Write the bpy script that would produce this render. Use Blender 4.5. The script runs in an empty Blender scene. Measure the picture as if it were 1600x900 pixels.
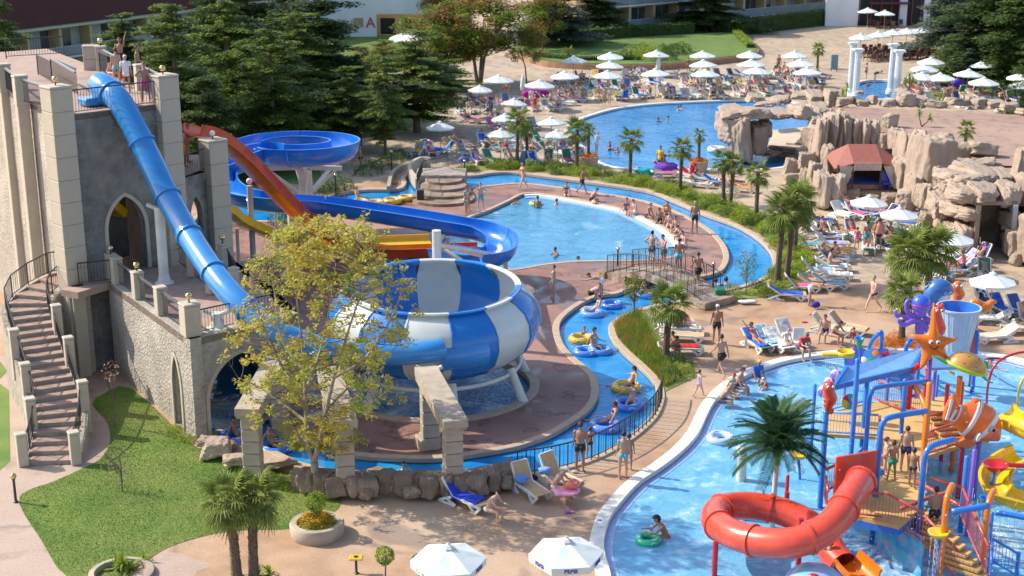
import bpy,bmesh,math,random
import numpy as np
from mathutils import Vector,Matrix,Euler,noise,geometry
from math import sin,cos,pi,radians as R,atan2,hypot,sqrt
rnd=random.Random(7)
SC=bpy.context.scene
COL=SC.collection
# ---------------------------------------------------------------- camera, sky, sun, exposure
F_PX,PITCH,CAM_Z=2222.0,math.atan(650/2222.0),20.5
cam=bpy.data.cameras.new('camera')
cam.lens,cam.sensor_width,cam.clip_start,cam.clip_end=2222.0/1600*36,36.0,0.5,2000.0
cam.dof.use_dof=True
cam.dof.focus_distance=58.0
cam.dof.aperture_fstop=1.0
camo=bpy.data.objects.new('camera',cam)
COL.objects.link(camo)
camo.location=(0,0,CAM_Z)
camo.rotation_euler=(pi/2-PITCH,0,0)
SC.camera=camo
SUN_TO=Vector((-1.94,0.60,1.70)).normalized()
W=bpy.data.worlds.new('World')
SC.world=W
W.use_nodes=True
nt=W.node_tree
sky=nt.nodes.new('ShaderNodeTexSky')
sky.sky_type='NISHITA'
sky.sun_disc=False
sky.sun_elevation=math.asin(SUN_TO.z)
sky.sun_rotation=atan2(SUN_TO.x,SUN_TO.y)%(2*pi)
sky.air_density,sky.dust_density,sky.ozone_density=1.0,1.6,1.0
nt.links.new(sky.outputs[0],nt.nodes['Background'].inputs[0])
nt.nodes['Background'].inputs[1].default_value=0.15
sl=bpy.data.lights.new('sun','SUN')
sl.energy,sl.angle,sl.color=3.4,R(0.6),(1.0,0.92,0.79)
so=bpy.data.objects.new('sun',sl)
COL.objects.link(so)
so.rotation_euler=(-SUN_TO).to_track_quat('-Z','Y').to_euler()
so.location=(-60,30,60)
SC.view_settings.view_transform='Standard'
SC.view_settings.look='None'
SC.view_settings.exposure=0.70
SC.view_settings.gamma=1.0
# ---------------------------------------------------------------- survey: photo ray -> point at a known height
_c,_s=cos(PITCH),sin(PITCH)
def G(u,v,z=0.0):
 a=(u-800)/F_PX;b=(450-v)/F_PX
 d=(a,_c+b*_s,-_s+b*_c)
 t=(z-CAM_Z)/d[2]
 return Vector((d[0]*t,d[1]*t,z))
def ZY(v,y):
 b=(450-v)/F_PX
 return CAM_Z+(-_s+b*_c)/(_c+b*_s)*y
def GY(u,v,y):
 a=(u-800)/F_PX;b=(450-v)/F_PX
 t=y/(_c+b*_s)
 return Vector((a*t,y,CAM_Z+(-_s+b*_c)*t))
def LG(pts,z=0.0):
 return[G(p[0],p[1],p[2]if len(p)>2 else z)for p in pts]
 # ---------------------------------------------------------------- materials
MATS={}
def pm(name,c1,c2=None,scale=3.0,rough=0.6,bump=0.0,bscale=30.0,bdist=0.02,metal=0.0,coat=0.0,detail=4,c3=None,scale2=0.4,tint=False,spec=0.5,trans=0.0,sss=0.0,rvar=0.0,stretch=None):
 if name in MATS:return MATS[name]
 m=bpy.data.materials.new(name);MATS[name]=m
 m.use_nodes=True
 n=m.node_tree.nodes;l=m.node_tree.links
 b=n['Principled BSDF']
 tc=n.new('ShaderNodeTexCoord')
 co=tc.outputs['Object']
 if stretch:
  mp=n.new('ShaderNodeMapping');mp.inputs['Scale'].default_value=stretch
  l.new(co,mp.inputs[0]);co=mp.outputs[0]
 def nz(s,d=4):
  t=n.new('ShaderNodeTexNoise');t.inputs['Scale'].default_value=s;t.inputs['Detail'].default_value=d
  l.new(co,t.inputs['Vector']);return t.outputs['Fac']
 def ramp(fac,lo=0.35,hi=0.65):
  r=n.new('ShaderNodeMapRange');r.inputs[1].default_value=lo;r.inputs[2].default_value=hi
  l.new(fac,r.inputs[0]);return r.outputs[0]
 def mix(f,a,bb,mode='MIX'):
  x=n.new('ShaderNodeMix');x.data_type='RGBA';x.blend_type=mode
  if isinstance(f,float):x.inputs['Factor'].default_value=f
  else:l.new(f,x.inputs['Factor'])
  for sk,val in(('A',a),('B',bb)):
   i=[q for q in x.inputs if q.name==sk and q.type=='RGBA'][0]
   if isinstance(val,tuple):i.default_value=(*val[:3],1)
   else:l.new(val,i)
  return[q for q in x.outputs if q.type=='RGBA'][0]
 col=tuple(c1)
 if c2:col=mix(ramp(nz(scale,detail)),tuple(c1),tuple(c2))
 if c3:col=mix(ramp(nz(scale2,3),0.45,0.7),col,tuple(c3))
 if tint:
  oi=n.new('ShaderNodeObjectInfo')
  col=mix(1.0,col if not isinstance(col,tuple)else col,oi.outputs['Color'],'MULTIPLY')
 if isinstance(col,tuple):b.inputs['Base Color'].default_value=(*col[:3],1)
 else:l.new(col,b.inputs['Base Color'])
 b.inputs['Roughness'].default_value=rough
 if rvar:
  mr=n.new('ShaderNodeMapRange');mr.inputs[3].default_value=max(0,rough-rvar);mr.inputs[4].default_value=rough+rvar
  l.new(nz(scale*2.3,3),mr.inputs[0]);l.new(mr.outputs[0],b.inputs['Roughness'])
 b.inputs['Metallic'].default_value=metal
 b.inputs['Specular IOR Level'].default_value=spec
 if coat:b.inputs['Coat Weight'].default_value=coat;b.inputs['Coat Roughness'].default_value=0.08
 if trans:
  b.inputs['Transmission Weight'].default_value=trans
 if bump:
  bp=n.new('ShaderNodeBump');bp.inputs['Strength'].default_value=bump;bp.inputs['Distance'].default_value=bdist
  l.new(nz(bscale,5),bp.inputs['Height']);l.new(bp.outputs[0],b.inputs['Normal'])
 return m
def leafmat(name,c1,c2,c3=None,scale=0.6,scale2=2.5,trans=0.35):
 """foliage: diffuse + translucent, clump-sized colour variation"""
 if name in MATS:return MATS[name]
 m=pm(name,c1,c2,scale=scale,rough=0.55,c3=c3,scale2=scale2,spec=0.3)
 n=m.node_tree.nodes;l=m.node_tree.links
 b=n['Principled BSDF'];out=[x for x in n if x.type=='OUTPUT_MATERIAL'][0]
 tr=n.new('ShaderNodeBsdfTranslucent');mx=n.new('ShaderNodeMixShader');mx.inputs[0].default_value=trans
 src=b.inputs['Base Color'].links[0].from_socket
 l.new(src,tr.inputs[0]);l.new(b.outputs[0],mx.inputs[1]);l.new(tr.outputs[0],mx.inputs[2]);l.new(mx.outputs[0],out.inputs[0])
 return m
def watermat(name,deep,light,sc=1.2,foam=None,fsc=1.0,flo=0.55,bump=0.5,chop=3.0):
 m=bpy.data.materials.new(name);MATS[name]=m;m.use_nodes=True
 n=m.node_tree.nodes;l=m.node_tree.links;b=n['Principled BSDF']
 geo=n.new('ShaderNodeNewGeometry')
 def nz(s,d=3,dist=0.0):
  t=n.new('ShaderNodeTexNoise');t.inputs['Scale'].default_value=s;t.inputs['Detail'].default_value=d
  t.inputs['Distortion'].default_value=dist
  l.new(geo.outputs['Position'],t.inputs['Vector']);return t.outputs['Fac']
 def mr(f,lo,hi):
  r=n.new('ShaderNodeMapRange');r.inputs[1].default_value=lo;r.inputs[2].default_value=hi;l.new(f,r.inputs[0]);return r.outputs[0]
 def mix(f,a,bb):
  x=n.new('ShaderNodeMix');x.data_type='RGBA';l.new(f,x.inputs['Factor'])
  for sk,val in(('A',a),('B',bb)):
   i=[q for q in x.inputs if q.name==sk and q.type=='RGBA'][0]
   if isinstance(val,tuple):i.default_value=(*val[:3],1)
   else:l.new(val,i)
  return[q for q in x.outputs if q.type=='RGBA'][0]
 col=mix(mr(nz(sc,4,1.2),0.3,0.72),deep,light)
 if foam:col=mix(mr(nz(fsc,6,0.8),flo,flo+0.22),col,foam)
 l.new(col,b.inputs['Base Color'])
 b.inputs['Roughness'].default_value=0.07;b.inputs['IOR'].default_value=1.33
 bp=n.new('ShaderNodeBump');bp.inputs['Strength'].default_value=bump;bp.inputs['Distance'].default_value=0.08
 l.new(nz(chop,3,0.6),bp.inputs['Height']);l.new(bp.outputs[0],b.inputs['Normal'])
 return m
def paving(name,c1,c2,c3,cell=1.6,wear=0.12,joint=0.5,wet=.62):
 """stamped concrete: slate-like cells with sunk joints, wear in larger patches"""
 m=pm(name,c1,c2,scale=0.9,rough=0.72,c3=c3,scale2=0.16,bump=0)
 n=m.node_tree.nodes;l=m.node_tree.links;b=n['Principled BSDF']
 geo=n.new('ShaderNodeNewGeometry')
 wn=n.new('ShaderNodeTexNoise');wn.inputs['Scale'].default_value=0.9;l.new(geo.outputs['Position'],wn.inputs['Vector'])
 add=n.new('ShaderNodeMix');add.data_type='VECTOR';add.inputs['Factor'].default_value=0.35
 vi=[q for q in add.inputs if q.type=='VECTOR'];l.new(geo.outputs['Position'],vi[0]);l.new(wn.outputs['Color'],vi[1])
 v=n.new('ShaderNodeTexVoronoi');v.feature='DISTANCE_TO_EDGE';v.inputs['Scale'].default_value=cell
 l.new([q for q in add.outputs if q.type=='VECTOR'][0],v.inputs['Vector'])
 mr=n.new('ShaderNodeMapRange');mr.inputs[2].default_value=0.035;mr.inputs[3].default_value=1-joint;l.new(v.outputs['Distance'],mr.inputs[0])
 v2=n.new('ShaderNodeTexVoronoi');v2.inputs['Scale'].default_value=cell;l.new([q for q in add.outputs if q.type=='VECTOR'][0],v2.inputs['Vector'])
 sep=n.new('ShaderNodeSeparateColor');l.new(v2.outputs['Color'],sep.inputs[0])
 mr2=n.new('ShaderNodeMapRange');mr2.inputs[3].default_value=1-wear;mr2.inputs[4].default_value=1+wear*0.6;l.new(sep.outputs[0],mr2.inputs[0])
 sp=n.new('ShaderNodeTexNoise');sp.inputs['Scale'].default_value=14;sp.inputs['Detail'].default_value=4;l.new(geo.outputs['Position'],sp.inputs['Vector'])
 mr3=n.new('ShaderNodeMapRange');mr3.inputs[1].default_value=.3;mr3.inputs[2].default_value=.7;mr3.inputs[3].default_value=0.84;mr3.inputs[4].default_value=1.1;l.new(sp.outputs['Fac'],mr3.inputs[0])
 mu=n.new('ShaderNodeMath');mu.operation='MULTIPLY';l.new(mr.outputs[0],mu.inputs[0]);l.new(mr2.outputs[0],mu.inputs[1])
 mu2=n.new('ShaderNodeMath');mu2.operation='MULTIPLY';l.new(mu.outputs[0],mu2.inputs[0]);l.new(mr3.outputs[0],mu2.inputs[1])
 src=b.inputs['Base Color'].links[0].from_socket
 sc=n.new('ShaderNodeVectorMath');sc.operation='SCALE';l.new(src,sc.inputs[0]);l.new(mu2.outputs[0],sc.inputs['Scale'])
 l.new(sc.outputs[0],b.inputs['Base Color'])
 bp=n.new('ShaderNodeBump');bp.inputs['Strength'].default_value=0.5;bp.inputs['Distance'].default_value=0.02
 l.new(mu2.outputs[0],bp.inputs['Height']);l.new(bp.outputs[0],b.inputs['Normal'])
 wt=n.new('ShaderNodeTexNoise');wt.inputs['Scale'].default_value=.32;wt.inputs['Detail'].default_value=6;wt.inputs['Distortion'].default_value=.8;l.new(geo.outputs['Position'],wt.inputs['Vector'])
 wm=n.new('ShaderNodeMapRange');wm.inputs[1].default_value=wet;wm.inputs[2].default_value=wet+.08;l.new(wt.outputs['Fac'],wm.inputs[0])
 dk_=n.new('ShaderNodeMapRange');dk_.inputs[3].default_value=1.0;dk_.inputs[4].default_value=.66;l.new(wm.outputs[0],dk_.inputs[0])
 mu3=n.new('ShaderNodeMath');mu3.operation='MULTIPLY';l.new(mu2.outputs[0],mu3.inputs[0]);l.new(dk_.outputs[0],mu3.inputs[1]);l.new(mu3.outputs[0],sc.inputs['Scale'])
 rr=n.new('ShaderNodeMapRange');rr.inputs[3].default_value=0.78;rr.inputs[4].default_value=0.22;l.new(wm.outputs[0],rr.inputs[0]);l.new(rr.outputs[0],b.inputs['Roughness'])
 return m
 # ---------------------------------------------------------------- mesh builder
class MB:
 def __init__(s):s.v=[];s.f=[];s.m=[];s.k=0
 def add(s,vs,fs,mi=None):
  o=len(s.v);s.v.extend([tuple(p)for p in vs])
  for f in fs:s.f.append(tuple(o+i for i in f));s.m.append(s.k if mi is None else mi)
  return s
 def box(s,c,d,rz=0.0,ch=0.0,mt=None):
  """centre c, size d, optional chamfer"""
  hx,hy,hz=d[0]/2,d[1]/2,d[2]/2
  if ch<=0:
   vs=[Vector((x,y,z))for x in(-hx,hx)for y in(-hy,hy)for z in(-hz,hz)]
   fs=[(0,1,3,2),(4,6,7,5),(0,4,5,1),(2,3,7,6),(0,2,6,4),(1,5,7,3)]
  else:
   ch=min(ch,hx*.9,hy*.9,hz*.9)
   vs=[];fs=[]
   def ring(k,z):
    a,b2=hx-k,hy-k
    if k>=0:pass
    return[Vector(p)for p in((-hx+ch+k*0,-hy,z),(hx-ch,-hy,z),(hx,-hy+ch,z),(hx,hy-ch,z),(hx-ch,hy,z),(-hx+ch,hy,z),(-hx,hy-ch,z),(-hx,-hy+ch,z))]
   lo,hi=ring(0,-hz+ch),ring(0,hz-ch)
   def inn(z):return[Vector((max(-hx+ch,min(hx-ch,p.x)),max(-hy+ch,min(hy-ch,p.y)),z))for p in lo]
   rings=[inn(-hz),lo,hi,inn(hz)]
   for r_ in rings:vs+=r_
   for a in range(3):
    for i in range(8):
     j=(i+1)%8;fs.append((a*8+i,a*8+j,a*8+8+j,a*8+8+i))
   fs.append(tuple(reversed(range(8))));fs.append(tuple(range(24,32)))
  M=Matrix.Translation(Vector(c))@(mt if mt is not None else Matrix.Rotation(rz,4,'Z'))
  return s.add([M@v for v in vs],fs)
 def beam(s,a,b,w,h,ch=0.0):
  """box bar from a to b, width w across, height h"""
  a,b=Vector(a),Vector(b);d=b-a;L=d.length
  if L<1e-6:return s
  x=d/L;up=Vector((0,0,1))if abs(x.z)<.99 else Vector((0,1,0));y=up.cross(x).normalized();z=x.cross(y)
  M=Matrix((x,y,z)).transposed().to_4x4()
  return s.box((a+b)/2,(L,w,h),mt=M,ch=ch)
 def tube(s,pts,r,n=8,caps=True,closed=False,flat=1.0):
  pts=[Vector(p)for p in pts];N=len(pts)
  rs=r if isinstance(r,(list,tuple))else[r]*N
  vs=[];prev=None
  for i,p in enumerate(pts):
   if closed:t=pts[(i+1)%N]-pts[i-1]
   else:t=pts[min(i+1,N-1)]-pts[max(i-1,0)]
   t.normalize()
   if prev is None:
    u=Vector((0,0,1)).cross(t)
    if u.length<1e-3:u=Vector((1,0,0))
    u.normalize()
   else:
    u=prev-t*prev.dot(t);u.normalize()
   prev=u;w=t.cross(u)
   for k in range(n):
    a=2*pi*k/n
    vs.append(p+u*cos(a)*rs[i]+w*sin(a)*rs[i]*flat)
  fs=[]
  for i in range(N if closed else N-1):
   j=(i+1)%N
   for k in range(n):
    q=(k+1)%n
    fs.append((i*n+k,i*n+q,j*n+q,j*n+k))
  if caps and not closed:
   fs.append(tuple(reversed(range(n))));fs.append(tuple((N-1)*n+k for k in range(n)))
  return s.add(vs,fs)
 def lathe(s,prof,c=(0,0,0),n=16,caps=True,sx=1.0,sy=1.0,a0=0.0,mt=None):
  c=Vector(c);vs=[];fs=[]
  for r,z in prof:
   for k in range(n):
    a=a0+2*pi*k/n
    p=Vector((r*cos(a)*sx,r*sin(a)*sy,z))
    vs.append((mt@p if mt is not None else p)+c)
  for i in range(len(prof)-1):
   for k in range(n):
    q=(k+1)%n;fs.append((i*n+k,i*n+q,(i+1)*n+q,(i+1)*n+k))
  if caps:
   if prof[0][0]>1e-6:fs.append(tuple(reversed(range(n))))
   if prof[-1][0]>1e-6:fs.append(tuple((len(prof)-1)*n+k for k in range(n)))
  return s.add(vs,fs)
 def ball(s,c,r,n=10,sq=(1,1,1),mt=None):
  h=max(4,n//2+1)
  prof=[(max(1e-5,r*sin(pi*i/h)),-r*cos(pi*i/h))for i in range(h+1)]
  prof=[(a,b*sq[2])for a,b in prof]
  return s.lathe(prof,c,n,caps=False,sx=sq[0],sy=sq[1],mt=mt)
 def prism(s,poly,z0,z1,top=None):
  """poly list of (x,y) ccw"""
  n=len(poly)
  if sum(poly[i][0]*poly[(i+1)%n][1]-poly[(i+1)%n][0]*poly[i][1]for i in range(n))<0:poly=list(reversed(poly))
  vs=[(p[0],p[1],z0)for p in poly]+[(p[0],p[1],z1)for p in poly]
  fs=[(i,(i+1)%n,n+(i+1)%n,n+i)for i in range(n)]+[tuple(reversed(range(n))),tuple(range(n,2*n))]
  return s.add(vs,fs)
 def extr(s,poly,o,ux,uz,depth):
  """2-D outline poly in plane (ux,uz) at origin o, extruded by vector depth"""
  o,ux,uz,depth=Vector(o),Vector(ux),Vector(uz),Vector(depth);n=len(poly)
  vs=[o+ux*a+uz*b for a,b in poly];vs+=[v+depth for v in vs]
  fs=[(i,(i+1)%n,n+(i+1)%n,n+i)for i in range(n)]+[tuple(reversed(range(n))),tuple(range(n,2*n))]
  return s.add(vs,fs)
 def sweep(s,pts,prof,closed_prof=False,closed=False,bank=None,up0=(0,0,1)):
  """prof list of (side, up); path pts; frame keeps up vertical"""
  pts=[Vector(p)for p in pts];N=len(pts);n=len(prof);vs=[]
  for i,p in enumerate(pts):
   t=(pts[(i+1)%N]-pts[i-1])if closed else(pts[min(i+1,N-1)]-pts[max(i-1,0)])
   t.normalize();side=t.cross(Vector(up0));side.normalize();up=side.cross(t)
   if bank:
    Mb=Matrix.Rotation(bank[i],3,t);side=Mb@side;up=Mb@up
   for a,b in prof:vs.append(p+side*a+up*b)
  fs=[]
  for i in range(N if closed else N-1):
   j=(i+1)%N
   for k in range(n if closed_prof else n-1):
    q=(k+1)%n;fs.append((i*n+k,j*n+k,j*n+q,i*n+q))
  if closed_prof and not closed:
   fs.append(tuple(range(n)));fs.append(tuple((N-1)*n+k for k in reversed(range(n))))
  return s.add(vs,fs)
 def mesh(s,name,mats,smooth=False,ang=None):
  me=bpy.data.meshes.new(name)
  me.from_pydata(s.v,[],s.f)
  if not isinstance(mats,(list,tuple)):mats=[mats]
  for m in mats:me.materials.append(m)
  if len(mats)>1:me.polygons.foreach_set('material_index',s.m)
  if smooth or ang:
   me.polygons.foreach_set('use_smooth',[True]*len(me.polygons))
   if ang:
    try:me.set_sharp_from_angle(angle=R(ang))
    except Exception:pass
  me.update()
  return me
 def build(s,name,mats,parent=None,smooth=False,ang=None,world=True,loc=None):
  o=bpy.data.objects.new(name,s.mesh(name,mats,smooth,ang))
  COL.objects.link(o)
  if loc is not None:o.location=loc
  if parent is not None:attach(o,parent,world)
  return o
def wloc(o):
 p=Vector(o.location)
 return p
def attach(o,parent,world=True):
 o.parent=parent
 if world:
  par=parent;M=Matrix.Identity(4);chain=[]
  while par is not None:chain.append(par);par=par.parent
  for q in reversed(chain):M=M@q.matrix_parent_inverse@q.matrix_basis
  o.matrix_parent_inverse=M.inverted()
def thing(name,label,cat,loc=(0,0,0),rz=0.0,group=None,scale=None):
 o=bpy.data.objects.new(name,None);COL.objects.link(o);o.empty_display_size=.3
 o.location=loc;o.rotation_euler=(0,0,rz);tag(o,label,cat,group)
 if scale:o.scale=(scale,)*3 if isinstance(scale,(int,float))else scale
 return o
def tag(o,label=None,cat=None,group=None,kind=None):
 if label:o['label']=label
 if cat:o['category']=cat
 if group:o['group']=group
 if kind:o['kind']=kind
 return o
def inst(mesh,name,parent=None,loc=(0,0,0),rot=(0,0,0),sc=(1,1,1),color=None):
 """one more object on an existing mesh, local to its parent"""
 o=bpy.data.objects.new(name,mesh);COL.objects.link(o)
 o.location=loc;o.rotation_euler=rot;o.scale=(sc,)*3 if isinstance(sc,(int,float))else sc
 if parent is not None:o.parent=parent
 if color:o.color=(*color,1)
 return o
def kids(o):return KID.get(o.name,[])
def dup(root,loc,rz=0.0,label=None,group=None,scale=None):
 r_=root.copy();COL.objects.link(r_);r_.location=loc;r_.rotation_euler=(0,0,rz)
 if scale:r_.scale=(scale,)*3 if isinstance(scale,(int,float))else scale
 if label:r_['label']=label
 if group:r_['group']=group
 for ch in list(root.children):
  c_=ch.copy();COL.objects.link(c_);c_.parent=r_
  for g_ in list(ch.children):
   d_=g_.copy();COL.objects.link(d_);d_.parent=c_
 return r_
def child(o,base):
 for c_ in o.children:
  if c_.name.split('.')[0]==base:return c_
  # ---------------------------------------------------------------- curves
def cr(pts,n=6,closed=False):
 """Catmull-Rom through pts"""
 P=[Vector(p)for p in pts];N=len(P);out=[]
 for i in range(N if closed else N-1):
  if closed:a,b,c_,d=P[i-1],P[i],P[(i+1)%N],P[(i+2)%N]
  else:a,b,c_,d=P[max(i-1,0)],P[i],P[i+1],P[min(i+2,N-1)]
  for k in range(n):
   t=k/n
   out.append(0.5*((2*b)+(c_-a)*t+(2*a-5*b+4*c_-d)*t*t+(-a+3*b-3*c_+d)*t**3))
 if not closed:out.append(P[-1].copy())
 return out
def pip(x,y,poly):
 r_=False;n=len(poly);j=n-1
 for i in range(n):
  xi,yi,xj,yj=poly[i][0],poly[i][1],poly[j][0],poly[j][1]
  if(yi>y)!=(yj>y)and x<(xj-xi)*(y-yi)/(yj-yi)+xi:r_=not r_
  j=i
 return r_
def offset(loop,d,closed=True):
 """shift a loop sideways by d (left of travel positive)"""
 N=len(loop);out=[]
 for i,p in enumerate(loop):
  t=(loop[(i+1)%N]-loop[i-1])if closed else(loop[min(i+1,N-1)]-loop[max(i-1,0)])
  t=Vector((t[0],t[1],0)).normalized();out.append(Vector((p[0]-t.y*d,p[1]+t.x*d,p[2])))
 return out
def area(loop):return sum(loop[i-1][0]*loop[i][1]-loop[i][0]*loop[i-1][1]for i in range(len(loop)))/2
def ccw(loop):return loop if area(loop)>0 else list(reversed(loop))
def sheet(name,outer,holes,z,mat,kind='structure',parent=None):
 vs=[];es=[]
 for lp in[outer]+holes:
  o=len(vs);vs+=[Vector((p[0],p[1]))for p in lp];es+=[(o+i,o+(i+1)%len(lp))for i in range(len(lp))]
 V,E,Fc,*_=geometry.delaunay_2d_cdt(vs,es,[],0,1e-4)
 fs=[]
 for f in Fc:
  cx=sum(V[i].x for i in f)/3;cy=sum(V[i].y for i in f)/3
  if not pip(cx,cy,outer)or any(pip(cx,cy,h)for h in holes):continue
  a,b,c_=(V[i]for i in f)
  fs.append(f if(b-a).cross(c_-a)>0 else tuple(reversed(f)))
 m=MB().add([(p.x,p.y,z)for p in V],fs)
 o=m.build(name,mat,parent);tag(o,kind=kind)
 return o
 # ---------------------------------------------------------------- materials of the setting
pav_near=paving('stamped_tan',(.50,.325,.205),(.375,.225,.135),(.56,.41,.29),1.3,.20,.55,.585)
pav_far=paving('paving_beige',(.48,.375,.265),(.41,.315,.225),(.52,.40,.28),.6,.08,.25,.66)
pav_isl=paving('stamped_maroon',(.34,.185,.15),(.27,.145,.12),(.42,.255,.205),1.6,.16,.4,.52)
pav_path=paving('path_pinkish',(.46,.34,.27),(.40,.295,.235),(.50,.38,.29),.5,.07,.2)
pav_ter=paving('terrace_clay',(.38,.245,.185),(.34,.215,.165),(.42,.28,.21),.8,.1,.3)
w_river=watermat('river_water',(.008,.19,.50),(.025,.30,.63),.5,None,bump=.3,chop=2.2)
w_lagoon=watermat('lagoon_water',(.045,.24,.44),(.10,.35,.56),.6,(.40,.62,.76),.4,.60,bump=.7,chop=2.6)
w_top=watermat('upper_pool_water',(.015,.18,.46),(.04,.26,.56),.35,(.10,.35,.62),.25,.6,bump=.6,chop=2.0)
w_kids=watermat('kids_pool_water',(.10,.35,.60),(.20,.47,.71),.8,(.45,.67,.82),1.6,.55,bump=.5,chop=3.5)
w_foam=watermat('churned_water',(.015,.15,.36),(.04,.24,.46),1.0,(.75,.85,.9),.55,.50,bump=1.0,chop=5.0)
m_white=pm('white_coping',(.78,.77,.72),(.70,.68,.62),2,.5,bump=.2,bscale=20)
m_curb=pm('river_curb',(.52,.40,.29),(.44,.33,.24),3,.8,bump=.4,bscale=18)
m_blue=pm('pool_wall_blue',(.01,.16,.42),(.012,.2,.5),2,.5)
m_tile=pm('step_tile_blue',(.28,.42,.70),(.36,.50,.76),6,.35)
m_grass=pm('grass_blades',(.10,.20,.025),(.19,.28,.045),.5,.8,c3=(.13,.22,.03),scale2=1.6,spec=.1)
m_lawn=pm('lawn_soil',(.10,.185,.028),(.19,.26,.05),.55,.95,bump=.35,bscale=45,c3=(.24,.26,.07),scale2=.22,bdist=.03,detail=7)
m_lawnd=pm('lawn_back',(.10,.17,.03),(.15,.22,.045),.6,.9,bump=.8,bscale=10,bdist=.1)
# ---------------------------------------------------------------- loops
kids_l=ccw(cr(LG([(960,960),(953,900),(943,863),(943,838),(953,807),(973,780),(1000,752),(1033,730),(1067,703),(1090,677),(1103,650),(1114,630),(1135,607),(1165,587),(1200,573),(1233,563),(1287,555),(1360,549),(1450,548),(1540,556),(1600,567),(1700,600),(1760,700),(1800,900),(1500,1040),(1100,1040)]),5,True))
lag_l=ccw(cr(LG([(727,343),(760,330),(795,314),(818,303),(845,303),(900,312),(973,327),(1007,341),(1040,359),(1064,383),(1052,400),(1010,406),(960,407),(900,408),(850,413),(800,421),(750,420),(705,405),(690,375)]),4,True))
riv_o=ccw(cr(LG([(735,275),(767,271),(800,270),(850,276),(917,285),(1010,299),(1053,315),(1100,335),(1150,353),(1185,374),(1205,396),(1208,415),(1197,432),(1163,446),(1125,455),(1075,468),(1030,476),(983,489),(960,501),(952,513),(958,532),(977,553),(1000,573),(1017,590),(1026,605),(1028,625),(1018,650),(998,671),(970,692),(930,714),(883,730),(833,740),(780,745),(720,748),(650,748),(580,744),(520,736),(470,724),(425,704),(385,690),(350,694),(322,672),(318,640),(308,600),(300,520),(290,420),(300,350),(345,322),(420,318),(490,314),(535,302),(575,297),(622,296),(634,287),(634,276),(660,272)]),4,True))
riv_i=ccw(cr(LG([(733,294),(800,287),(833,288),(883,294),(933,302),(987,310),(1033,322),(1077,340),(1110,360),(1130,380),(1138,400),(1133,417),(1120,427),(1090,434),(1050,436),(1010,441),(985,450),(965,459),(940,462),(915,471),(890,487),(875,503),(873,520),(880,540),(898,560),(919,577),(931,593),(933,620),(918,643),(890,663),(860,680),(833,690),(800,700),(723,713),(680,717),(633,717),(557,712),(497,697),(467,688),(437,674),(418,640),(405,560),(375,480),(345,420),(345,360),(380,346),(444,345),(510,330),(560,321),(655,309),(672,299)]),4,True))
bowl_c=Vector((-3.2,55.6,0))
bowl_l=[bowl_c+Vector((4.0*cos(a)*(1.0 if True else 1),3.9*sin(a),0))for a in[2*pi*k/40 for k in range(40)]]
top_l=ccw(cr(LG([(913,230),(888,205),(905,188),(935,177),(967,169),(1017,163),(1067,160),(1157,157),(1240,160),(1290,185),(1285,215),(1262,245),(1215,262),(1127,264),(1013,264),(957,260),(930,248)]),4,True))
jac_l=ccw(cr(LG([(1328,150),(1340,131),(1370,126),(1405,130),(1412,146),(1398,154),(1350,157)]),4,True))
lawn_l=ccw(cr(LG([(30,787),(43,767),(83,753),(127,733),(157,717),(172,690),(167,660),(145,633),(160,617),(205,607),(298,692),(318,700),(345,712),(410,730),(470,745),(520,770),(533,787),(510,808),(457,826),(400,828),(353,831),(307,841),(260,857),(220,883),(190,905),(107,903),(65,845)]),3,True))
ZW=-0.16
holes=[kids_l,lag_l,riv_o,bowl_l,top_l,jac_l]
big=[Vector((-160,25,0)),Vector((160,25,0)),Vector((260,420,0)),Vector((-260,420,0))]
sheet('ground',big,[kids_l,riv_o,top_l,jac_l],0.0,pav_near)
sheet('slide_island_paving',riv_i,[lag_l,bowl_l],0.0,pav_isl)
far_l=LG([(690,262),(740,250),(830,244),(915,264),(1000,272),(1100,303),(1185,322),(1240,345),(1285,372),(1290,400),(1300,440),(1420,440),(1480,470),(1700,470),(1800,330)])
far_l+=[Vector((120,170,0)),Vector((120,260,0)),Vector((-110,260,0)),Vector((-60,110,0)),G(500,262),G(560,285)]
sheet('back_deck',far_l,[top_l,jac_l],0.004,pav_far)
path_l=cr(LG([(330,885),(300,905),(420,960),(-100,960),(-260,700),(-200,560),(60,560),(140,590),(196,600),(175,612),(143,625),(143,633),(167,660),(173,690),(157,717),(127,733),(83,753),(43,767),(30,787),(65,845),(107,903),(150,915),(200,905),(222,886),(262,862),(300,872)]),2,True)
sheet('castle_path',path_l,[],0.004,pav_path)
sheet('lazy_river_water',riv_o,[riv_i],ZW,w_river,kind='structure')
for nm,lp,mt in(('kids_pool_water',kids_l,w_kids),('lagoon_water',lag_l,w_lagoon),('bowl_splash_water',bowl_l,w_foam),('upper_pool_water',top_l,w_top),('plunge_pool_water',jac_l,w_top)):
 sheet(nm,lp,[],ZW,mt)
ch=cr(LG([(318,640),(330,618),(390,612),(405,650),(390,682),(352,690),(325,672)]),4,True)
sheet('castle_pool_foam',ch,[],ZW+.006,w_foam)
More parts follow.
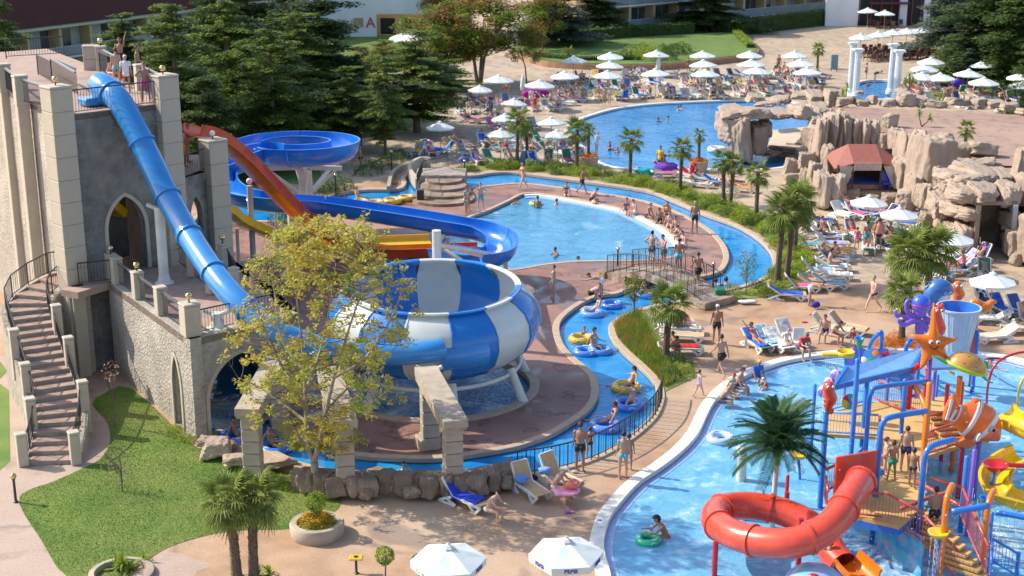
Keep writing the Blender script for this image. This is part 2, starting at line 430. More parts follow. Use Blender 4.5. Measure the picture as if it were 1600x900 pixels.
def rim(name,loop,w,h,mat,inside=True,drop=1.3,wall=m_blue,over=0.05,ch=.02,closed=True,z0=0.0):
 """coping that runs round a pool, with the pool wall under it; w outward from the edge"""
 sg=-1 if inside else 1
 m=MB()
 a=[p+Vector((0,0,0))for p in loop]
 prof=[(over,z0+h-ch),(over-ch,z0+h),(-w+ch,z0+h),(-w,z0+h-ch),(-w,z0-.05)]
 N=len(a);vs=[];fs=[];n=len(prof)
 for s_,zz in[(over,-0.1)]+prof:
  pass
 prof=[(over,-.12)]+prof
 n=len(prof)
 rings=[offset(a,s_ if inside else-s_)for s_,_ in prof]
 for i in range(N):
  for k in range(n):vs.append((rings[k][i].x,rings[k][i].y,prof[k][1]))
 for i in range(N):
  j=(i+1)%N
  for k in range(n-1):
   f=(i*n+k,j*n+k,j*n+k+1,i*n+k+1);fs.append(f if not inside else tuple(reversed(f)))
 m.add(vs,fs);o=m.build(name+'_coping',mat);tag(o,kind='structure')
 m=MB();vs=[];fs=[]
 for i,p in enumerate(loop):vs+=[(p.x,p.y,0.0),(p.x,p.y,-drop)]
 for i in range(N):
  j=(i+1)%N;f=(i*2,j*2,j*2+1,i*2+1);fs.append(f if inside else tuple(reversed(f)))
 o=m.add(vs,fs).build(name+'_wall',wall);tag(o,kind='structure')
rim('lazy_river_outer',riv_o,.28,.06,m_curb)
rim('lazy_river_inner',riv_i,.28,.05,m_curb,inside=False)
rim('lagoon',lag_l,.22,.03,m_curb)
rim('bowl_splash',bowl_l,.35,.10,m_curb)
rim('upper_pool',top_l,.35,.04,m_white)
rim('plunge_pool',jac_l,.35,.12,m_white)
rim('kids_pool',kids_l,.42,.04,m_white)
def band(name,loop,d0,d1,z,mat):
 a,b=offset(loop,d0),offset(loop,d1);N=len(a)
 m=MB().add([tuple((p.x,p.y,z))for p in a+b],[(i,(i+1)%N,N+(i+1)%N,N+i)for i in range(N)])
 o=m.build(name,mat);tag(o,kind='structure')
band('kids_pool_step',kids_l,.0,.32,ZW+.012,m_tile)
led=cr(LG([(818,303),(845,303),(900,312),(973,327),(1007,341),(1040,359),(1064,383)]),5)
for nm,d0,d1,z,mt in(('lagoon_ledge',-.02,.30,-.02,m_white),('lagoon_step',.30,.75,-.10,m_tile)):
 a,b=offset(led,d0*-1,False),offset(led,-d1,False)
 N=len(a);vs=[(p.x,p.y,z)for p in a]+[(p.x,p.y,z)for p in b]+[(p.x,p.y,z-.4)for p in b]
 fs=[(i,i+1,N+i+1,N+i)for i in range(N-1)]+[(N+i,N+i+1,2*N+i+1,2*N+i)for i in range(N-1)]
 fs=[tuple(reversed(f))for f in fs]
 tag(MB().add(vs,fs).build(nm,mt),kind='structure')
sheet('front_lawn',lawn_l,[],0.012,m_lawn)
for pts in([(-60,640),(0,600),(14,610),(16,720),(0,735),(-60,735)],[(-60,560),(0,565),(12,580),(0,592),(-60,600)]):
 sheet('side_lawn',ccw(LG(pts)),[],0.012,m_lawn)
bl=ccw(cr(LG([(835,100),(870,106),(960,110),(1050,108),(1120,100),(1176,92),(1178,78),(1150,60),(1060,62),(960,64),(850,70),(800,84)]),4,True))
tag(MB().prism([(p.x,p.y)for p in bl],-.1,.7).build('back_lawn',m_lawnd),kind='structure')
m_brick=pm('brick_kerb',(.42,.24,.15),(.34,.19,.12),2.5,.8,bump=.5,bscale=12)
kb=offset(bl,-.25)
tag(MB().prism([(p.x,p.y)for p in kb],-.1,.62).build('lawn_kerb',m_brick),kind='structure')
sheet('back_lawn_strip',ccw(LG([(820,66),(1340,25),(1330,8),(800,40)])),[],0.03,m_lawnd)
sheet('tree_lawn',ccw(LG([(-200,120),(120,260),(490,290),(560,268),(640,228),(720,196),(560,120),(640,100),(760,60),(700,40),(-300,60)])),[],0.02,m_lawnd)
sheet('garden_path',ccw(LG([(500,268),(520,228),(640,200),(760,170),(780,180),(700,205),(560,262),(545,284),(505,284)])),[],0.03,pav_far)
def grass_field(name,loop,n,h=(.05,.11),zb=.01,mat=None,w=.018,par=None,seed=3):
 r_=random.Random(seed);xs=[p[0]for p in loop];ys=[p[1]for p in loop];vs=[];fs=[]
 x0,x1,y0,y1=min(xs),max(xs),min(ys),max(ys);k=0
 while k<n:
  x,y=r_.uniform(x0,x1),r_.uniform(y0,y1)
  if not pip(x,y,loop):continue
  k+=1
  a=r_.uniform(0,2*pi);hh=r_.uniform(*h);b=r_.uniform(0,2*pi);ww=w*r_.uniform(.7,1.6)
  o=len(vs);dx,dy=cos(a)*ww,sin(a)*ww;lx,ly=cos(b)*hh*.5,sin(b)*hh*.5
  vs+=[(x-dx,y-dy,zb),(x+dx,y+dy,zb),(x+lx,y+ly,zb+hh)];fs.append((o,o+1,o+2))
 o=MB().add(vs,fs).build(name,mat or m_grass);tag(o,kind='stuff');return o
o=grass_field('lawn_grass',lawn_l,110000,(.012,.035),w=.008);tag(o,'mown green grass on the lawn beside the castle','grass')
# ---------------------------------------------------------------- castle
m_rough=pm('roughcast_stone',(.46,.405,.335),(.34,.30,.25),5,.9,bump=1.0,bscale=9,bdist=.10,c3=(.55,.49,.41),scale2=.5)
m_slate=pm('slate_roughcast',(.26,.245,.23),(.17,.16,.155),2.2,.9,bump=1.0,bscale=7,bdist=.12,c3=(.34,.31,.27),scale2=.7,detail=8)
m_cream=pm('cream_block',(.53,.46,.36),(.47,.41,.32),3,.8,bump=.35,bscale=22,c3=(.50,.44,.35),scale2=.7)
m_clay=pm('clay_step',(.44,.31,.245),(.36,.25,.20),2.5,.8,bump=.35,bscale=14)
m_iron=pm('dark_iron',(.035,.035,.04),None,rough=.45,spec=.5)
m_steel=pm('handrail_steel',(.45,.45,.46),None,rough=.3,metal=.8)
m_brass=pm('brass_globe',(.75,.55,.28),None,rough=.22,metal=1.0)
m_glob=pm('pale_globe',(.85,.78,.66),None,rough=.15,coat=.5)
m_cream2=pm('portal_stone',(.44,.37,.285),(.35,.29,.225),3,.85,bump=.6,bscale=14,c3=(.50,.42,.33),scale2=.9)
m_rubble=pm('rubble_wall',(.44,.38,.31),(.30,.26,.22),3.5,.9,bump=.8,bscale=6,bdist=.08)
def garch(w,hs,ha,n=8):
 """pointed arch outline standing on z=0, centred on s=0"""
 L_=[(-w/2,0),(-w/2,hs)]
 h=max(ha-hs,w*.52);Q=(w*w/4+h*h)/w;tm=math.asin(h/Q)
 for k in range(1,n+1):
  t=tm*k/n;L_.append((-w/2+Q-Q*cos(t)if k<n else 0,hs+Q*sin(t)))
 return L_+[(-a,b)for a,b in reversed(L_[:-1])]
def wall(name,p,q,z0,z1,th,openings,mat,parent,trim=None,z1b=None):
 """upright wall from p to q; openings = [(s, z, outline)]; th goes to the left of p->q"""
 p,q=Vector((p[0],p[1],0)),Vector((q[0],q[1],0));L=(q-p).length;ux=(q-p)/L;nrm=Vector((-ux.y,ux.x,0))
 z1b=z1 if z1b is None else z1b
 outer=[(0,z0),(L,z0),(L,z1b),(0,z1)];hs=[[(s_+a,zz+b)for a,b in ol]for s_,zz,ol in openings]
 hs=[[(a,max(b,z0+.002))for a,b in h]for h in hs]
 vs=[];es=[]
 for lp in[outer]+hs:
  o=len(vs);vs+=[Vector(t)for t in lp];es+=[(o+i,o+(i+1)%len(lp))for i in range(len(lp))]
 V,E,Fc,*_=geometry.delaunay_2d_cdt(vs,es,[],0,1e-5)
 fs=[]
 for f in Fc:
  cx=sum(V[i].x for i in f)/3;cy=sum(V[i].y for i in f)/3
  if any(pip(cx,cy,h)for h in hs):continue
  fs.append(tuple(f))
 m=MB()
 P3=lambda a,b,d=0:p+ux*a+Vector((0,0,b))+nrm*d
 m.add([P3(t.x,t.y)for t in V],fs);m.add([P3(t.x,t.y,th)for t in V],[tuple(reversed(f))for f in fs])
 for lp in[outer]+hs:
  n=len(lp);m.add([P3(a,b)for a,b in lp]+[P3(a,b,th)for a,b in lp],[(i,(i+1)%n,n+(i+1)%n,n+i)for i in range(n)])
 o=m.build(name,mat,parent)
 if trim:
  for h in hs:
   n=len(h)-1;w=.16;cx=sum(a for a,b in h)/len(h);cz=z0+.6
   m=MB();vs=[]
   for i,(a,b)in enumerate(h):
    j0,j1=h[max(i-1,0)],h[min(i+1,n)]
    t=Vector((j1[0]-j0[0],j1[1]-j0[1]));t.normalize();nx,nz_=-t.y,t.x
    if(a-cx)*nx+(b-cz)*nz_<0:nx,nz_=-nx,-nz_
    vs+=[P3(a,b,.1),P3(a,b,-.05),P3(a+nx*w,b+nz_*w,-.05),P3(a+nx*w,b+nz_*w,.02)]
   fs=[(i*4+k,i*4+k+1,i*4+5+k,i*4+4+k)for i in range(n)for k in range(3)]
   m.add(vs,fs).build('arch_trim',trim,parent)
 return o
def railing(pts,parent,h=.95,sp=.13,posts=True,rail=m_iron,name='railing',r=.022):
 m=MB()
 up=Vector((0,0,h));P_=[Vector(p)for p in pts]
 m.tube([p+up for p in P_],r*1.3,6)
 m.tube([p+Vector((0,0,.12))for p in P_],r*.8,5)
 o=m.build(name,rail,parent);b=MB();acc=0
 for a,c_ in zip(P_,P_[1:]):
  L=(c_-a).length;n=max(1,round(L/sp))
  for k in range(n+(1 if c_ is P_[-1]else 0)):
   q=a.lerp(c_,k/n);big_=(k==0 and posts);rr=.02 if big_ else.007
   b.beam(q+Vector((0,0,0 if big_ else.1)),q+up,rr*2,rr*2)
 bb=b.build('balusters',m_iron,o);tag(bb,kind='stuff')
 return o
def pillar(p,z0,z1,w,rz,parent,lamp=None,mat=m_cream,course=.95,d=None):
 d=d or w;z=z0;k=0;top=z1-.10
 n=max(1,round((top-z0)/course));hgt=(top-z0)/n
 for i in range(n):
  me=MB().box((0,0,0),(w,d,hgt-.02),ch=.02)
  me.build('stone_block',mat,parent).matrix_basis=Matrix.Translation((p[0],p[1],z0+hgt*(i+.5)))@Matrix.Rotation(rz,4,'Z')
 MB().box((p[0],p[1],(z0+top)/2),(w-.05,d-.05,top-z0-.01),rz=rz).build('mortar_core',m_rubble,parent)
 MB().box((p[0],p[1],z1-.05),(w+.05,d+.05,.1),rz=rz,ch=.03).build('pillar_cap',mat,parent)
 if lamp:ball_lamp((p[0],p[1],z1),parent,lamp)
def ball_lamp(p,parent,mat=None,r=.13):
 o=MB().lathe([(.06,0),(.03,.03),(.03,.12),(.05,.14)],p,8).build('lamp_stem',m_iron,parent)
 MB().ball((p[0],p[1],p[2]+.12+r),r,14).build('lamp_globe',m_glob if mat==2 else m_brass,o,smooth=True)
 return o
castle=thing('castle','grey roughcast castle tower with cream pillars, pointed arches and a walled terrace','castle',(-18,57,0))
A,B=Vector((-18.35,57.2,0)),Vector((-14.9,60.5,0))
ZT,ZP=4.0,11.0
P2,P3_=G(30,117,12.2),G(4,99,12.2)
LF=Vector((-30.5,76.5,0));BR=Vector((-16.7,64.4,0));BK=Vector((-20.9,71.9,0))
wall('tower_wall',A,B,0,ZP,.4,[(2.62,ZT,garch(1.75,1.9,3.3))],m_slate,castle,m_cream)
wall('tower_wall',LF,A,0,ZP,.4,[],m_rough,castle)
wall('tower_wall',B,BR,0,ZP,.4,[],m_rough,castle)
wall('tower_wall',BR,BK,0,ZP,.4,[],m_rough,castle)
fl=[A,B,BR,BK,Vector((-26,80,0)),LF]
MB().prism([(p.x*1.0,p.y)for p in fl],ZP-.25,ZP+.03).build('tower_floor',m_clay,castle)
ang=atan2(B.y-A.y,B.x-A.x)
la=atan2(A.y-LF.y,A.x-LF.x)
pillar(A+Vector((-.05,.1,0)),0,12.25,.95,ang,castle,1,d=.95)
pillar(B+Vector((.05,.1,0)),0,12.25,.95,ang,castle,1,d=.95)
for p,w in((P2,.55),(P3_,.55),(G(-14,85,12.2),.55)):
 pillar(p,ZP-.1,12.2,w,la,castle)
 o=MB().box((p.x,p.y,(ZP)/2),(.5,.5,ZP),rz=la,ch=.03).build('pilaster',m_cream,castle)
pillar(G(141,72,12.2),ZP,12.25,.75,.2,castle,None,course=.62,d=.5);pillar(G(157,73,12.2),ZP,12.25,.5,.2,castle,1,course=.62)
pillar(G(217,100,12.2),ZP,12.2,.42,la,castle)
def zp(p,z):return Vector((p.x,p.y,z))
railing([zp(A,ZP),zp(B,ZP)],castle,1.0)
railing([zp(P3_,ZP),zp(P2,ZP),zp(A,ZP)],castle,1.0)
MB().beam(zp(P3_,ZP+1.05),zp(P2,ZP+1.05),.1,.07).beam(zp(P2,ZP+1.05),zp(A,ZP+1.1),.1,.07).beam(G(78,90,12.2),G(117,113,12.2),.1,.07).build('handrail',m_steel,castle)
railing([G(82,130,ZP),G(122,150,ZP)],castle,1.2)
railing([G(60,118,ZP),G(82,130,ZP)],castle,1.0);railing([G(10,92,ZP+1),G(105,86,ZP+1)],castle,.9)
railing([G(157,113,ZP),G(217,140,ZP),zp(B,ZP)],castle,1.0)
MB().beam(G(160,78,12.15),G(180,88,12.15),.1,.07).beam(G(222,104,12.15),G(246,115,12.15),.1,.07).build('handrail',m_steel,castle)
nv=Vector((-(B-A).y,(B-A).x,0)).normalized();cb0=A.lerp(B,.52)
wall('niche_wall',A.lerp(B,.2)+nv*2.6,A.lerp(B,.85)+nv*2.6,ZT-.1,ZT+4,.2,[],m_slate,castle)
MB().beam(cb0+nv*1.0+Vector((-.3,0,ZT+3.0)),cb0+nv*2.2+Vector((.9,0,ZT+2.2)),.9,.35).build('yellow_chute',pm('flume_yellow',(.88,.52,.012),(.82,.46,.012),1.2,.28,coat=.25,rvar=.1),castle)
T0,T1=Vector((-11.85,49.65,0)),Vector((-8.3,52.9,0));T2=Vector((-10.2,57.2,0));T3=Vector((-12.2,60.6,0));T4=Vector((-13.4,63.9,0));TL=Vector((-16.95,57.35,0));TLb=Vector((-16.9,58.5,0))
ter=[T0,T1,T2,T3,T4,B+Vector((.2,-.1,0)),TLb,TL]
MB().prism([(p.x,p.y)for p in ter],ZT-.3,ZT-.02).build('terrace_slab',m_clay,castle)
wall('terrace_wall',TL,T0,0,ZT,.45,[(4.2*1.0+3.35,0.0,garch(.85,1.6,2.9))],m_rough,castle,m_cream)
wall('terrace_wall',T0,T1,0,ZT,.45,[(2.1,0.0,garch(2.9,1.3,3.0,10))],m_rough,castle,m_cream)
wall('terrace_wall',T1,T2,0,ZT-.02,.4,[(2.2,0.0,garch(2.4,1.3,3.0,10))],m_rough,castle)
wall('terrace_wall',T2,T3,0,ZT-.02,.4,[],m_rough,castle)
wall('terrace_wall',T3,T4,0,ZT-.02,.4,[],m_rough,castle)
wall('passage_wall',Vector((-17.9,58.2,0)),Vector((-16.9,58.6,0)),0,ZT-.3,.3,[],m_rough,castle)
MB().prism([(-18.6,56.2),(-17.75,55.75),(-16.75,57.25),(-16.9,58.6),(-17.6,58.2)],ZT-.28,ZT).build('landing',m_clay,castle)
ta=atan2(T0.y-TL.y,T0.x-TL.x)
pw=.42
lv=(T0-TL);L_=lv.length;u_=lv/L_
prev=None
for k,(u,v,lamp)in enumerate([(181,437,1),(204,440,0),(231,464,1),(261,490,0),(297,524,1)]):
 q=G(u,v,ZT);t=(q-zp(TL,ZT)).dot(u_);q=zp(TL,ZT)+u_*t+Vector((-u_.y,u_.x,0))*.24
 big_=k==4
 pillar(q,ZT,ZT+1.15+(.12 if big_ else 0),.62 if big_ else pw,ta,castle,lamp,course=1.2)
 if prev is not None:
  railing([prev,q],castle,.9);MB().beam(prev+Vector((0,0,.98)),q+Vector((0,0,.98)),.07,.06).build('handrail',m_steel,castle)
 prev=q
railing([prev+Vector((.2,0,0)),zp(T1,ZT)+Vector((0,.2,0))],castle,.95)
railing([zp(T1,ZT),zp(T2,ZT)],castle,.95)
for u,v in((274,398),(301,420),(330,447),(367,448),(350,408)):
 q=G(u,v+12,ZT);pillar(q,ZT,ZT+1.15,.34,.9,castle,(u in(274,350)),course=1.2)
railing([G(274,408,ZT),G(301,430,ZT),G(330,457,ZT)],castle,.9)
railing([G(355,416,ZT),G(372,452,ZT),G(410,470,ZT-.6)],castle,.9)
railing([G(124,446,ZT),G(178,440,ZT)],castle,.95)
PC=Vector((-13.45,63.2,0));ZD=7.55
pillar(PC,0,9.0,.95,.75,castle,2,d=.95)
MB().prism([(B.x,B.y+.3),(PC.x-.1,PC.y+.1),(-14.0,67.2),(-17,66.5),(BR.x,BR.y)],ZD-.3,ZD).build('slide_deck',m_clay,castle)
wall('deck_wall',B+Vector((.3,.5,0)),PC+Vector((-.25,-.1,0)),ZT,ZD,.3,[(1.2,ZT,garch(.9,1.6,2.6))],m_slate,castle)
wall('deck_wall',PC,Vector((-14.0,67.2,0)),ZT,ZD,.3,[],m_rough,castle)
railing([zp(B,ZD)+Vector((.45,.6,0)),zp(PC,ZD)+Vector((-.35,-.2,0))],castle,1.05)
# ---------------------------------------------------------------- curved stair
st=thing('curved_stair','curved clay-coloured stair with cream posts and black railings climbing to the castle terrace','stairs',tuple(G(80,728)))
cl=cr(LG([(78,726,0.0),(88,690,.38),(92,645,.95),(80,600,1.5),(64,560,1.95),(50,520,2.45),(44,490,2.95),(56,462,3.45),(88,438,3.85),(116,430,4.0)]),12)
Lc=[0]
for a,b in zip(cl,cl[1:]):Lc.append(Lc[-1]+(Vector((b.x-a.x,b.y-a.y,0))).length)
def at(s_):
 s_=max(0,min(Lc[-1]-1e-4,s_))
 for i in range(len(cl)-1):
  if Lc[i+1]>=s_:
   t=(s_-Lc[i])/max(1e-6,Lc[i+1]-Lc[i]);p=cl[i].lerp(cl[i+1],t);d=cl[min(i+2,len(cl)-1)]-cl[max(i-1,0)]
   d=Vector((d.x,d.y,0)).normalized();return p,Vector((-d.y,d.x,0))
NS=24;hw=.82
for k in range(NS):
 s0,s1=Lc[-1]*k/NS,Lc[-1]*(k+1)/NS;z=ZT*(k+1)/NS
 (a,na),(b,nb)=at(s0),at(s1+.0)
 q=[a+na*hw,b+nb*hw,b-nb*hw,a-na*hw]
 MB().prism([(p.x,p.y)for p in q],0 if k<4 else max(0,z-1.2),z-.05).build('stair_mass',m_rubble,st)
 a2=a+(a-b).normalized()*.03
 q=[a2+na*(hw+.02),b+nb*(hw+.02),b-nb*(hw+.02),a2-na*(hw+.02)]
 MB().prism([(p.x,p.y)for p in q],z-.05,z).build('tread',m_clay,st)
def side(sg,s_,zadd=0):
 p,n=at(Lc[-1]*s_);z=ZT*min(1,s_+1/NS);return Vector((p.x,p.y,z+zadd))+n*sg*(hw+.0)
for sg in(-1,1):
 m=MB();N=40;vs=[]
 for i in range(N+1):
  p,n=at(Lc[-1]*i/N);z=ZT*min(1,(i/N)+1/NS)-.03
  for d,zz in((.0,z),(.22,z),(.22,0),(.0,0)):q=p+n*sg*(hw+d+.004);vs.append((q.x,q.y,zz))
 fs=[]
 for i in range(N):
  for k in range(4):j=(k+1)%4;fs.append((i*4+k,i*4+j,i*4+4+j,i*4+4+k))
 fs+=[(0,1,2,3),(N*4,N*4+1,N*4+2,N*4+3)]
 m.add(vs,fs).build('flank_wall',m_rubble,st)
 ss=[.0,.16,.34,.52]if sg>0 else[.0,.22,.44,.62]
 pp=[]
 for s_ in ss:
  q=side(sg,s_);q=q+at(Lc[-1]*s_)[1]*sg*.11;pillar(q,max(0,q.z-1.0),q.z+1.1,.36,.5,st,course=2.2)
 for a,b in zip(ss,ss[1:]):
  railing([side(sg,a+(b-a)*t)for t in(0,.33,.66,1)],st,.85)
 railing([side(sg,ss[-1]+(1-ss[-1])*t/8)for t in range(9)],st,.95)
o=pillar(G(111,470,2.9),0,5.0,.42,.6,st,1,course=1.1)
MB().box(tuple(G(123,520,2.0)*1.0+Vector((0,.3,0))),(.55,.5,4.0),rz=.6,ch=.03).build('landing_pier',m_cream,st)
# ---------------------------------------------------------------- ruined colonnade across the river
def lintel_arch(px0,px1,label):
 """two square piers and a heavy beam: near pier on the rock wall, far pier on the island"""
 n=Vector(px0);f=Vector(px1);t=thing('stone_portal',label,'stone arch',tuple(n),group='ruined stone portals over the river')
 d=Vector((f.x-n.x,f.y-n.y,0));L=d.length;a=atan2(d.y,d.x);zt=2.55
 for p,z0 in((n,.3),(f,0.0)):
  hgt=(zt-z0)/5
  for k in range(5):
   MB().box((0,0,0),(.62,.62,hgt-.02),ch=.025).build('stone_block',m_cream2,t).matrix_basis=Matrix.Translation((p.x,p.y,z0+hgt*(k+.5)))@Matrix.Rotation(a,4,'Z')
 c_=(n+f)/2;dz=Vector((0,0,1))
 m=MB();pr_=[(-L/2-.42,0),(-L/2-.36,.18),(-L/2-.52,.24),(-L/2-.55,.46),(L/2+.55,.46),(L/2+.5,.2),(L/2+.36,.16),(L/2+.42,0),(L/2-.3,0),(L/2-.55,-.35)]
 pr_=[(-L/2-.5,.12),(-L/2-.62,.2),(-L/2-.62,.46),(L/2+.62,.46),(L/2+.62,.2),(L/2+.5,.12),(L/2+.4,0),(L/2-.31,0)]+[(L/2*cos(x)-.31*(1 if x<1.57 else-1),-.5+.5*sin(x))for x in(.25,.6,1.1)]+[(-L/2+.75,0),(-L/2+.31,0),(-L/2-.4,0)]
 pr_=[(-L/2-.4,0),(-L/2-.46,.1),(-L/2-.62,.18),(-L/2-.62,.44),(L/2+.62,.44),(L/2+.62,.18),(L/2+.46,.1),(L/2+.4,0)]
 u=d/L;nn=Vector((-u.y,u.x,0))
 m.extr(pr_,Vector((c_.x,c_.y,zt))-nn*.42,u,dz,nn*.84)
 m.build('lintel',m_cream2,t)
 for sgn,p in((1,n),(-1,f)):
  q=[(0.3,0),(.3,-.45),(.36,-.25),(.5,-.1),(.75,0)]
  MB().extr([(a_*1.0,b_)for a_,b_ in q],Vector((p.x,p.y,zt))-nn*.3,u*sgn,dz,nn*.6).build('corbel',m_cream2,t)
lintel_arch(G(708,762,.3),G(672,700,0),'cream stone portal right of the yellow tree, its top beam fully in sun')
lintel_arch(G(540,762,.3),G(520,700,0),'stone portal beam half behind the yellow tree, middle of the row')
lintel_arch(G(397,742,.3),G(440,668,0),'stone portal left of the yellow tree trunk, next to the castle arch')
# ---------------------------------------------------------------- slides
m_tube=pm('fibreglass_blue',(.035,.235,.60),(.05,.28,.64),1.2,.22,coat=.35,bump=.04,bscale=3,rvar=.08)
m_flume=pm('flume_blue',(.012,.16,.60),(.016,.19,.64),1.0,.2,coat=.4,rvar=.08)
m_bowlb=pm('bowl_blue',(.008,.17,.56),(.012,.20,.60),1.0,.25,coat=.3,rvar=.08)
m_bowlw=pm('bowl_white',(.66,.68,.64),(.60,.62,.58),1.5,.3,coat=.3,c3=(.70,.67,.55),scale2=1.2)
m_red=pm('flume_red',(.50,.055,.022),(.56,.075,.03),1.2,.3,coat=.2,rvar=.1)
m_yel=pm('flume_yellow',(.88,.52,.012),(.82,.46,.012),1.2,.28,coat=.25,rvar=.1)
m_wsteel=pm('white_steel',(.72,.74,.70),(.62,.64,.60),2.0,.4,c3=(.66,.60,.48),scale2=1.5)
m_gsteel=pm('grey_steel',(.42,.45,.48),(.36,.39,.42),2.0,.4)
def arclen(P):
 L_=[0.0]
 for a,b in zip(P,P[1:]):L_.append(L_[-1]+(b-a).length)
 return L_
def sections(P,step):
 L_=arclen(P);out=[];n=max(1,round(L_[-1]/step));cur=[P[0]];k=1
 for i in range(1,len(P)):
  cur.append(P[i])
  if L_[i]>=L_[-1]*k/n-1e-6:
   out.append(cur);cur=[P[i]];k+=1
 if len(cur)>1:out.append(cur)
 return out
def tube_slide(name,label,cat,P,r_,mat,step=2.6,n=24,nm='tube_section',fl=.075,thick=.05):
 t=thing(name,label,cat,tuple(P[-1]))
 r1_=r_[1]if isinstance(r_,tuple)else r_;r0_=r_[0]if isinstance(r_,tuple)else r_;SS=sections(P,step)
 for si,sec in enumerate(SS):
  r=r0_+(r1_-r0_)*si/len(SS)
  m=MB();m.tube(sec,r,n,caps=False);m.tube(list(reversed(sec)),r-thick,n,caps=False)
  o=m.build(nm,mat,t,ang=50)
  d=(sec[1]-sec[0]).normalized();a=sec[0]
  m=MB().tube([a-d*.05,a-d*.049,a+d*.049,a+d*.05],[r-.01,r+fl,r+fl,r-.01],n,caps=False)
  m.build('flange',mat,o,ang=40)
 return t
def open_flume(name,label,cat,P,mat,w=.6,h=.6,flat=False,step=3.0,lip=.1,th=.05,bank=None,parent=None):
 t=parent or thing(name,label,cat,tuple(P[-1]))
 if flat:prof=[(-w-lip,h),(-w,h),(-w+.02,.12),(-w+.14,0),(w-.14,0),(w-.02,.12),(w,h),(w+lip,h),(w+lip,h-.05),(w+th,h-.06),(w+th,-.03),(w-.1,-th-.05),(-w+.1,-th-.05),(-w-th,-.03),(-w-th,h-.06),(-w-lip,h-.05)]
 else:
  n=12;prof=[(-w-lip,h+.0)]+[(-w*cos(pi*k/n),h-h*sin(pi*k/n)**.8)for k in range(n+1)]+[(w+lip,h)]+[(w+lip,h-.05)]
  prof+=[((w+th)*cos(pi*k/n),h-.06-(h)*sin(pi*k/n)**.8)for k in range(n+1)]+[(-w-lip,h-.05)]
 for sec in sections(P,step):
  m=MB().sweep(sec,prof,closed_prof=True);m.build('flume_section',mat,t,ang=45)
  m=MB();pf=[(a*1.035,b-.0+(.03 if b>h*.8 else-.03))for a,b in prof]
  d=(sec[1]-sec[0]).normalized()*.04
  m.sweep([sec[0],sec[0]+d],[(a*1.05,b-.035)for a,b in prof[-(len(prof)//2-1):]],closed_prof=False).build('seam',mat,t)
 return t
P=cr([GY(u,v,y)for u,v,y in[(174,146,59.6),(186,158,59.2),(208,196,58.6),(236,254,57.7),(262,308,56.9),(292,362,55.4),(326,415,53.4),(358,456,51.9),(396,492,51.0),(440,522,50.6),(500,543,50.6),(560,552,50.8),(620,553,50.9),(672,549,51.0),(690,546,51.2)]],8)
ts=tube_slide('tube_slide','long blue enclosed tube slide running from the tower top down to the bowl','water slide',P,(.53,.42),m_tube,2.75)
q=P[0];d=(P[0]-P[3]).normalized()
m=MB().tube([q+d*.02,q+d*.5,q+d*1.1],[.54,.62,.5],20,caps=False)
m.build('entry_section',m_tube,ts,smooth=True)
MB().box(tuple(q+Vector((-.75,.3,-.35))),(1.3,.9,.35),rz=.7,ch=.08).build('start_tub',m_tube,ts)
def column(base,ztop,r,mat=m_wsteel,parent=None,foot=True):
 m=MB();m.lathe([(r,base[2]),(r,ztop)],(base[0],base[1],0),16)
 if foot:m.lathe([(r*1.9,base[2]),(r*1.9,base[2]+.06),(r*1.3,base[2]+.12),(r*1.02,base[2]+.4)],(base[0],base[1],0),16)
 return m
for u,v,z,zt in((257,443,ZT,None),(340,514,ZT,None),(672,678,0,None)):
 b=G(u,v,z);zt=min((p.z for p in P if abs(p.x-b.x)<.45),default=6)-.45
 column(b,zt,.21).build('support_column',m_wsteel,ts,ang=40)
 MB().tube([Vector((b.x-.5,b.y,zt+.1)),Vector((b.x,b.y,zt-.12)),Vector((b.x+.5,b.y,zt+.1))],.09,8).build('saddle',m_wsteel,ts)
MB().box(tuple(G(668,690,.25)),(.8,.7,.5),rz=.5,ch=.05).build('footing',m_cream2,ts)
bt=thing('bowl_slide','big round bowl slide of alternating blue and white panels beside the yellow tree','water slide',tuple(bowl_c))
NPN=14;WHITE={0,2,3,5,7,9,11,12}
prof=[(.6,1.15),(2.6,1.3),(3.5,1.62),(4.1,2.15),(4.36,2.8),(4.32,3.35),(4.12,3.75),(3.8,4.02),(3.5,4.18),(3.38,4.32),(3.46,4.36)]
tiltM=Matrix.Translation(bowl_c+Vector((0,0,2.8)))@Matrix.Rotation(R(2.5),4,'X')@Matrix.Translation(-(bowl_c+Vector((0,0,2.8))))
def ringpt(r,z,a,da=0):return tiltM@(bowl_c+Vector((r*cos(a),r*sin(a),z)))
for k in range(NPN):
 a0=pi/2-pi/NPN+2*pi*k/NPN;a1=a0+2*pi/NPN;NA=6
 m=MB();n=len(prof)
 out_=[(r+(.0),z)for r,z in prof];inn_=[(max(.3,r-.055),z+.05)for r,z in prof]
 pp=out_+list(reversed(inn_));n=len(pp);vs=[];fs=[]
 for i in range(NA+1):
  a=a0+(a1-a0)*i/NA
  for r,z in pp:vs.append(ringpt(r,z,a))
 for i in range(NA):
  for j in range(n):
   q2=(j+1)%n;fs.append((i*n+j,i*n+n+j,i*n+n+q2,i*n+q2))
 fs+=[tuple(range(n)),tuple(NA*n+j for j in reversed(range(n)))]
 m.add(vs,fs);mt=m_bowlw if k in WHITE else m_bowlb
 o=m.build('bowl_panel',mt,bt,ang=40)
 vs=[]
 for r,z in prof[1:]:
  for dr in(-.0,.06):
   for da in(-.008,.008):vs.append(ringpt(r+dr,z+dr*.4,a0+da))
 fs=[]
 for i in range(len(prof)-2):
  for f in((0,1,5,4),(2,6,7,3),(0,4,6,2),(1,3,7,5)):fs.append(tuple(i*4+x for x in f))
 MB().add(vs,fs).build('panel_joint',mt,o)
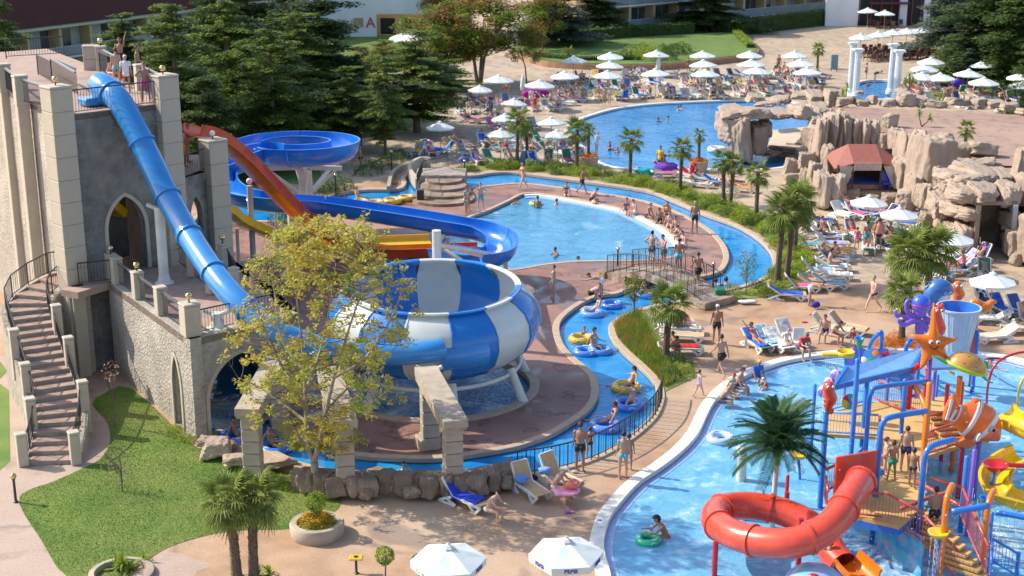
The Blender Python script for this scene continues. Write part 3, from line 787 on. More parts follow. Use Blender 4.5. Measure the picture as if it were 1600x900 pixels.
m=MB().lathe([(.3,1.2),(.62,1.2),(.62,.9),(.55,.9)],bowl_c,20,caps=False);m.build('drain_ring',m_bowlb,bt)
for k in range(NPN):
 a0=pi/2-pi/NPN+2*pi*k/NPN;ps=[ringpt(3.47,4.35,a0+2*pi/NPN*i/5)for i in range(6)]
 MB().sweep(ps,[(-.14,-.02),(-.14,.03),(.10,.05),(.12,-.02)],closed_prof=True).build('rim_cap',m_bowlw if k in WHITE else m_bowlb,bt,ang=50)
Pe=cr([ringpt(3.93,2.85,a)for a in[-pi/2+t for t in(.12,.22,.32,.42,.50,.56)]],4)
m=MB().tube(Pe,[.60]*(len(Pe)-2)+[.58,.55],20,caps=True);m.build('entry_chute',m_tube,bt,ang=60)
MB().tube([Pe[0]-(Pe[1]-Pe[0]).normalized()*.06,Pe[0]+(Pe[1]-Pe[0]).normalized()*.06],.66,24).build('flange',m_tube,bt,ang=40)
rg=[bowl_c+Vector((3.55*cos(2*pi*k/40),3.55*sin(2*pi*k/40),1.12))for k in range(40)]
MB().tube(rg,.09,8,closed=True).build('support_ring',m_wsteel,bt,smooth=True)
for a in(-28,24,76,128,180,232,284):
 p=bowl_c+Vector((3.55*cos(R(a)),3.55*sin(R(a)),0));q=bowl_c+Vector((4.15*cos(R(a)),4.15*sin(R(a)),0))
 MB().tube([q,q.lerp(p,.5)+Vector((0,0,.65)),p+Vector((0,0,1.35))],[.2,.19,.17],12).build('leg',m_wsteel,bt,ang=40)
 MB().tube([q*1+Vector((0,0,.3)),p.lerp(bowl_c,.3)+Vector((0,0,1.15))],.035,6).build('brace',m_wsteel,bt)
fc=Vector((-12.25,82.0,0));Rf=2.5
pts=[fc+Vector((-3.0,-.6,4.52)),fc+Vector((-2.35,.8,4.5))]
for a in(128,110,90,60,30,0,-30,-60,-90,-120,-145):
 pts.append(fc+Vector((Rf*cos(R(a)),Rf*sin(R(a))*.75,4.5-(150-a)/295*.2)))
pts+=[fc+Vector((-3.3,-2.5,4.1)),G(352,286,3.6),G(352,306,3.4),G(378,322,3.25),G(430,330,3.1),G(520,337,2.75),G(640,355,2.35),G(705,366,2.15),G(755,376,1.95),G(783,392,1.8),G(778,412,1.6),G(735,418,1.4),G(690,410,1.1)]
Pf=cr(pts,7)
kx=next(i for i,p in enumerate(Pf)if i>40 and p.y<fc.y-2.2 and p.x<fc.x-2.9)
fl=open_flume('open_flume','blue open flume with a high round turn, sweeping behind the bowl','water slide',Pf[kx:],m_flume,w=.72,h=.85,step=3.6)
open_flume('','','',Pf[:kx+1],m_flume,w=.8,h=1.1,step=4.2,parent=fl)
cb=Vector((fc.x+.2,fc.y-.6,0))
MB().box((cb.x,cb.y,2.0),(.75,.35,4.0),ch=.04).build('frame_post',m_wsteel,fl)
for a in(-75,-20,40,110,200):
 e=fc+Vector((Rf*cos(R(a)),Rf*.75*sin(R(a)),3.95));c0=Vector((cb.x,cb.y,4.0));
 MB().beam(c0,e,.2,.26).build('frame_arm',m_wsteel,fl)
 MB().beam(Vector((cb.x,cb.y,2.2)),c0.lerp(e,.85)-Vector((0,0,.1)),.16,.16).build('brace',m_wsteel,fl)
for u,v,z in((457,335,2.6),(560,345,2.3),(700,370,1.8),(790,400,1.3)):
 b=G(u,v,z);column(Vector((b.x,b.y,0)),z,.28 if u<500 else.12,foot=False).build('support_column',m_wsteel,fl,ang=40)
mast=thing('white_mast','white steel mast with slanting braces behind the bowl rim','mast',(-3.35,61.2,0))
column(Vector((-3.35,61.2,0)),ZY(360,61.2),.2,foot=True).build('post',m_wsteel,mast,ang=40)
for q in(G(752,400,2.4),G(722,408,2.2),G(765,396,2.3)):
 MB().beam(Vector((-3.35,61.2,4.6)),q,.16,.16).build('brace',m_wsteel,mast)
Py=cr(LG([(304,306,5.3),(330,322,4.7),(356,340,3.9),(400,360,2.9),(448,378,1.9),(500,386,1.1),(560,386,.75),(620,384,.65),(676,382,.6)]),6)
ys=open_flume('body_slide','wide yellow body slide that comes from under the castle deck and runs out level','water slide',Py,m_yel,w=1.05,h=.34,flat=True,step=3.2,lip=.06)
Pr=cr([GY(300,209,64.5),GY(322,213,65.5),GY(350,228,66.8),GY(384,257,68.4),GY(422,296,70.2),GY(462,336,72.0),GY(500,369,73.7),G(540,389,.8),G(600,398,.5),G(670,397,.42),G(748,394,.4)],6)
rs=open_flume('body_slide','steep dull red body slide dropping from the castle deck','water slide',Pr,m_red,w=.48,h=.45,flat=True,step=3.4,lip=.06)
ys['group']=rs['group']='straight body slides from the castle'
b=G(398,445,0);sc_=thing('slide_post','slim grey post with a ball on top, between stair and red slide','post',tuple(b))
column(b,ZY(290,b.y),.15,m_gsteel).build('post',m_gsteel,sc_,ang=40);MB().ball((b.x,b.y,ZY(283,b.y)),.16,12).build('ball',m_glob,sc_,smooth=True)
for(u,v,z)in((430,300,3.7),(370,358,2.9),(455,388,1.4),(470,350,1.8)):
 q=G(u,v,z)
 column(Vector((q.x,q.y,0)),z,.09,foot=False).build('support_column',m_wsteel,rs if u in(430,470)else ys,ang=40)
 # ---------------------------------------------------------------- vegetation
NR=np.random.RandomState(11)
def soup(name,V,mats,mi=None,k=3,smooth=False):
 """V: (n*k,3) vertex soup -> mesh of n k-gons"""
 V=np.asarray(V,dtype=np.float32);n=len(V)//k
 me=bpy.data.meshes.new(name);me.vertices.add(len(V));me.vertices.foreach_set('co',V.ravel())
 me.loops.add(n*k);me.loops.foreach_set('vertex_index',np.arange(n*k,dtype=np.int32))
 me.polygons.add(n);me.polygons.foreach_set('loop_start',np.arange(0,n*k,k,dtype=np.int32))
 try:me.polygons.foreach_set('loop_total',np.full(n,k,dtype=np.int32))
 except Exception:pass
 for m in(mats if isinstance(mats,(list,tuple))else[mats]):me.materials.append(m)
 if mi is not None:me.polygons.foreach_set('material_index',np.asarray(mi,dtype=np.int32))
 me.update(calc_edges=True);me.validate();return me
def leaves(C,size,rs,up=.5,aspect=.5,jit=0.3):
 """one rhombic leaf (2 tris as a quad) per centre; normals lean up by `up`"""
 n=len(C);N=rs.normal(size=(n,3));N/=np.linalg.norm(N,axis=1)[:,None];N[:,2]=np.abs(N[:,2]);N=N*(1-up)+np.array([0,0,1.])*up
 N/=np.linalg.norm(N,axis=1)[:,None]
 T=np.cross(N,rs.normal(size=(n,3)));T/=np.linalg.norm(T,axis=1)[:,None];B_=np.cross(N,T)
 s=(size*(1+jit*rs.uniform(-1,1,n)))[:,None]
 q=np.stack([C-T*s,C+B_*s*aspect,C+T*s,C-B_*s*aspect],1)
 return q.reshape(-1,3)
def inball(n,rs):
 p=rs.normal(size=(n,3));p/=np.linalg.norm(p,axis=1)[:,None];return p*(rs.uniform(0,1,n)**(1/3))[:,None]
m_bark=pm('bark_grey',(.19,.15,.115),(.11,.085,.065),9,.9,bump=.9,bscale=25,stretch=(1,1,.25))
m_birch=pm('bark_pale',(.40,.34,.26),(.26,.21,.15),6,.85,bump=.5,bscale=25,stretch=(1,1,.4))
m_palmbark=pm('palm_fibre',(.17,.125,.085),(.09,.065,.045),14,.95,bump=1.0,bscale=30)
lf_palm=leafmat('palm_leaf',(.20,.26,.045),(.34,.38,.10),(.13,.19,.035),3,6,.35)
lf_palmd=leafmat('palm_leaf_dry',(.26,.24,.07),(.17,.17,.04),None,3,6,.3)
lf_cedar=leafmat('cedar_needles',(.085,.145,.028),(.25,.32,.06),(.06,.105,.022),.45,1.4,.3)
lf_cedar2=leafmat('cedar_dark_needles',(.065,.115,.032),(.13,.19,.045),(.04,.075,.025),.5,1.4,.25)
lf_blue=leafmat('blue_spruce_needles',(.09,.125,.085),(.14,.185,.12),None,.8,2,.2)
lf_broad=leafmat('broad_leaf',(.12,.20,.025),(.22,.30,.04),(.38,.13,.05),.7,.55,.4)
lf_green=leafmat('shrub_leaf',(.24,.35,.03),(.42,.47,.06),(.15,.24,.025),2.5,.8,.35)
lf_dark=leafmat('hedge_leaf',(.05,.10,.018),(.09,.15,.03),None,1.2,1,.2)
lf_autumn=leafmat('autumn_leaf',(.50,.50,.10),(.60,.50,.10),(.30,.42,.07),.55,.45,.5)
lf_autumn2=leafmat('autumn_leaf_orange',(.66,.38,.08),(.60,.42,.09),None,.9,1,.5)
lf_yel=leafmat('golden_leaf',(.50,.30,.015),(.62,.40,.03),(.25,.24,.02),6,3,.35)
lf_flower=leafmat('orange_flowers',(.75,.16,.012),(.80,.26,.015),(.12,.16,.02),6,4,.3)
lf_plast=leafmat('plastic_palm_leaf',(.04,.11,.045),(.08,.17,.065),(.025,.08,.035),3,5,.2)
lf_reed=leafmat('reed_leaf',(.16,.25,.03),(.27,.33,.05),(.36,.26,.06),1.4,.5,.35)
# --- fan palm: fronds are parts on shared meshes
def fan_frond(seed,mat,droop=.5,Lp=.55,Rr=.55,nb=17):
 r_=random.Random(seed);m=MB()
 pt=[Vector((t*Lp,0,.10*t-.10*t*t))for t in(0,.35,.7,1)]
 m.tube(pt,[.02,.014,.012,.010],4)
 c_=pt[-1]
 for k in range(nb):
  a=R(-112+224*k/(nb-1))+r_.uniform(-.04,.04);L_=Rr*(1.05-.25*abs(a)/2)*r_.uniform(.9,1.08)
  d=Vector((cos(a),sin(a),0));s_=Vector((-sin(a),cos(a),0));w=.034
  prev=None;vs=[];fs=[]
  for j,t in enumerate((.0,.35,.7,1.0)):
   q=c_+d*L_*t+Vector((0,0,.06*t-droop*L_*(t**2.4)*(.7+.4*r_.random())))
   ww=(w*.35,w,w*.75,.004)[j]
   vs+=[q-s_*ww+Vector((0,0,ww*.5)),q-Vector((0,0,ww*.2)),q+s_*ww+Vector((0,0,ww*.5))]
  for j in range(3):
   b=j*3;fs+=[(b,b+1,b+4,b+3),(b+1,b+2,b+5,b+4)]
  m.add(vs,fs)
 return m.mesh('frond',mat)
FR=[fan_frond(1,lf_palm,.35),fan_frond(2,lf_palm,.6),fan_frond(3,lf_palm,.8)]
FRD=fan_frond(4,lf_palmd,1.0)
def palm_trunk(h,r,lean=0.0,seed=0):
 r_=random.Random(seed);m=MB();n=max(5,int(h/.22));pts=[Vector((lean*(i/n)**1.6,lean*.3*(i/n)**2,h*i/n))for i in range(n+1)]
 rs=[r*(1.25-.25*min(1,i/n*3))*(1.0+.08*(i%2))for i in range(n+1)]
 m.tube(pts,rs,10)
 for i in range(int(h*38)):
  t=r_.random()**.7;z=h*t;a=r_.uniform(0,2*pi);p=Vector((lean*t**1.6,lean*.3*t*t,z));d=Vector((cos(a),sin(a),0))
  rr=r*1.02;s_=Vector((-sin(a),cos(a),0))*.03
  m.add([p+d*rr*.8-s_,p+d*rr*.8+s_,p+d*(rr+.055)+Vector((0,0,.09*r_.uniform(.6,1.4)))],[(0,1,2)])
 return m.mesh('trunk',m_palmbark),pts[-1]
def palm(base,h,R_,label,seed=0,n=30,lean=0.0,group='fan palms of the pool gardens',trunk_r=.13):
 r_=random.Random(seed);t=thing('fan_palm',label,'palm tree',tuple(base),group=group)
 me,top=palm_trunk(h,trunk_r,lean,seed);inst(me,'trunk',t)
 k=R_/1.1
 for i in range(n):
  e=(i+.5)/n;el=R(72-112*e**.85)+r_.uniform(-.12,.12);a=i*2.39996+r_.uniform(-.2,.2)
  me=FRD if e>.93 and r_.random()<.6 else FR[0 if e<.35 else(1 if e<.7 else 2)]
  q=inst(me,'frond',t,tuple(top+Vector((0,0,-.25*e))),(r_.uniform(-.3,.3),-el,a),k*r_.uniform(.85,1.1))
  q.rotation_mode='XYZ'
 return t
def palm_at(u,v,vc,rpx,label,**kw):
 b=G(u,v);z=ZY(vc,b.y);px=(v+200)*.0488
 return palm(b,max(.6,z-.15),rpx/px,label,**kw)
PL=[(808,259,184,27,'tall thin fan palm, left of two standing close together by the flower strip',.05),(824,254,196,19,'shorter dark fan palm right beside the tall one behind the flower strip',-.1),(901,269,200,28,'fan palm in front of the round planter, at the left end of the upper pool',.0),(984,281,214,26,'lone fan palm standing before the middle of the upper pool',.05),(1062,301,228,23,'fan palm just left of the square planter with orange flowers',.1),(1130,320,246,24,'left trunk of the palm pair below the rock arch',-.12),(1141,322,250,24,'right trunk of the palm pair below the rock arch',.15),(1181,346,266,26,'fan palm between the palm pair and the three palms on the hedge corner',.0),(1214,446,325,42,'leaning left palm of the three thick ones on the hedge corner',.15),(1229,442,312,44,'middle palm of the three thick ones on the hedge corner',.25),(1241,396,300,36,'rear palm of the three thick ones on the hedge corner',.1),(1040,563,468,45,'spreading fan palm on the grassy tip beside the blue river bend',.12),(371,912,772,56,'left trunk of the twin palms in front of the lawn',-.1),(397,908,768,54,'right trunk of the twin palms in front of the lawn',.1),(1447,478,384,54,'right palm of the thick cluster beside the kids pool',.05),(1419,482,390,54,'tallest left palm of the cluster beside the kids pool',-.1),(1408,534,450,42,'low front palm of the cluster beside the kids pool, in flowers',.0),(1277,107,74,14,'small palm beside the blue notice board on the far deck',.0),(888,101,80,14,'small yellowish palm on the lawn behind the umbrellas',.0)]
for i,(u,v,vc,rp,lb,ln)in enumerate(PL):
 palm_at(u,v,vc,rp,lb,seed=i+1,lean=ln,n=28 if rp>30 else 22,trunk_r=.14 if rp>40 else.12)
ter_z=3.2
for u,v,vc,rp,lb in((1508,226,200,17,'little palm growing behind the big rocks on the clay terrace'),):
 b=G(u,v,ter_z);palm(b,ZY(vc,b.y)-ter_z,.75,lb,seed=40,n=20,trunk_r=.09)
def blade(m,p,d,L_,w,droop=.25,up=Vector((0,0,1))):
 d=d.normalized();s_=d.cross(up);s_=s_.normalized()if s_.length>1e-3 else Vector((1,0,0));q1=p+d*L_*.5;q2=p+d*L_-Vector((0,0,droop*L_))
 m.add([p-s_*w*.6,p+s_*w*.6,q1+s_*w,q1-s_*w,q2],[(0,1,2,3),(3,2,4)])
def yucca(base,heads,label,sc=1.0,group='spiky yuccas on the rocks'):
 t=thing('yucca',label,'plant',tuple(base),group=group);r_=random.Random(len(label))
 for dx,dy,hh in heads:
  p0=Vector(base);p1=p0+Vector((dx,dy,hh))
  MB().tube([p0,p0.lerp(p1,.5)+Vector((dx*.2,0,0)),p1],[.05,.04,.04],6).build('stem',m_bark,t)
  m=MB()
  for k in range(46):
   a=r_.uniform(0,2*pi);e=r_.uniform(-.9,1.4);blade(m,p1+Vector((0,0,r_.uniform(-.25,.1))),Vector((cos(a)*cos(e),sin(a)*cos(e),sin(e))),.45*sc*r_.uniform(.7,1.1),.028*sc)
  m.build('leaf_rosette',lf_green,t)
yucca(G(1440,198,ter_z),[(-.25,0,1.1),(.55,0,.7)],'two-headed yucca on the clay terrace behind the tall rocks')
yucca(G(1320,163,ter_z),[(0,0,.4),(-.2,.1,.9),(.1,0,1.4)],'tall spiky yucca left of the white columns',1.3)
yucca(G(1420,140,1.5),[(-.4,0,.8),(.3,0,.9),(0,0,1.2)],'bushy yucca right of the white columns',1.5)
yucca(G(1465,160,2.5),[(-.3,0,.6),(.3,0,.7)],'low yucca before the yellow lounger on the far deck',1.3)
yucca(G(1533,120,0),[(0,0,1.9)],'single yucca head showing above the umbrella by the conifers',1.6)
yucca(G(187,892),[(-.1,0,.15),(.12,0,.2),(.3,.1,.1)],'yellow-green agave in the ring bed by the lawn tip',1.2,'low spiky plants')
# --- conifers
def cedar_mesh(seed,H=10.0,Rr=3.4,dens=1.0,layers=15,mat=lf_cedar,flat=.16,droop=.06,narrow=1.0):
 rs=np.random.RandomState(seed);C=[];m=MB();m.tube([(0,0,0),(.1,.05,H*.5),(0,0,H*.98)],[.24,.16,.03],8)
 for i in range(layers):
  t=(i+.6)/layers;z=H*(.12+.86*t);rad=Rr*(((1-t)**.6*.95+.10)if flat>.125 else min(1,.55+1.2*t)*(1-t*t*t*.55)*.9)*rs.uniform(.62,1.2)
  nb=int(max(4,9*(1-t)+4))if flat>.125 else 11
  for k in range(nb):
   a=2*pi*(k+rs.rand()*.8)/nb;L_=rad*rs.uniform(.5,1.2);e=.12+.5*t;z=z+rs.uniform(-.5,.5)*H/layers
   p0=np.array([0,0,z]);tip=np.array([cos(a)*L_,sin(a)*L_,z+L_*(e-.22)*.5-droop*L_*L_])
   m.tube([Vector(p0),Vector(p0*.5+tip*.5+np.array([0,0,.06*L_])),Vector(tip)],[.05,.03,.01],4,caps=False)
   ns=max(3,int(L_*3.2*dens))
   for j in range(ns):
    s_=.22+.8*(j+rs.rand())/ns;c_=p0*(1-s_)+tip*s_+np.array([0,0,.05*L_]);w=.24+.34*(1-abs(s_-.55))*(.5+L_/Rr*.6)
    q=inball(int(44*dens),rs)*np.array([w*1.25,w*1.25,w*flat*2.6])+c_;q[:,2]-=.10*np.hypot(q[:,0]-c_[0],q[:,1]-c_[1])
    C.append(q)
 C=np.concatenate(C);V=leaves(C,.125,rs,up=.55,aspect=.36,jit=.5)
 return soup('crown',V,mat,k=4),m.mesh('trunk',m_bark)
CED=[cedar_mesh(1),cedar_mesh(2,H=10,Rr=3.0,layers=17),cedar_mesh(3,10,3.9,1.0,12,lf_cedar,.12),cedar_mesh(4,10,2.9,1.1,17,lf_cedar2,.2,.08),cedar_mesh(5,10,2.2,1.0,18,lf_blue,.2,.1),cedar_mesh(6,10,2.4,1.2,18,lf_cedar2,.25,.12)]
def conifer(u,v,vt,wpx,kind,label,rz=None,base=None):
 b=base or G(u,v);zt=ZY(vt,b.y);px=F_PX/(b.length+1e-6)if False else 2222/math.sqrt(b.y**2+20**2)
 wr=wpx/px/2;me,tr=CED[kind];nat=[3.4,3.0,3.9,2.9,2.2,2.4][kind]
 t=thing('cedar_tree',label,'conifer',tuple(b),rz if rz is not None else rnd.uniform(0,6),'conifers behind the slides and pools',(wr/nat,wr/nat,zt/10))
 inst(me,'crown',t);inst(tr,'trunk',t)
for u,v,vt,w,k,lb in[(8,170,-60,110,0,'dark cedar at the far left behind the castle tower'),(200,165,26,150,1,'cedar rising behind the back pillars of the tower'),(285,262,2,210,0,'big sunlit cedar directly right of the castle tower'),(360,225,-25,190,2,'wide cedar filling the gap between the tower cedar and the round one'),(432,262,42,200,0,'broad bright-tipped cedar above the high blue turn'),(505,190,-40,190,3,'dark pine in front of the white hotel wall'),(470,205,30,170,2,'wide flat cedar in front of the dark pine'),(395,160,-60,180,3,'dark tall conifer before the left hotel block'),(602,244,72,90,2,'slim cedar with a bare lower trunk beside the garden path'),(652,207,58,200,2,'flat-topped spreading cedar left of the round white umbrella'),(545,235,110,130,2,'low spreading cedar behind the slim one'),(865,78,-45,130,4,'grey-green spruce behind the lawn palm'),(935,62,-50,110,3,'very dark conifer left of the hotel balconies'),(1103,52,-60,140,3,'dark conifer in front of the right hotel block'),(1478,96,-60,110,4,'thin tall pine beside the cafe umbrellas'),(1545,128,-80,170,5,'large dark spruce on the right, tallest of the group'),(1592,140,-60,150,5,'dark spruce at the right edge of the picture'),(1512,135,76,46,4,'small blue-grey spruce under the big dark ones'),(1620,175,20,110,3,'dark conifer cut off by the right edge behind the deck'),(20,260,60,120,3,'low dark conifer tucked behind the left tower wall'),(262,215,14,150,1,'tall cedar between the tower top and the maroon roof'),(385,240,60,170,0,'mid-height cedar above the red slide'),(470,232,92,130,2,'feathery low cedar just above the right side of the blue turn'),(560,190,90,120,1,'cedar in front of the white tent'),(700,160,96,110,2,'small cedar by the upper left deck umbrellas'),(345,180,-55,150,3,'very tall dark conifer right behind the sunlit cedar'),(455,175,-20,150,3,'dark conifer left of the white hotel wall'),(330,285,120,140,3,'shadowy low cedar behind the red slide')]:
 conifer(u,v,vt,w,k,lb)
def broad_mesh(seed,H=7.0,Rr=2.9,n=9000,mats=lf_broad,leaf=.11,trunks=3,z0=.32):
 rs=np.random.RandomState(seed);m=MB();cl=[]
 for k in range(trunks):
  a=2*pi*k/trunks+rs.rand();p=[Vector((cos(a)*.1,sin(a)*.1,0)),Vector((cos(a)*.35,sin(a)*.35,H*.3)),Vector((cos(a)*Rr*.4,sin(a)*Rr*.4,H*.62))]
  m.tube(p,[.11,.08,.04],6)
  for j in range(5):
   b=a+rs.uniform(-1,1);m.tube([p[1].lerp(p[2],rs.rand()),Vector((cos(b)*Rr*.75,sin(b)*Rr*.75,H*rs.uniform(.5,.9)))],[.045,.012],5)
 for i in range(55):
  d=inball(1,rs)[0];d=d/(np.linalg.norm(d)+1e-6)*rs.uniform(.45,1);c_=np.array([d[0]*Rr,d[1]*Rr,H*(z0+.34)+d[2]*H*.34])
  cl.append(inball(n//55,rs)*Rr*rs.uniform(.2,.36)*np.array([1,1,.7])+c_)
 V=leaves(np.concatenate(cl),leaf,rs,up=.4,aspect=.5)
 return soup('crown',V,mats,k=4),m.mesh('trunk',m_bark)
BRD=[broad_mesh(21,n=13000),broad_mesh(22,n=8000,trunks=1)]
for u,v,vt,w,k,lb in[(748,132,-12,165,0,'broadleaf tree with reddish tips in front of the hotel entrance'),(824,130,40,70,1,'small round leafy tree between umbrellas and lawn'),(1000,-2,-60,140,1,'leafy tree in front of the hotel balconies at the top'),(700,60,-20,90,1,'leafy tree by the hotel wall, mostly hidden'),(690,140,10,130,0,'wide leafy tree left of the reddish one'),(598,134,68,110,0,'leafy tree behind the slim cedar before the entrance lawn'),(845,88,-10,80,1,'small leafy tree at the left end of the raised lawn')]:
 b=G(u,v);zt=ZY(vt,b.y);px=2222/math.sqrt(b.y**2+400);wr=w/px/2
 t=thing('broadleaf_tree',lb,'tree',tuple(b),rnd.uniform(0,6),'broadleaf trees at the back',(wr/2.9,wr/2.9,zt/7))
 inst(BRD[k][0],'crown',t);inst(BRD[k][1],'trunk',t)
 # --- the yellowing tree in front
def autumn_tree():
 base=G(492,772);rs=np.random.RandomState(5);r_=random.Random(5)
 t=thing('autumn_tree','airy tree with yellow-green and orange leaves in front of the bowl slide','tree',tuple(base))
 D=base.y;U=lambda u,v,dy=0:GY(u,v,D+dy)
 m=MB();fork=U(491,722,0)
 m.tube([base,base.lerp(fork,.5)+Vector((.03,0,0)),fork],[.17,.14,.13],10)
 limbs=[]
 for tr in([(491,722,0),(481,690,.1),(478,640,.3),(476,580,.2),(470,520,.1),(462,450,0),(455,392,0)],[(491,722,0),(502,680,-.3),(510,640,-.5),(522,590,-.8),(540,530,-.9),(560,470,-1.0),(585,410,-.9)],[(478,640,.3),(450,590,-.4),(425,540,-1.0),(405,490,-1.4),(392,440,-1.5)],[(480,660,.2),(440,630,.8),(405,605,1.2),(372,590,1.4)],[(510,640,-.5),(550,600,.2),(600,560,.8),(640,520,1.0)],[(502,680,-.3),(540,655,.5),(585,625,1.0),(622,600,1.1)],[(478,610,.2),(500,550,1.0),(515,480,1.5),(525,410,1.5)],[(476,580,.2),(440,530,1.0),(430,460,1.3),(420,410,1.2)],[(522,590,-.8),(570,560,-1.4),(610,500,-1.5),(630,450,-1.2)]):
  P_=cr([U(*q)for q in tr],5);n=len(P_);r0=.085 if tr[0][1]>700 else.05
  m.tube(P_,[max(.012,r0*(1-i/n)+.012)for i in range(n)],7,caps=True);limbs+=P_[3:]
 clusters=[]
 def prof(v):
  return np.interp(v,[350,380,420,480,540,600,650,700],[55,105,135,145,160,145,120,45])
 while len(clusters)<450:
  v=r_.uniform(348,700);c0=np.interp(v,[350,450,560,700],[512,512,505,500]);u=c0+r_.uniform(-1,1)*prof(v);dy=r_.uniform(-2.6,2.6)*min(1,prof(v)/140)
  if((u-c0)/prof(v))**2+(dy/2.9)**2>1.0:continue
  p=U(u,v,dy)
  if p.z<1.0:continue
  if noise.noise(p*.62+Vector((3,7,1)))<-.17:continue
  clusters.append(p)
 tw=MB();C=[]
 for p in clusters:
  a=min(limbs,key=lambda q:(q-p).length+max(0,q.z-p.z)*.6)
  mid=a.lerp(p,.5)+Vector((0,0,-.08+.12*r_.random()));tw.tube([a,mid,p],[.016,.010,.005],4,caps=False)
  for k in range(2):
   q=p+Vector((r_.uniform(-.3,.3),r_.uniform(-.3,.3),r_.uniform(-.25,.3)));tw.tube([mid,q],[.007,.004],3,caps=False)
   C.append(inball(r_.randint(9,22),rs)*np.array([.17,.17,.12])+np.array(q))
  C.append(inball(r_.randint(12,26),rs)*np.array([.2,.2,.15])+np.array(p))
 C=np.concatenate(C);mi=(rs.uniform(0,1,len(C))<.15).astype(int)
 V=leaves(C,.058,rs,up=.35,aspect=.62,jit=.4)
 m.build('trunk',m_birch,t,smooth=True);tw.build('twigs',m_bark,t)['kind']='stuff'
 o=bpy.data.objects.new('foliage',soup('foliage',V,[lf_autumn,lf_autumn2],mi,k=4));COL.objects.link(o);attach(o,t);o['kind']='stuff'
autumn_tree()
def leafball(m_name,c,rad,n,size,mat,parent,name,rs,shell=.6,flat=1.0,up=.3,aspect=.5,kind=None):
 q=inball(n,rs);L_=np.linalg.norm(q,axis=1)[:,None];q=q/(L_+1e-6)*(shell+(1-shell)*L_)
 q=q*np.array([rad[0],rad[1],rad[2]])*(1+.10*np.sin(q[:,:1]*9+q[:,1:2]*7))+np.array(c)
 o=bpy.data.objects.new(name,soup(name,leaves(q,size,rs,up=up,aspect=aspect),mat,k=4));COL.objects.link(o)
 if parent:attach(o,parent)
 if kind:o['kind']=kind
 return o
RS=np.random.RandomState(3)
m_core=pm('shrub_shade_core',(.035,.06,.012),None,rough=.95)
def shrub_mesh(seed,mat,n=900,size=.055,flat=.8):
 rs=np.random.RandomState(seed);q=inball(n,rs);L_=np.linalg.norm(q,axis=1)[:,None];q=q/(L_+1e-6)*(.55+.45*L_);q*=(1+.22*np.sin(q[:,:1]*7+seed)*np.cos(q[:,1:2]*6))
 q[:,2]=np.abs(q[:,2])*flat+.05
 return soup('shrub',leaves(q,size,rs,up=.35),mat,k=4)
SH=[shrub_mesh(i,m_,n=1000)for i,m_ in enumerate((lf_green,lf_green,lf_dark,lf_yel,lf_flower))]
def shrubs(pts,label_f,group,kinds,sc=(.35,.6),seed=1):
 r_=random.Random(seed)
 for i,p in enumerate(pts):
  o=inst(SH[r_.choice(kinds)],'shrub',None,tuple(p),(0,0,r_.uniform(0,6)),tuple(r_.uniform(*sc)*k for k in(1,1,r_.uniform(.8,1.2))))
  if isinstance(label_f,str):tag(o,label_f,'shrub',group)
  else:tag(o,label_f(p),'shrub',group)
def strip_pts(loop,n,seed):
 r_=random.Random(seed);xs=[p.x for p in loop];ys=[p.y for p in loop];out=[]
 while len(out)<n:
  x,y=r_.uniform(min(xs),max(xs)),r_.uniform(min(ys),max(ys))
  if pip(x,y,loop):out.append(Vector((x,y,0)))
 return out
gs=LG([(712,268),(760,256),(830,255),(915,268),(1000,280),(1060,295),(1100,308),(1168,328),(1212,350),(1245,380),(1262,410),(1256,432),(1240,446),(1200,464),(1140,470),(1128,462),(1165,453),(1203,440),(1220,416),(1217,394),(1196,370),(1155,347),(1100,328),(1050,308),(1010,293),(917,279),(850,270),(800,264),(767,265),(735,269)])
sheet('garden_strip_soil',gs,[],.02,m_lawn)
shrubs(strip_pts(gs,250,5),lambda p:'bright green low shrub in the flower strip, '+('by the upper left deck' if p.x<3 else 'before the upper pool' if p.x<9 else 'between the palm groups' if p.y>74 else 'at its outer end'),'low shrubs in the strip round the river',(0,0,0,1,1,2),(.32,.72))
g2=LG([(985,492),(1003,482),(1018,500),(1035,535),(1050,562),(1085,574),(1086,590),(1060,602),(1040,612),(1032,604),(1022,588),(1002,568),(982,550),(964,528),(958,513),(968,500)])
sheet('river_tip_soil',g2,[],.02,m_lawn)
o=grass_field('reed_grass',LG([(985,494),(1000,488),(1012,515),(1025,545),(1045,575),(1050,600),(1038,606),(1024,586),(1004,566),(984,548),(966,528),(960,512),(970,501)]),6500,(.22,.5),.02,lf_reed,w=.016,seed=9)
tag(o,'tall yellow-green ornamental grass along the river bend','grass')
shrubs(LG([(1060,580),(1073,585),(1050,592),(1066,572),(1055,570)]),'leafy shrub on the tip of the river island by the palm','shrubs on the river tip',(0,2),(.4,.6),3)
shrubs(LG([(1255,395),(1240,380),(1246,425),(1230,455),(1215,459),(1258,412),(1235,430),(1200,462)]),'big bright bush under the three thick palms','bushes under the three palms',(0,1),(.55,.8),4)
shrubs(LG([(1370,546),(1385,545),(1398,540),(1412,542),(1425,541),(1380,538),(1400,531),(1435,545)]),'clump of orange flowers by the kids pool','orange flowers by the kids pool',(4,),(.35,.5),6)
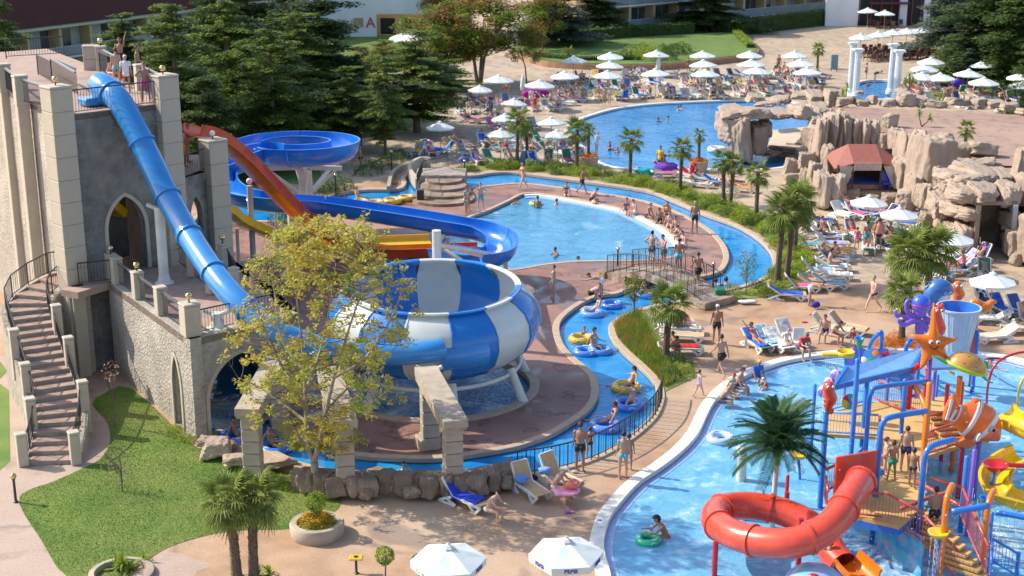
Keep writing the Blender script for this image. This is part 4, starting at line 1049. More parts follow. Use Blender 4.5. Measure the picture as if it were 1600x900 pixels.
def small_tree(u,v,h,R_,label,mat,n=900,trunk=.03,leaf=.05,sparse=False,group='small trees of the gardens',cat='small tree'):
 b=G(u,v);t=thing('small_tree',label,cat,tuple(b),group=group)
 m=MB().tube([b,b+Vector((.03,0,h*.6)),b+Vector((0,0,h*.9))],[trunk,trunk*.7,trunk*.4],7);rs=np.random.RandomState(n)
 for k in range(14 if sparse else 5):
  a=rs.uniform(0,6.3);m.tube([b+Vector((0,0,h*rs.uniform(.3,.6))),b+Vector((cos(a)*R_*.8,sin(a)*R_*.8,h*rs.uniform(.6,1)))],[trunk*.4,.005],4)
 m.build('trunk',m_bark,t)
 leafball('',b+Vector((0,0,h-R_*.8)),(R_,R_,R_*(1.3 if sparse else 1.0)),n,leaf,mat,t,'crown',rs,shell=.2 if sparse else.75)
small_tree(191,768,1.55,.62,'bare brownish sapling on the lawn',pm('dry_leaf',(.30,.17,.12),(.22,.13,.09),5,.8),190,.03,.045,True)
small_tree(180,668,2.6,.35,'thin sapling with a few pink leaves against the castle wall',pm('pink_leaf',(.46,.25,.20),(.38,.2,.15),5,.8),90,.025,.05,True)
small_tree(1165,462,2.1,.62,'sparse young tree between river bend and deck',lf_broad,420,.03,.06,True)
small_tree(990,498,2.0,.55,'greenish-brown young tree on the river tip next to the bridge',lf_broad,900,.04,.055,True)
small_tree(602,902,.95,.28,'little round topiary at the bottom edge left of the umbrella',lf_green,1100,.03,.035)
small_tree(655,908,.85,.2,'dark cone shrub half hidden by the left front umbrella',lf_dark,700,.03,.035)
pl=thing('ring_planter','round stone planter ring with golden bush on the tan paving','planter',tuple(G(496,840)))
c_=G(496,835);RO=.86
MB().lathe([(RO-.02,0),(RO,.03),(RO+.02,.4),(RO-.02,.46),(RO-.2,.46),(RO-.23,.40),(RO-.23,.2)],c_,40,caps=False).build('stone_ring',m_cream2,pl,ang=40)
MB().lathe([(RO-.2,.3),(.001,.34)],c_,24,caps=False).build('soil',m_lawn,pl)
tt=thing('topiary','small ball topiary rising from the golden bush in the ring planter','small tree',tuple(c_))
MB().tube([c_+Vector((0,0,.3)),c_+Vector((0,0,.95))],.03,7).build('trunk',m_bark,tt);leafball('',c_+Vector((0,0,1.15)),(.33,.33,.33),1500,.035,lf_green,tt,'crown',RS,shell=.75)
q=[]
for k in range(2600):
 a=RS.uniform(0,2*pi);r=.38+RS.normal()*.13;q.append((c_.x+cos(a)*r,c_.y+sin(a)*r,.38+abs(RS.normal())*.09+.18*max(0,1-abs(r-.38)/.25)))
o=bpy.data.objects.new('golden_bush',soup('golden_bush',leaves(np.array(q),.035,RS,up=.4),lf_yel,k=4));COL.objects.link(o);tag(o,'ring of golden yellow foliage inside the round stone planter','bush')
for u,v,w,lb,pal in((919,261,1.25,'round-cornered stone planter with orange flowers at the pool end',190),(1091,268,1.15,'octagonal stone planter with orange flowers at the near pool edge',200)):
 b=G(u,v);t=thing('stone_planter',lb,'planter',tuple(b),group='flower planters at the upper pool')
 MB().lathe([(w*.50,0),(w*.62,.75),(w*.64,.8),(w*.56,.8),(w*.55,.7)],b,8).build('pot',m_cream2,t)
 o=leafball('',b+Vector((0,0,.85)),(w*.5,w*.5,.16),500,.06,lf_flower,None,'orange_flowers',RS,shell=.3);tag(o,'mound of orange flowers in '+('the left planter' if u<1000 else 'the right planter')+' of the upper pool','flowers')
 z=ZY(pal+6,b.y);palm(b+Vector((0,0,.75)),max(.4,z-.95),.62,'small palm growing in the '+('left' if u<1000 else 'right')+' planter at the upper pool',seed=int(u),n=18,trunk_r=.1)
def hedge(pts,w,h,label,mat=lf_dark,dens=330,leaf=.07):
 P_=[Vector(p)for p in pts];rs=np.random.RandomState(len(label));t=thing('hedge',label,'hedge',tuple(P_[0]),group='clipped hedges');Q=[]
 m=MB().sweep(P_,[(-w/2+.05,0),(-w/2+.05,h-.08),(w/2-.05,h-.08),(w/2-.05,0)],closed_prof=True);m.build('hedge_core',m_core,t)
 for a,b in zip(P_,P_[1:]):
  L_=(b-a).length;u=(b-a)/L_;nn=Vector((-u.y,u.x,0));n=int(L_*(w+2*h)*dens*.35)
  for k in range(n):
   s_=rs.uniform(0,L_);c_=rs.uniform(-h,w+h)
   if c_<0:d,z=-w/2,h+c_
   elif c_>w:d,z=w/2,h-(c_-w)
   else:d,z=c_-w/2,h
   p=a+u*s_+nn*d;Q.append((p.x+rs.normal()*.04,p.y+rs.normal()*.04,p.z+z+rs.normal()*.05))
 o=bpy.data.objects.new('hedge_leaves',soup('hedge_leaves',leaves(np.array(Q),leaf,rs,up=.3),mat,k=4));COL.objects.link(o);attach(o,t)
hedge([G(880,74),G(980,66),G(1080,60)],1.6,2.0,'long dark clipped hedge below the balconies on the left',leaf=.12,dens=110)
hedge([G(1130,57),G(1345,32)],1.6,2.0,'long dark clipped hedge before the right hotel block',leaf=.12,dens=110)
hedge([G(840,98)+Vector((0,0,.6)),G(900,104)+Vector((0,0,.6)),G(1000,103)+Vector((0,0,.6))],.8,.5,'low clipped hedge along the raised lawn',leaf=.1,dens=130)
hedge([G(1150,62)+Vector((0,0,.6)),G(1164,75)+Vector((0,0,.6)),G(1172,84)+Vector((0,0,.6))],.9,.6,'short bright hedge at the right tip of the raised lawn',lf_green,leaf=.1,dens=130)
shrubs(LG([(975,92),(990,88),(1005,86),(1020,90),(1035,86),(1050,84),(1062,82),(1010,94),(1040,93)],.7),'rounded dark-leaved bush on the raised back lawn','bushes on the raised lawn',(2,0,1),(1.1,1.8),8)
shrubs(LG([(624,247),(600,262),(612,255),(577,272),(455,345),(475,340),(492,335),(530,295),(520,300),(510,305),(440,350)]),'dark rounded bush along the garden path behind the flume','bushes along the garden path',(2,2,0),(.7,1.2),9)
shrubs(LG([(430,756),(445,760),(455,765),(470,745),(418,745),(405,738),(385,728),(300,690),(290,688),(280,682),(272,672)]),'leafy tuft at the edge of the front lawn','tufts at the edge of the front lawn',(0,1),(.25,.45),10)
yucca(G(388,905),[(-.3,0,.1),(.3,0,.15),(.6,.1,.1)],'spiky ground plant at the foot of the twin palms',1.1,'low spiky plants')
yucca(G(225,878),[(0,0,.1)],'small tuft of sword leaves on the lawn tip',.9,'low spiky plants')
rg_=thing('ring_bed','round stone edging with spiky plants at the lawn tip','planter',tuple(G(190,900)))
c_=G(190,900);MB().lathe([(.95,0),(.97,.16),(.8,.18),(.78,0)],c_,28,caps=False).build('stone_ring',m_cream2,rg_,ang=40)
def feather_palm():
 b=G(1206,824,ZW);t=thing('plastic_palm','dark green artificial feather palm on a pale pole inside the red spiral slide','palm tree',tuple(b));top=Vector((b.x+.05,b.y,ZY(690,b.y)))
 MB().tube([b,b.lerp(top,.5),top-Vector((0,0,.4))],[.09,.085,.08],12).build('pole',m_wsteel,t,smooth=True)
 MB().lathe([(.08,-.55),(.16,-.42),(.20,-.15),(.13,.02),(.05,.12)],top,14).build('crown_base',m_palmbark,t,smooth=True)
 MB().lathe([(.11,-.8),(.11,-.45)],top,12).build('green_band',pm('lime_paint',(.25,.55,.05),None,rough=.4),t)
 fr=[]
 for sd in range(3):
  r_=random.Random(sd);m=MB();L_=2.0;N=16;pts=[]
  for i in range(N+1):
   s_=i/N;pts.append(Vector((L_*(s_-.12*s_*s_),0,L_*(.42*s_-(.48+.15*sd)*s_*s_))))
  m.tube(pts,[.022*(1-i/N*.8)for i in range(N+1)],5)
  for i in range(2,N*3):
   s_=i/(N*3);f=s_*N;k=min(N-1,int(f));p=pts[k].lerp(pts[k+1],f-k);d=(pts[min(k+1,N)]-pts[max(k-1,0)]).normalized()
   for sg in(-1,1):
    dd=(Vector((0,sg,0))*.9+d*.75+Vector((0,0,.25+r_.uniform(-.12,.12)))).normalized();blade(m,p,dd,.52*(1-.5*s_)*(.55+min(1,s_*4)*.45),.018,.18)
  fr.append(m.mesh('feather_frond',lf_plast))
 r_=random.Random(2)
 for i in range(64):
  e=(i+.5)/64;inst(fr[i%3],'feather_frond',t,tuple(top-b-Vector((0,0,.1+.18*e))),(r_.uniform(-.25,.25),-R(80-92*e),i*2.39996),r_.uniform(.8,1.02))
feather_palm()
# ---------------------------------------------------------------- artificial rocks
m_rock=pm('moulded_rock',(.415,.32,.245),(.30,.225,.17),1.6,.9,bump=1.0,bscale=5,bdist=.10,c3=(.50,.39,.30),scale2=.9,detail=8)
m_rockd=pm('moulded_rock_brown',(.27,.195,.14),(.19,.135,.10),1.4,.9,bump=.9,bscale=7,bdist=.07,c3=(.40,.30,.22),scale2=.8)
_bm=bmesh.new();bmesh.ops.create_icosphere(_bm,subdivisions=5,radius=1.0)
ICO=np.array([v.co[:]for v in _bm.verts]);ICOF=[tuple(v.index for v in f.verts)for f in _bm.faces];_bm.free()
def rock_mesh(seed,mat,blocky=1.0,vert=0.0,sharp=14):
 rs=np.random.RandomState(seed);n=13;N=rs.normal(size=(n,3));
 if vert:N[:,2]*=(1-vert)
 N/=np.linalg.norm(N,axis=1)[:,None];N=np.concatenate([N,[[0,0,1],[0,0,-1],[.95,.2,.1],[-.9,.3,.1],[.2,-.95,.15],[-.1,.95,.1]]]);N/=np.linalg.norm(N,axis=1)[:,None]
 h=rs.uniform(.72,1.0,len(N));h[-6:]=rs.uniform(.62,.80,6)
 d=ICO@N.T;d=np.maximum(d,1e-3);r=h/d;rr=(np.sum(r**-sharp,axis=1))**(-1/sharp)
 V=ICO*rr[:,None]
 nz=np.array([noise.noise(Vector(p)*1.7+Vector((seed,0,0)))*.16+(abs(noise.noise(Vector((p[0]*3.5,p[1]*3.5,p[2]*(1.1 if vert else 3.5)))+Vector((0,seed,0))))-.2)*.16+noise.noise(Vector(p)*11)*.022 for p in V])
 V=V*(1+nz)[:,None]
 if vert:V[:,:2]*=(1+.05*np.sin(np.arctan2(V[:,1],V[:,0])*5+seed))[:,None]
 V-=(V.max(0)+V.min(0))/2;V/=(V.max(0)-V.min(0))
 me=bpy.data.meshes.new('boulder');me.from_pydata([tuple(p)for p in V],[],ICOF);me.materials.append(mat)
 me.polygons.foreach_set('use_smooth',[True]*len(me.polygons));me.update();return me
RK=[rock_mesh(i,m_rock,vert=0,sharp=22)for i in range(8)];RKV=[rock_mesh(30+i,m_rock,vert=.75,sharp=22)for i in range(6)];RKD=[rock_mesh(60+i,m_rockd,sharp=20,vert=.3)for i in range(8)]
rr_=random.Random(12)
def rock(par,c,size,fam=None,rz=None,tilt=.12):
 fam=fam or RK;o=inst(rr_.choice(fam),'boulder',None,tuple(c),(rr_.uniform(-tilt,tilt),rr_.uniform(-tilt,tilt),rz if rz is not None else rr_.choice((0,pi/2,pi,-pi/2))+rr_.uniform(-.25,.25)),tuple(s_*1.08 for s_ in size))
 if par:attach(o,par)
 return o
def rock_px(par,u0,v0,u1,v1,y,dep=None,fam=None,**kw):
 uc=(u0+u1)/2;c_=GY(uc,(v0+v1)/2,y);px=F_PX/sqrt(y*y+(20-c_.z)**2)
 w=(u1-u0)/px;h=(v1-v0)/px;dd=dep or max(w,h)*.75;sdep=.22
 h=max(h*.45,h-dd*sdep)
 c_.y+=dd*.35
 if fam is None and h>w*1.25:fam=RKV
 return rock(par,c_,(w,dd,h),fam,rz=rr_.choice((0,pi))+rr_.uniform(-.2,.2),**kw)
ter_l=LG([(1300,166),(1345,168),(1450,172),(1600,180),(1800,190),(1850,420),(1660,330),(1594,292),(1566,300),(1560,268),(1500,236),(1450,222),(1400,206),(1340,192),(1296,184)],ter_z)
tag(MB().prism([(p.x,p.y)for p in ter_l],-.2,ter_z).build('clay_terrace',pav_ter),kind='structure')
gro=thing('rock_grotto','large sandy-brown artificial rock wall with arch, ledges and tunnel mouth right of the pool','rock formation',tuple(G(1400,330)))
def v_gnd(u):return np.interp(u,[1220,1280,1340,1400,1460,1520,1600],[290,328,320,328,362,402,412])
def v_ter(u):return np.interp(u,[1220,1290,1400,1500,1560,1600],[176,182,202,230,262,290])
def ywall(u,vb):
 f=max(0,min(1,(v_gnd(u)-vb)/(v_gnd(u)-v_ter(u))));return G(u,vb,ter_z*f**.9).y
for b in[(1276,182,1295,250),(1292,174,1309,240),(1306,171,1323,238),(1320,180,1336,240),(1332,182,1352,238),(1350,186,1364,240),(1358,188,1378,236),(1372,207,1396,240),(1382,176,1404,200),(1394,199,1420,250),(1406,206,1432,280),(1424,204,1450,300),(1438,208,1498,296),(1490,222,1522,252),(1520,220,1562,246),(1466,246,1522,272),(1459,254,1486,300),(1516,248,1566,270),(1472,268,1520,310),(1556,268,1594,302),(1590,230,1606,278),(1594,270,1620,330),(1480,316,1512,338),(1484,334,1502,362),(1466,318,1486,364),(1480,356,1504,388),(1572,332,1597,362),(1577,358,1606,405),(1581,394,1600,416),(1600,330,1640,420),(1380,301,1409,326),(1404,292,1441,330),(1436,286,1462,330),(1398,246,1424,300),(1420,270,1446,320),(1446,290,1470,330),(1274,268,1302,328),(1298,272,1325,328),(1264,252,1284,294),(1251,263,1267,290),(1224,247,1249,276),(1250,237,1277,266),(1286,226,1309,272),(1316,296,1350,324),(1345,300,1378,322),(1440,330,1462,352),(1226,270,1252,290),(1268,196,1290,226),(1420,228,1444,262),(1450,300,1480,326)]:
 u0,v0,u1,v1=b;rock_px(gro,u0-1,v0,u1+1,v1+3,ywall((u0+u1)/2,v1),dep=None if(v1-v0)<50 else 2.2)
for b in[(1290,186,1350,260,100),(1345,196,1420,262,99),(1420,215,1500,300,92),(1470,240,1560,300,88),(1300,180,1360,215,103),(1400,205,1460,250,97)]:
 rock_px(gro,*b[:4],b[4]+1.5,dep=3)
for b in[(1490,288,1534,330,76.6,2.6),(1522,287,1572,325,76.2,2.8),(1560,284,1598,334,76.6,2.6),(1500,318,1528,356,76.2,2.4),(1496,348,1528,408,75.9,2.6),(1574,328,1602,366,76.3,2.2),(1576,360,1606,410,75.8,2.2),(1478,310,1510,352,77.4,3),(1480,345,1506,392,77.0,3),(1476,262,1524,300,79.5,3.4),(1512,256,1566,298,79.0,4),(1552,262,1590,298,79.0,3),(1490,268,1550,304,78.4,3),(1500,330,1530,400,78.4,3),(1460,300,1492,350,79.0,3.4)]:rock_px(gro,*b[:4],b[4],dep=b[5])
ya=103.0
for b in[(1122,165,1168,192,104,3.5),(1150,163,1206,198,104,3.5),(1126,178,1162,236,103.5,3),(1140,180,1180,264,103,3.2),(1164,188,1198,250,104.5,3.0),(1124,172,1150,215,104,2.5),(1184,186,1208,218,105,2.0),(1194,170,1242,190,105,2.6),(1216,176,1246,190,104,2),(1239,160,1270,196,104,3.0),(1266,176,1292,208,103,3),(1166,146,1198,166,113,3),(1206,148,1240,168,112,3),(1238,142,1268,162,112,3),(1262,140,1296,166,111,4),(1290,138,1312,178,110,3),(1270,160,1300,190,106,3),(1182,158,1216,174,108,3),(1268,195,1290,250,100,2)]:
 rock_px(gro,*b[:4],b[4],dep=b[5])
MB().prism([(p.x,p.y)for p in LG([(1208,203),(1262,198),(1264,236),(1200,226)],.6)],-.3,.6).build('stone_slab',pm('slab_sand',(.62,.52,.40),(.55,.45,.35),1.5,.85,bump=.4,bscale=10),gro)
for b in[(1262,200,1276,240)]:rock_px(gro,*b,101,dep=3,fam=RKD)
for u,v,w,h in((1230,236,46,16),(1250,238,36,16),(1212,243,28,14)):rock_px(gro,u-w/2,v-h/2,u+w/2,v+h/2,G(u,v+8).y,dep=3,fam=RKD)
row=thing('boulder_row','row of rounded boulders along the far edge of the clay terrace','rocks',tuple(G(1480,170,ter_z)))
for b in[(1288,138,1312,160),(1310,150,1340,170),(1336,154,1362,170),(1358,147,1374,169),(1378,153,1405,171),(1402,143,1432,171),(1430,150,1452,171),(1449,155,1482,174),(1480,151,1514,170),(1510,147,1524,168),(1520,151,1548,171),(1544,155,1572,173),(1567,159,1598,178),(1592,168,1620,184),(1340,140,1352,152),(1404,138,1418,150)]:
 rock_px(row,*b,G((b[0]+b[2])/2,b[3]-3,ter_z).y,dep=1.6)
rw=thing('rock_wall','brown rough rock wall along the near bank of the river behind the blue-towel lounger','rock wall',tuple(G(640,780)))
for b in[(463,735,492,776),(488,738,520,778),(505,742,545,782),(540,742,566,783),(558,745,590,784),(560,756,586,785),(588,735,617,776),(598,742,640,775),(612,740,656,780),(640,738,672,776),(630,757,656,785),(655,740,690,784),(686,738,712,784),(706,740,736,784),(728,738,762,782),(757,736,784,772),(780,727,802,762),(778,742,800,770),(520,734,548,760),(570,734,600,750)]:
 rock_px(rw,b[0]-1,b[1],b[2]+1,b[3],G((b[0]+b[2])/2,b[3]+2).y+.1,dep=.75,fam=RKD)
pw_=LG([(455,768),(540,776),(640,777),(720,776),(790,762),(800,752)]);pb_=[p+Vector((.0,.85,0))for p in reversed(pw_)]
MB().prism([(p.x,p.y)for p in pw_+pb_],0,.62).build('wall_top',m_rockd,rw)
for u,v,w,h,fam,lb in((322,705,34,20,RK,'pale rounded rock beside the castle arch at the lawn corner'),(336,722,48,34,RK,'larger pale rock with a little planting between lawn and castle pool'),(372,735,50,24,RK,'flat pale rock left of the first portal pier'),(352,708,30,16,RKD,'low brown rock at the water edge under the castle arch'),(430,738,60,20,RK,'flat rock ledge between lawn and river left of the tree')):
 o=rock_px(None,u-w/2,v-h,u+w/2,v,G(u,v).y,dep=.9,fam=fam);tag(o,lb,'rock','rocks at the lawn corner')
tn=thing('tunnel','dark tunnel with a pale right wall leading under the rocks','tunnel',tuple(G(1550,404)))
a,b=G(1526,404),G(1576,404);bk=Vector((.6,3.2,0))
m_tw=pm('tunnel_wall',(.50,.54,.53),(.42,.46,.46),1,.7)
for p,nm,mt in((a,'left_wall',m_rockd),(b,'right_wall',m_tw)):
 w=.25 if nm=='right_wall' else-.25
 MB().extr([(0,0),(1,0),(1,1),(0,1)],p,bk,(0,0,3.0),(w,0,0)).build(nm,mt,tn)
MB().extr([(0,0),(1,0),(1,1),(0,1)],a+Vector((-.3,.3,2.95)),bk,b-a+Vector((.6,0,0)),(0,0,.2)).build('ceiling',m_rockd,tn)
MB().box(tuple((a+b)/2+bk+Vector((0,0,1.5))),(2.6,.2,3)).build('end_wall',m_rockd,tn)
tag(o:=MB().add([tuple(G(1528,402,.012)),tuple(G(1574,402,.012)),tuple(b+bk+Vector((0,0,.012))),tuple(a+bk+Vector((0,0,.012)))],[(0,1,2,3)]).build('tunnel_floor',pav_path),kind='structure')
sp=thing('rock_stair','shaded brown stair between rocks up to the clay terrace','stairs',tuple(G(1585,330)))
for k in range(14):
 z=ter_z*(k+1)/14;p=G(1584-k*.6,320-0*k,0);y=G(1580,348).y+(G(1575,262,ter_z).y-G(1580,348).y)*k/13;x=GY(1580,300,y).x
 MB().box((x,y+.25,z/2),(2.0,.62,z),ch=.02).build('step',m_rockd,sp)
m_col=pm('white_column',(.68,.74,.78),(.60,.66,.70),2,.5)
for u,vt,vb,r,lb in((1331,66,146,.30,'rear white column of the left pair by the plunge pool'),(1339,76,152,.32,'front white column of the left pair by the plunge pool'),(1394,68,146,.32,'rear white column of the right pair by the plunge pool'),(1403,78,154,.34,'front white column of the right pair by the plunge pool')):
 b=G(u,vb);zt=ZY(vt,b.y);b.x=GY(u,(vb+vt)/2,b.y).x;t=thing('white_column',lb,'column',tuple(b),group='white classical columns')
 n=20;prof=[(r*1.5,0),(r*1.5,.25),(r*1.2,.3),(r*1.25,.42),(r*1.0,.5)]
 MB().lathe(prof,b,20).build('base',m_col,t,ang=40)
 m=MB();vs=[]
 for z,s_ in((.5,1.0),(zt*.5,.97),(zt-.45,.86)):
  for k in range(32):a=2*pi*k/32;q=r*s_*(1-(.09 if k%2 else 0));vs.append((b.x+q*cos(a),b.y+q*sin(a),z))
 m.add(vs,[(i*32+k,i*32+(k+1)%32,i*32+32+(k+1)%32,i*32+32+k)for i in range(2)for k in range(32)]).build('shaft',m_col,t)
 MB().lathe([(r*.86,zt-.45),(r*1.0,zt-.42),(r*.95,zt-.36),(r*1.25,zt-.2),(r*1.35,zt-.18)],b,20).build('capital',m_col,t,ang=40)
 MB().box((b.x,b.y,zt-.09),(r*2.9,r*2.9,.18),ch=.02).build('abacus',m_col,t)
gz=thing('gazebo','open gazebo with a clay-red hipped roof and cream curtains among the rocks','gazebo',tuple(G(1348,318)))
m_roof=pm('roof_red',(.34,.115,.085),(.28,.09,.07),3,.7,bump=.5,bscale=1.2,stretch=(8,1,1));m_curt=pm('cream_curtain',(.62,.56,.44),(.52,.47,.37),3,.9);m_dark=pm('dark_timber',(.09,.06,.045),None,rough=.7);m_navy=pm('navy_cushion',(.03,.05,.22),None,rough=.8);m_plank=pm('deck_plank',(.36,.23,.14),(.28,.17,.1),4,.7)
yg=91.0;zr,ze=ZY(225,yg),ZY(256,yg-1.6);X0,X1=GY(1297,256,yg).x,GY(1402,256,yg).x;xm0,xm1=GY(1325,225,yg).x,GY(1369,225,yg).x;y0,y1=yg-1.9,yg+1.6;zb=.9
R_=[(xm0,yg,zr),(xm1,yg,zr),(X0,y0,ze),(X1,y0,ze),(X1,y1,ze),(X0,y1,ze)]
xf0,xf1=xm0+.1,xm1-.1
for f,nm in(([(xm0,yg,zr),(xm1,yg,zr),(xf1+.1,y0,ze+.1),(xf0-.1,y0,ze+.1)],'roof_panel'),([(xm0,yg,zr),(xf0-.1,y0,ze+.1),(X0,y0+.5,ze-.35),(X0,y1,ze)],'roof_panel'),([(xm1,yg,zr),(X1,y1,ze),(X1,y0+.5,ze-.35),(xf1+.1,y0,ze+.1)],'roof_panel'),([(xm1,yg,zr),(xm0,yg,zr),(X0,y1,ze),(X1,y1,ze)],'roof_panel')):
 vs=[Vector(p)for p in f];m=MB().add(vs+[p-Vector((0,0,.08))for p in vs],[(0,1,2,3),(7,6,5,4),(0,4,5,1),(1,5,6,2),(2,6,7,3),(3,7,4,0)]);m.build(nm,m_roof,gz)
MB().box(((xm0+xm1)/2,y0-.02,ze-.12),(xm1-xm0-.1,.05,.5),ch=.01).build('fascia_board',pm('sign_pink',(.52,.36,.30),(.62,.48,.40),6,.7),gz)
for x in(X0+.15,xm0,xm1,X1-.15):
 for y in(y0+.2,y1-.2):MB().box((x,y,(ze)/2),(.12,.12,ze-.1),ch=.01).build('post',m_dark,gz)
for x,sx in((X0+.25,1),(X1-.25,-1)):
 m=MB();N=10;vs=[]
 for i in range(N+1):
  s_=i/N;vs+=[(x+sx*1.1*s_,y0+.15+.06*sin(i*2.2),ze-.1),(x+sx*.35*s_,y0+.12+.05*sin(i*2.2),ze-1.6)]
 m.add(vs,[(2*i,2*i+2,2*i+3,2*i+1)for i in range(N)]).build('curtain',m_curt,gz,smooth=True)
MB().box(((X0+X1)/2,(y0+y1)/2,zb/2),(X1-X0+.4,y1-y0+.6,zb),ch=.03).build('platform',m_plank,gz)
MB().box(((X0+X1)/2,y1-.1,1.9),(X1-X0,.12,2.2)).build('back_panel',m_dark,gz)
for k in range(3):
 t=thing('day_bed','low bench with navy cushions inside the gazebo, '+('front','middle','rear')[k]+' one','bench',((X0+X1)/2-.3,y0+.7+k*.9,zb),group='navy benches in the gazebo')
 c_=Vector(t.location);MB().box(c_+Vector((0,0,.18)),(2.4,.6,.3),ch=.02).build('bench_frame',m_plank,t);MB().box(c_+Vector((0,0,.39)),(2.35,.55,.13),ch=.04).build('cushion',m_navy,t)
t=thing('blue_chair','shiny blue chair standing at the gazebo front','chair',((X0+X1)/2+1.1,y0+.3,zb));c_=Vector(t.location);mb_=pm('blue_plastic',(.02,.08,.62),None,rough=.25,coat=.3)
MB().box(c_+Vector((0,0,.45)),(.5,.5,.07),ch=.02).build('seat',mb_,t);MB().box(c_+Vector((0,.22,.85)),(.5,.06,.8),ch=.02).build('backrest',mb_,t)
for sx in(-.2,.2):
 for sy in(-.2,.2):MB().tube([c_+Vector((sx,sy,0)),c_+Vector((sx,sy,.45))],.025,6).build('leg',mb_,t)
 # ---------------------------------------------------------------- hotel blocks at the back
m_wwall=pm('white_render',(.76,.77,.79),(.70,.71,.73),.5,.8);m_ywall=pm('yellow_render',(.62,.46,.24),(.56,.41,.21),.8,.8);m_maroon=pm('maroon_roof',(.10,.022,.028),(.075,.018,.022),.8,.7,bump=.4,bscale=.8)
m_glass=pm('window_glass',(.05,.06,.07),(.09,.11,.12),.6,.12,spec=.8);m_curtw=pm('net_curtain',(.48,.50,.50),(.38,.40,.41),1.2,.8);m_rail=pm('balcony_glass',(.32,.37,.40),(.24,.29,.33),.5,.25,coat=.3);m_frame=pm('window_frame',(.55,.56,.57),None,rough=.5);m_dk=pm('dark_opening',(.02,.02,.022),None,rough=.8)
def hotel(name,label,a,b,z0,nfl,fh,nb,roof=None,wall=m_ywall,slab=m_wwall,depth=12,seed=1,side=False):
 """balcony block along the line a->b (facade faces the camera)"""
 a,b=Vector((a.x,a.y,0)),Vector((b.x,b.y,0));L_=(b-a).length;u=(b-a)/L_;n=Vector((u.y,-u.x,0));ang_=atan2(u.y,u.x)
 if n.y>0:n=-n
 t=thing(name,label,'building',tuple(a));M=Matrix.Translation(a)@Matrix((u,-n,Vector((0,0,1)))).transposed().to_4x4();bw=L_/nb
 def B(nm,x0,x1,y0_,y1_,z0_,z1_,mt,par=t):
  m=MB();m.box(((x0+x1)/2,(y0_+y1_)/2,(z0_+z1_)/2),(x1-x0,y1_-y0_,z1_-z0_));m.v=[tuple(M@Vector(p))for p in m.v];return m.build(nm,mt,par)
 H_=z0+nfl*fh;r_=random.Random(seed)
 B('wall',0,L_,1.6,depth,0,H_,wall)
 for f in range(nfl):
  zf=z0+f*fh
  B('floor_slab',-.1,L_+.1,-.05,1.59,zf-.22,zf,slab)
  B('balcony_rail',0,L_,0,.05,zf+.1,zf+1.0,m_rail);B('rail_bar',0,L_,-.03,.07,zf+1.0,zf+1.07,m_frame)
  for k in range(nb+1):B('partition',k*bw-.2,k*bw+.2,.1,1.6,zf,zf+fh-.23,wall)
  for k in range(nb):
   x0,x1=k*bw+.3,(k+1)*bw-.3;w=B('window',x0,x1,1.54,1.62,zf+.02,zf+fh-.5,m_frame)
   n_=3
   for j in range(n_):
    p0=x0+(x1-x0)*j/n_+.06;p1=x0+(x1-x0)*(j+1)/n_-.06
    B('pane',p0,p1,1.50,1.545,zf+.1,zf+fh-.6,m_curtw if r_.random()<.45 else m_glass,w)
 B('roof_slab',-.3,L_+.3,-.4,depth,H_-.22,H_+.15,slab)
 if roof:B('roof_band',-.6,L_+.6,-.9,depth,H_+.16,H_+roof,m_maroon);B('roof_edge',-.7,L_+.7,-1.0,depth,H_+roof,H_+roof+.25,slab)
 return t
a=GY(-60,100,140);b=GY(490,60,190)
hotel('hotel_block','low hotel block with a dark maroon roof band behind the castle',a,b,1.7,1,3.3,13,roof=4.4,seed=2)
a=GY(946,40,186);b=GY(1345,20,222)
hotel('hotel_block','hotel block with glass balconies and yellow partitions at the top right',a,b,.8,4,3.0,12,seed=5)
wb=thing('white_building','white hotel building with a recessed entrance and a red letter on the wall','building',tuple(GY(600,60,186)))
y=186.0;zx=lambda u,v:GY(u,v,y);x0,x1,z1=zx(470,50).x,zx(735,50).x,22
o0,o1=zx(588,30),zx(664,30);zt=ZY(22,y);z2=ZY(-2,y)
wall('wall',Vector((x0,y,0)),Vector((x1,y,0)),0,z1,.5,[((o0.x+o1.x)/2-x0,0,[(-(o1.x-o0.x)/2,0),(-(o1.x-o0.x)/2,zt),((o1.x-o0.x)/2,zt),((o1.x-o0.x)/2,0)])]+[((zx(u,0).x-x0),z2,[(-1.6,0),(-1.6,2.2),(1.6,2.2),(1.6,0)])for u in(603,650)],m_wwall,wb)
MB().box(((x0+x1)/2,y+8,z1/2),(x1-x0,1,z1)).build('back_wall',m_wwall,wb);MB().box(((o0.x+o1.x)/2,y+3.2,zt/2),(o1.x-o0.x+2,.2,zt+1)).build('recess_wall',m_ywall,wb)
MB().box(((x0+x1)/2,y+4.3,z1+.1),(x1-x0+.4,8.8,.3)).build('roof_slab',m_wwall,wb)
for u0,u1 in((589,614),(624,640)):
 p,q=zx(u0,40),zx(u1,40);d=MB().box(((p.x+q.x)/2,y+3.05,ZY(32,y)/2),(q.x-p.x,.1,ZY(32,y))).build('door',m_dk,wb);MB().box((p.x+.1,y+2.98,ZY(32,y)/2),(.12,.06,ZY(32,y))).build('door_frame',m_frame,d)
for u in(603,650):
 w=MB().box((zx(u,0).x,y+.35,z2+1.1),(3.1,.08,2.1)).build('window',m_glass,wb);MB().box((zx(u,0).x,y+.2,z2+.5),(3.1,.06,.06)).build('rail',m_frame,w)
MB().box(tuple(zx(560,35)+Vector((0,-.06,0))),(1.25,.08,1.15),ch=.02).build('poster',pm('brown_poster',(.36,.24,.13),(.50,.38,.22),2,.7),wb)
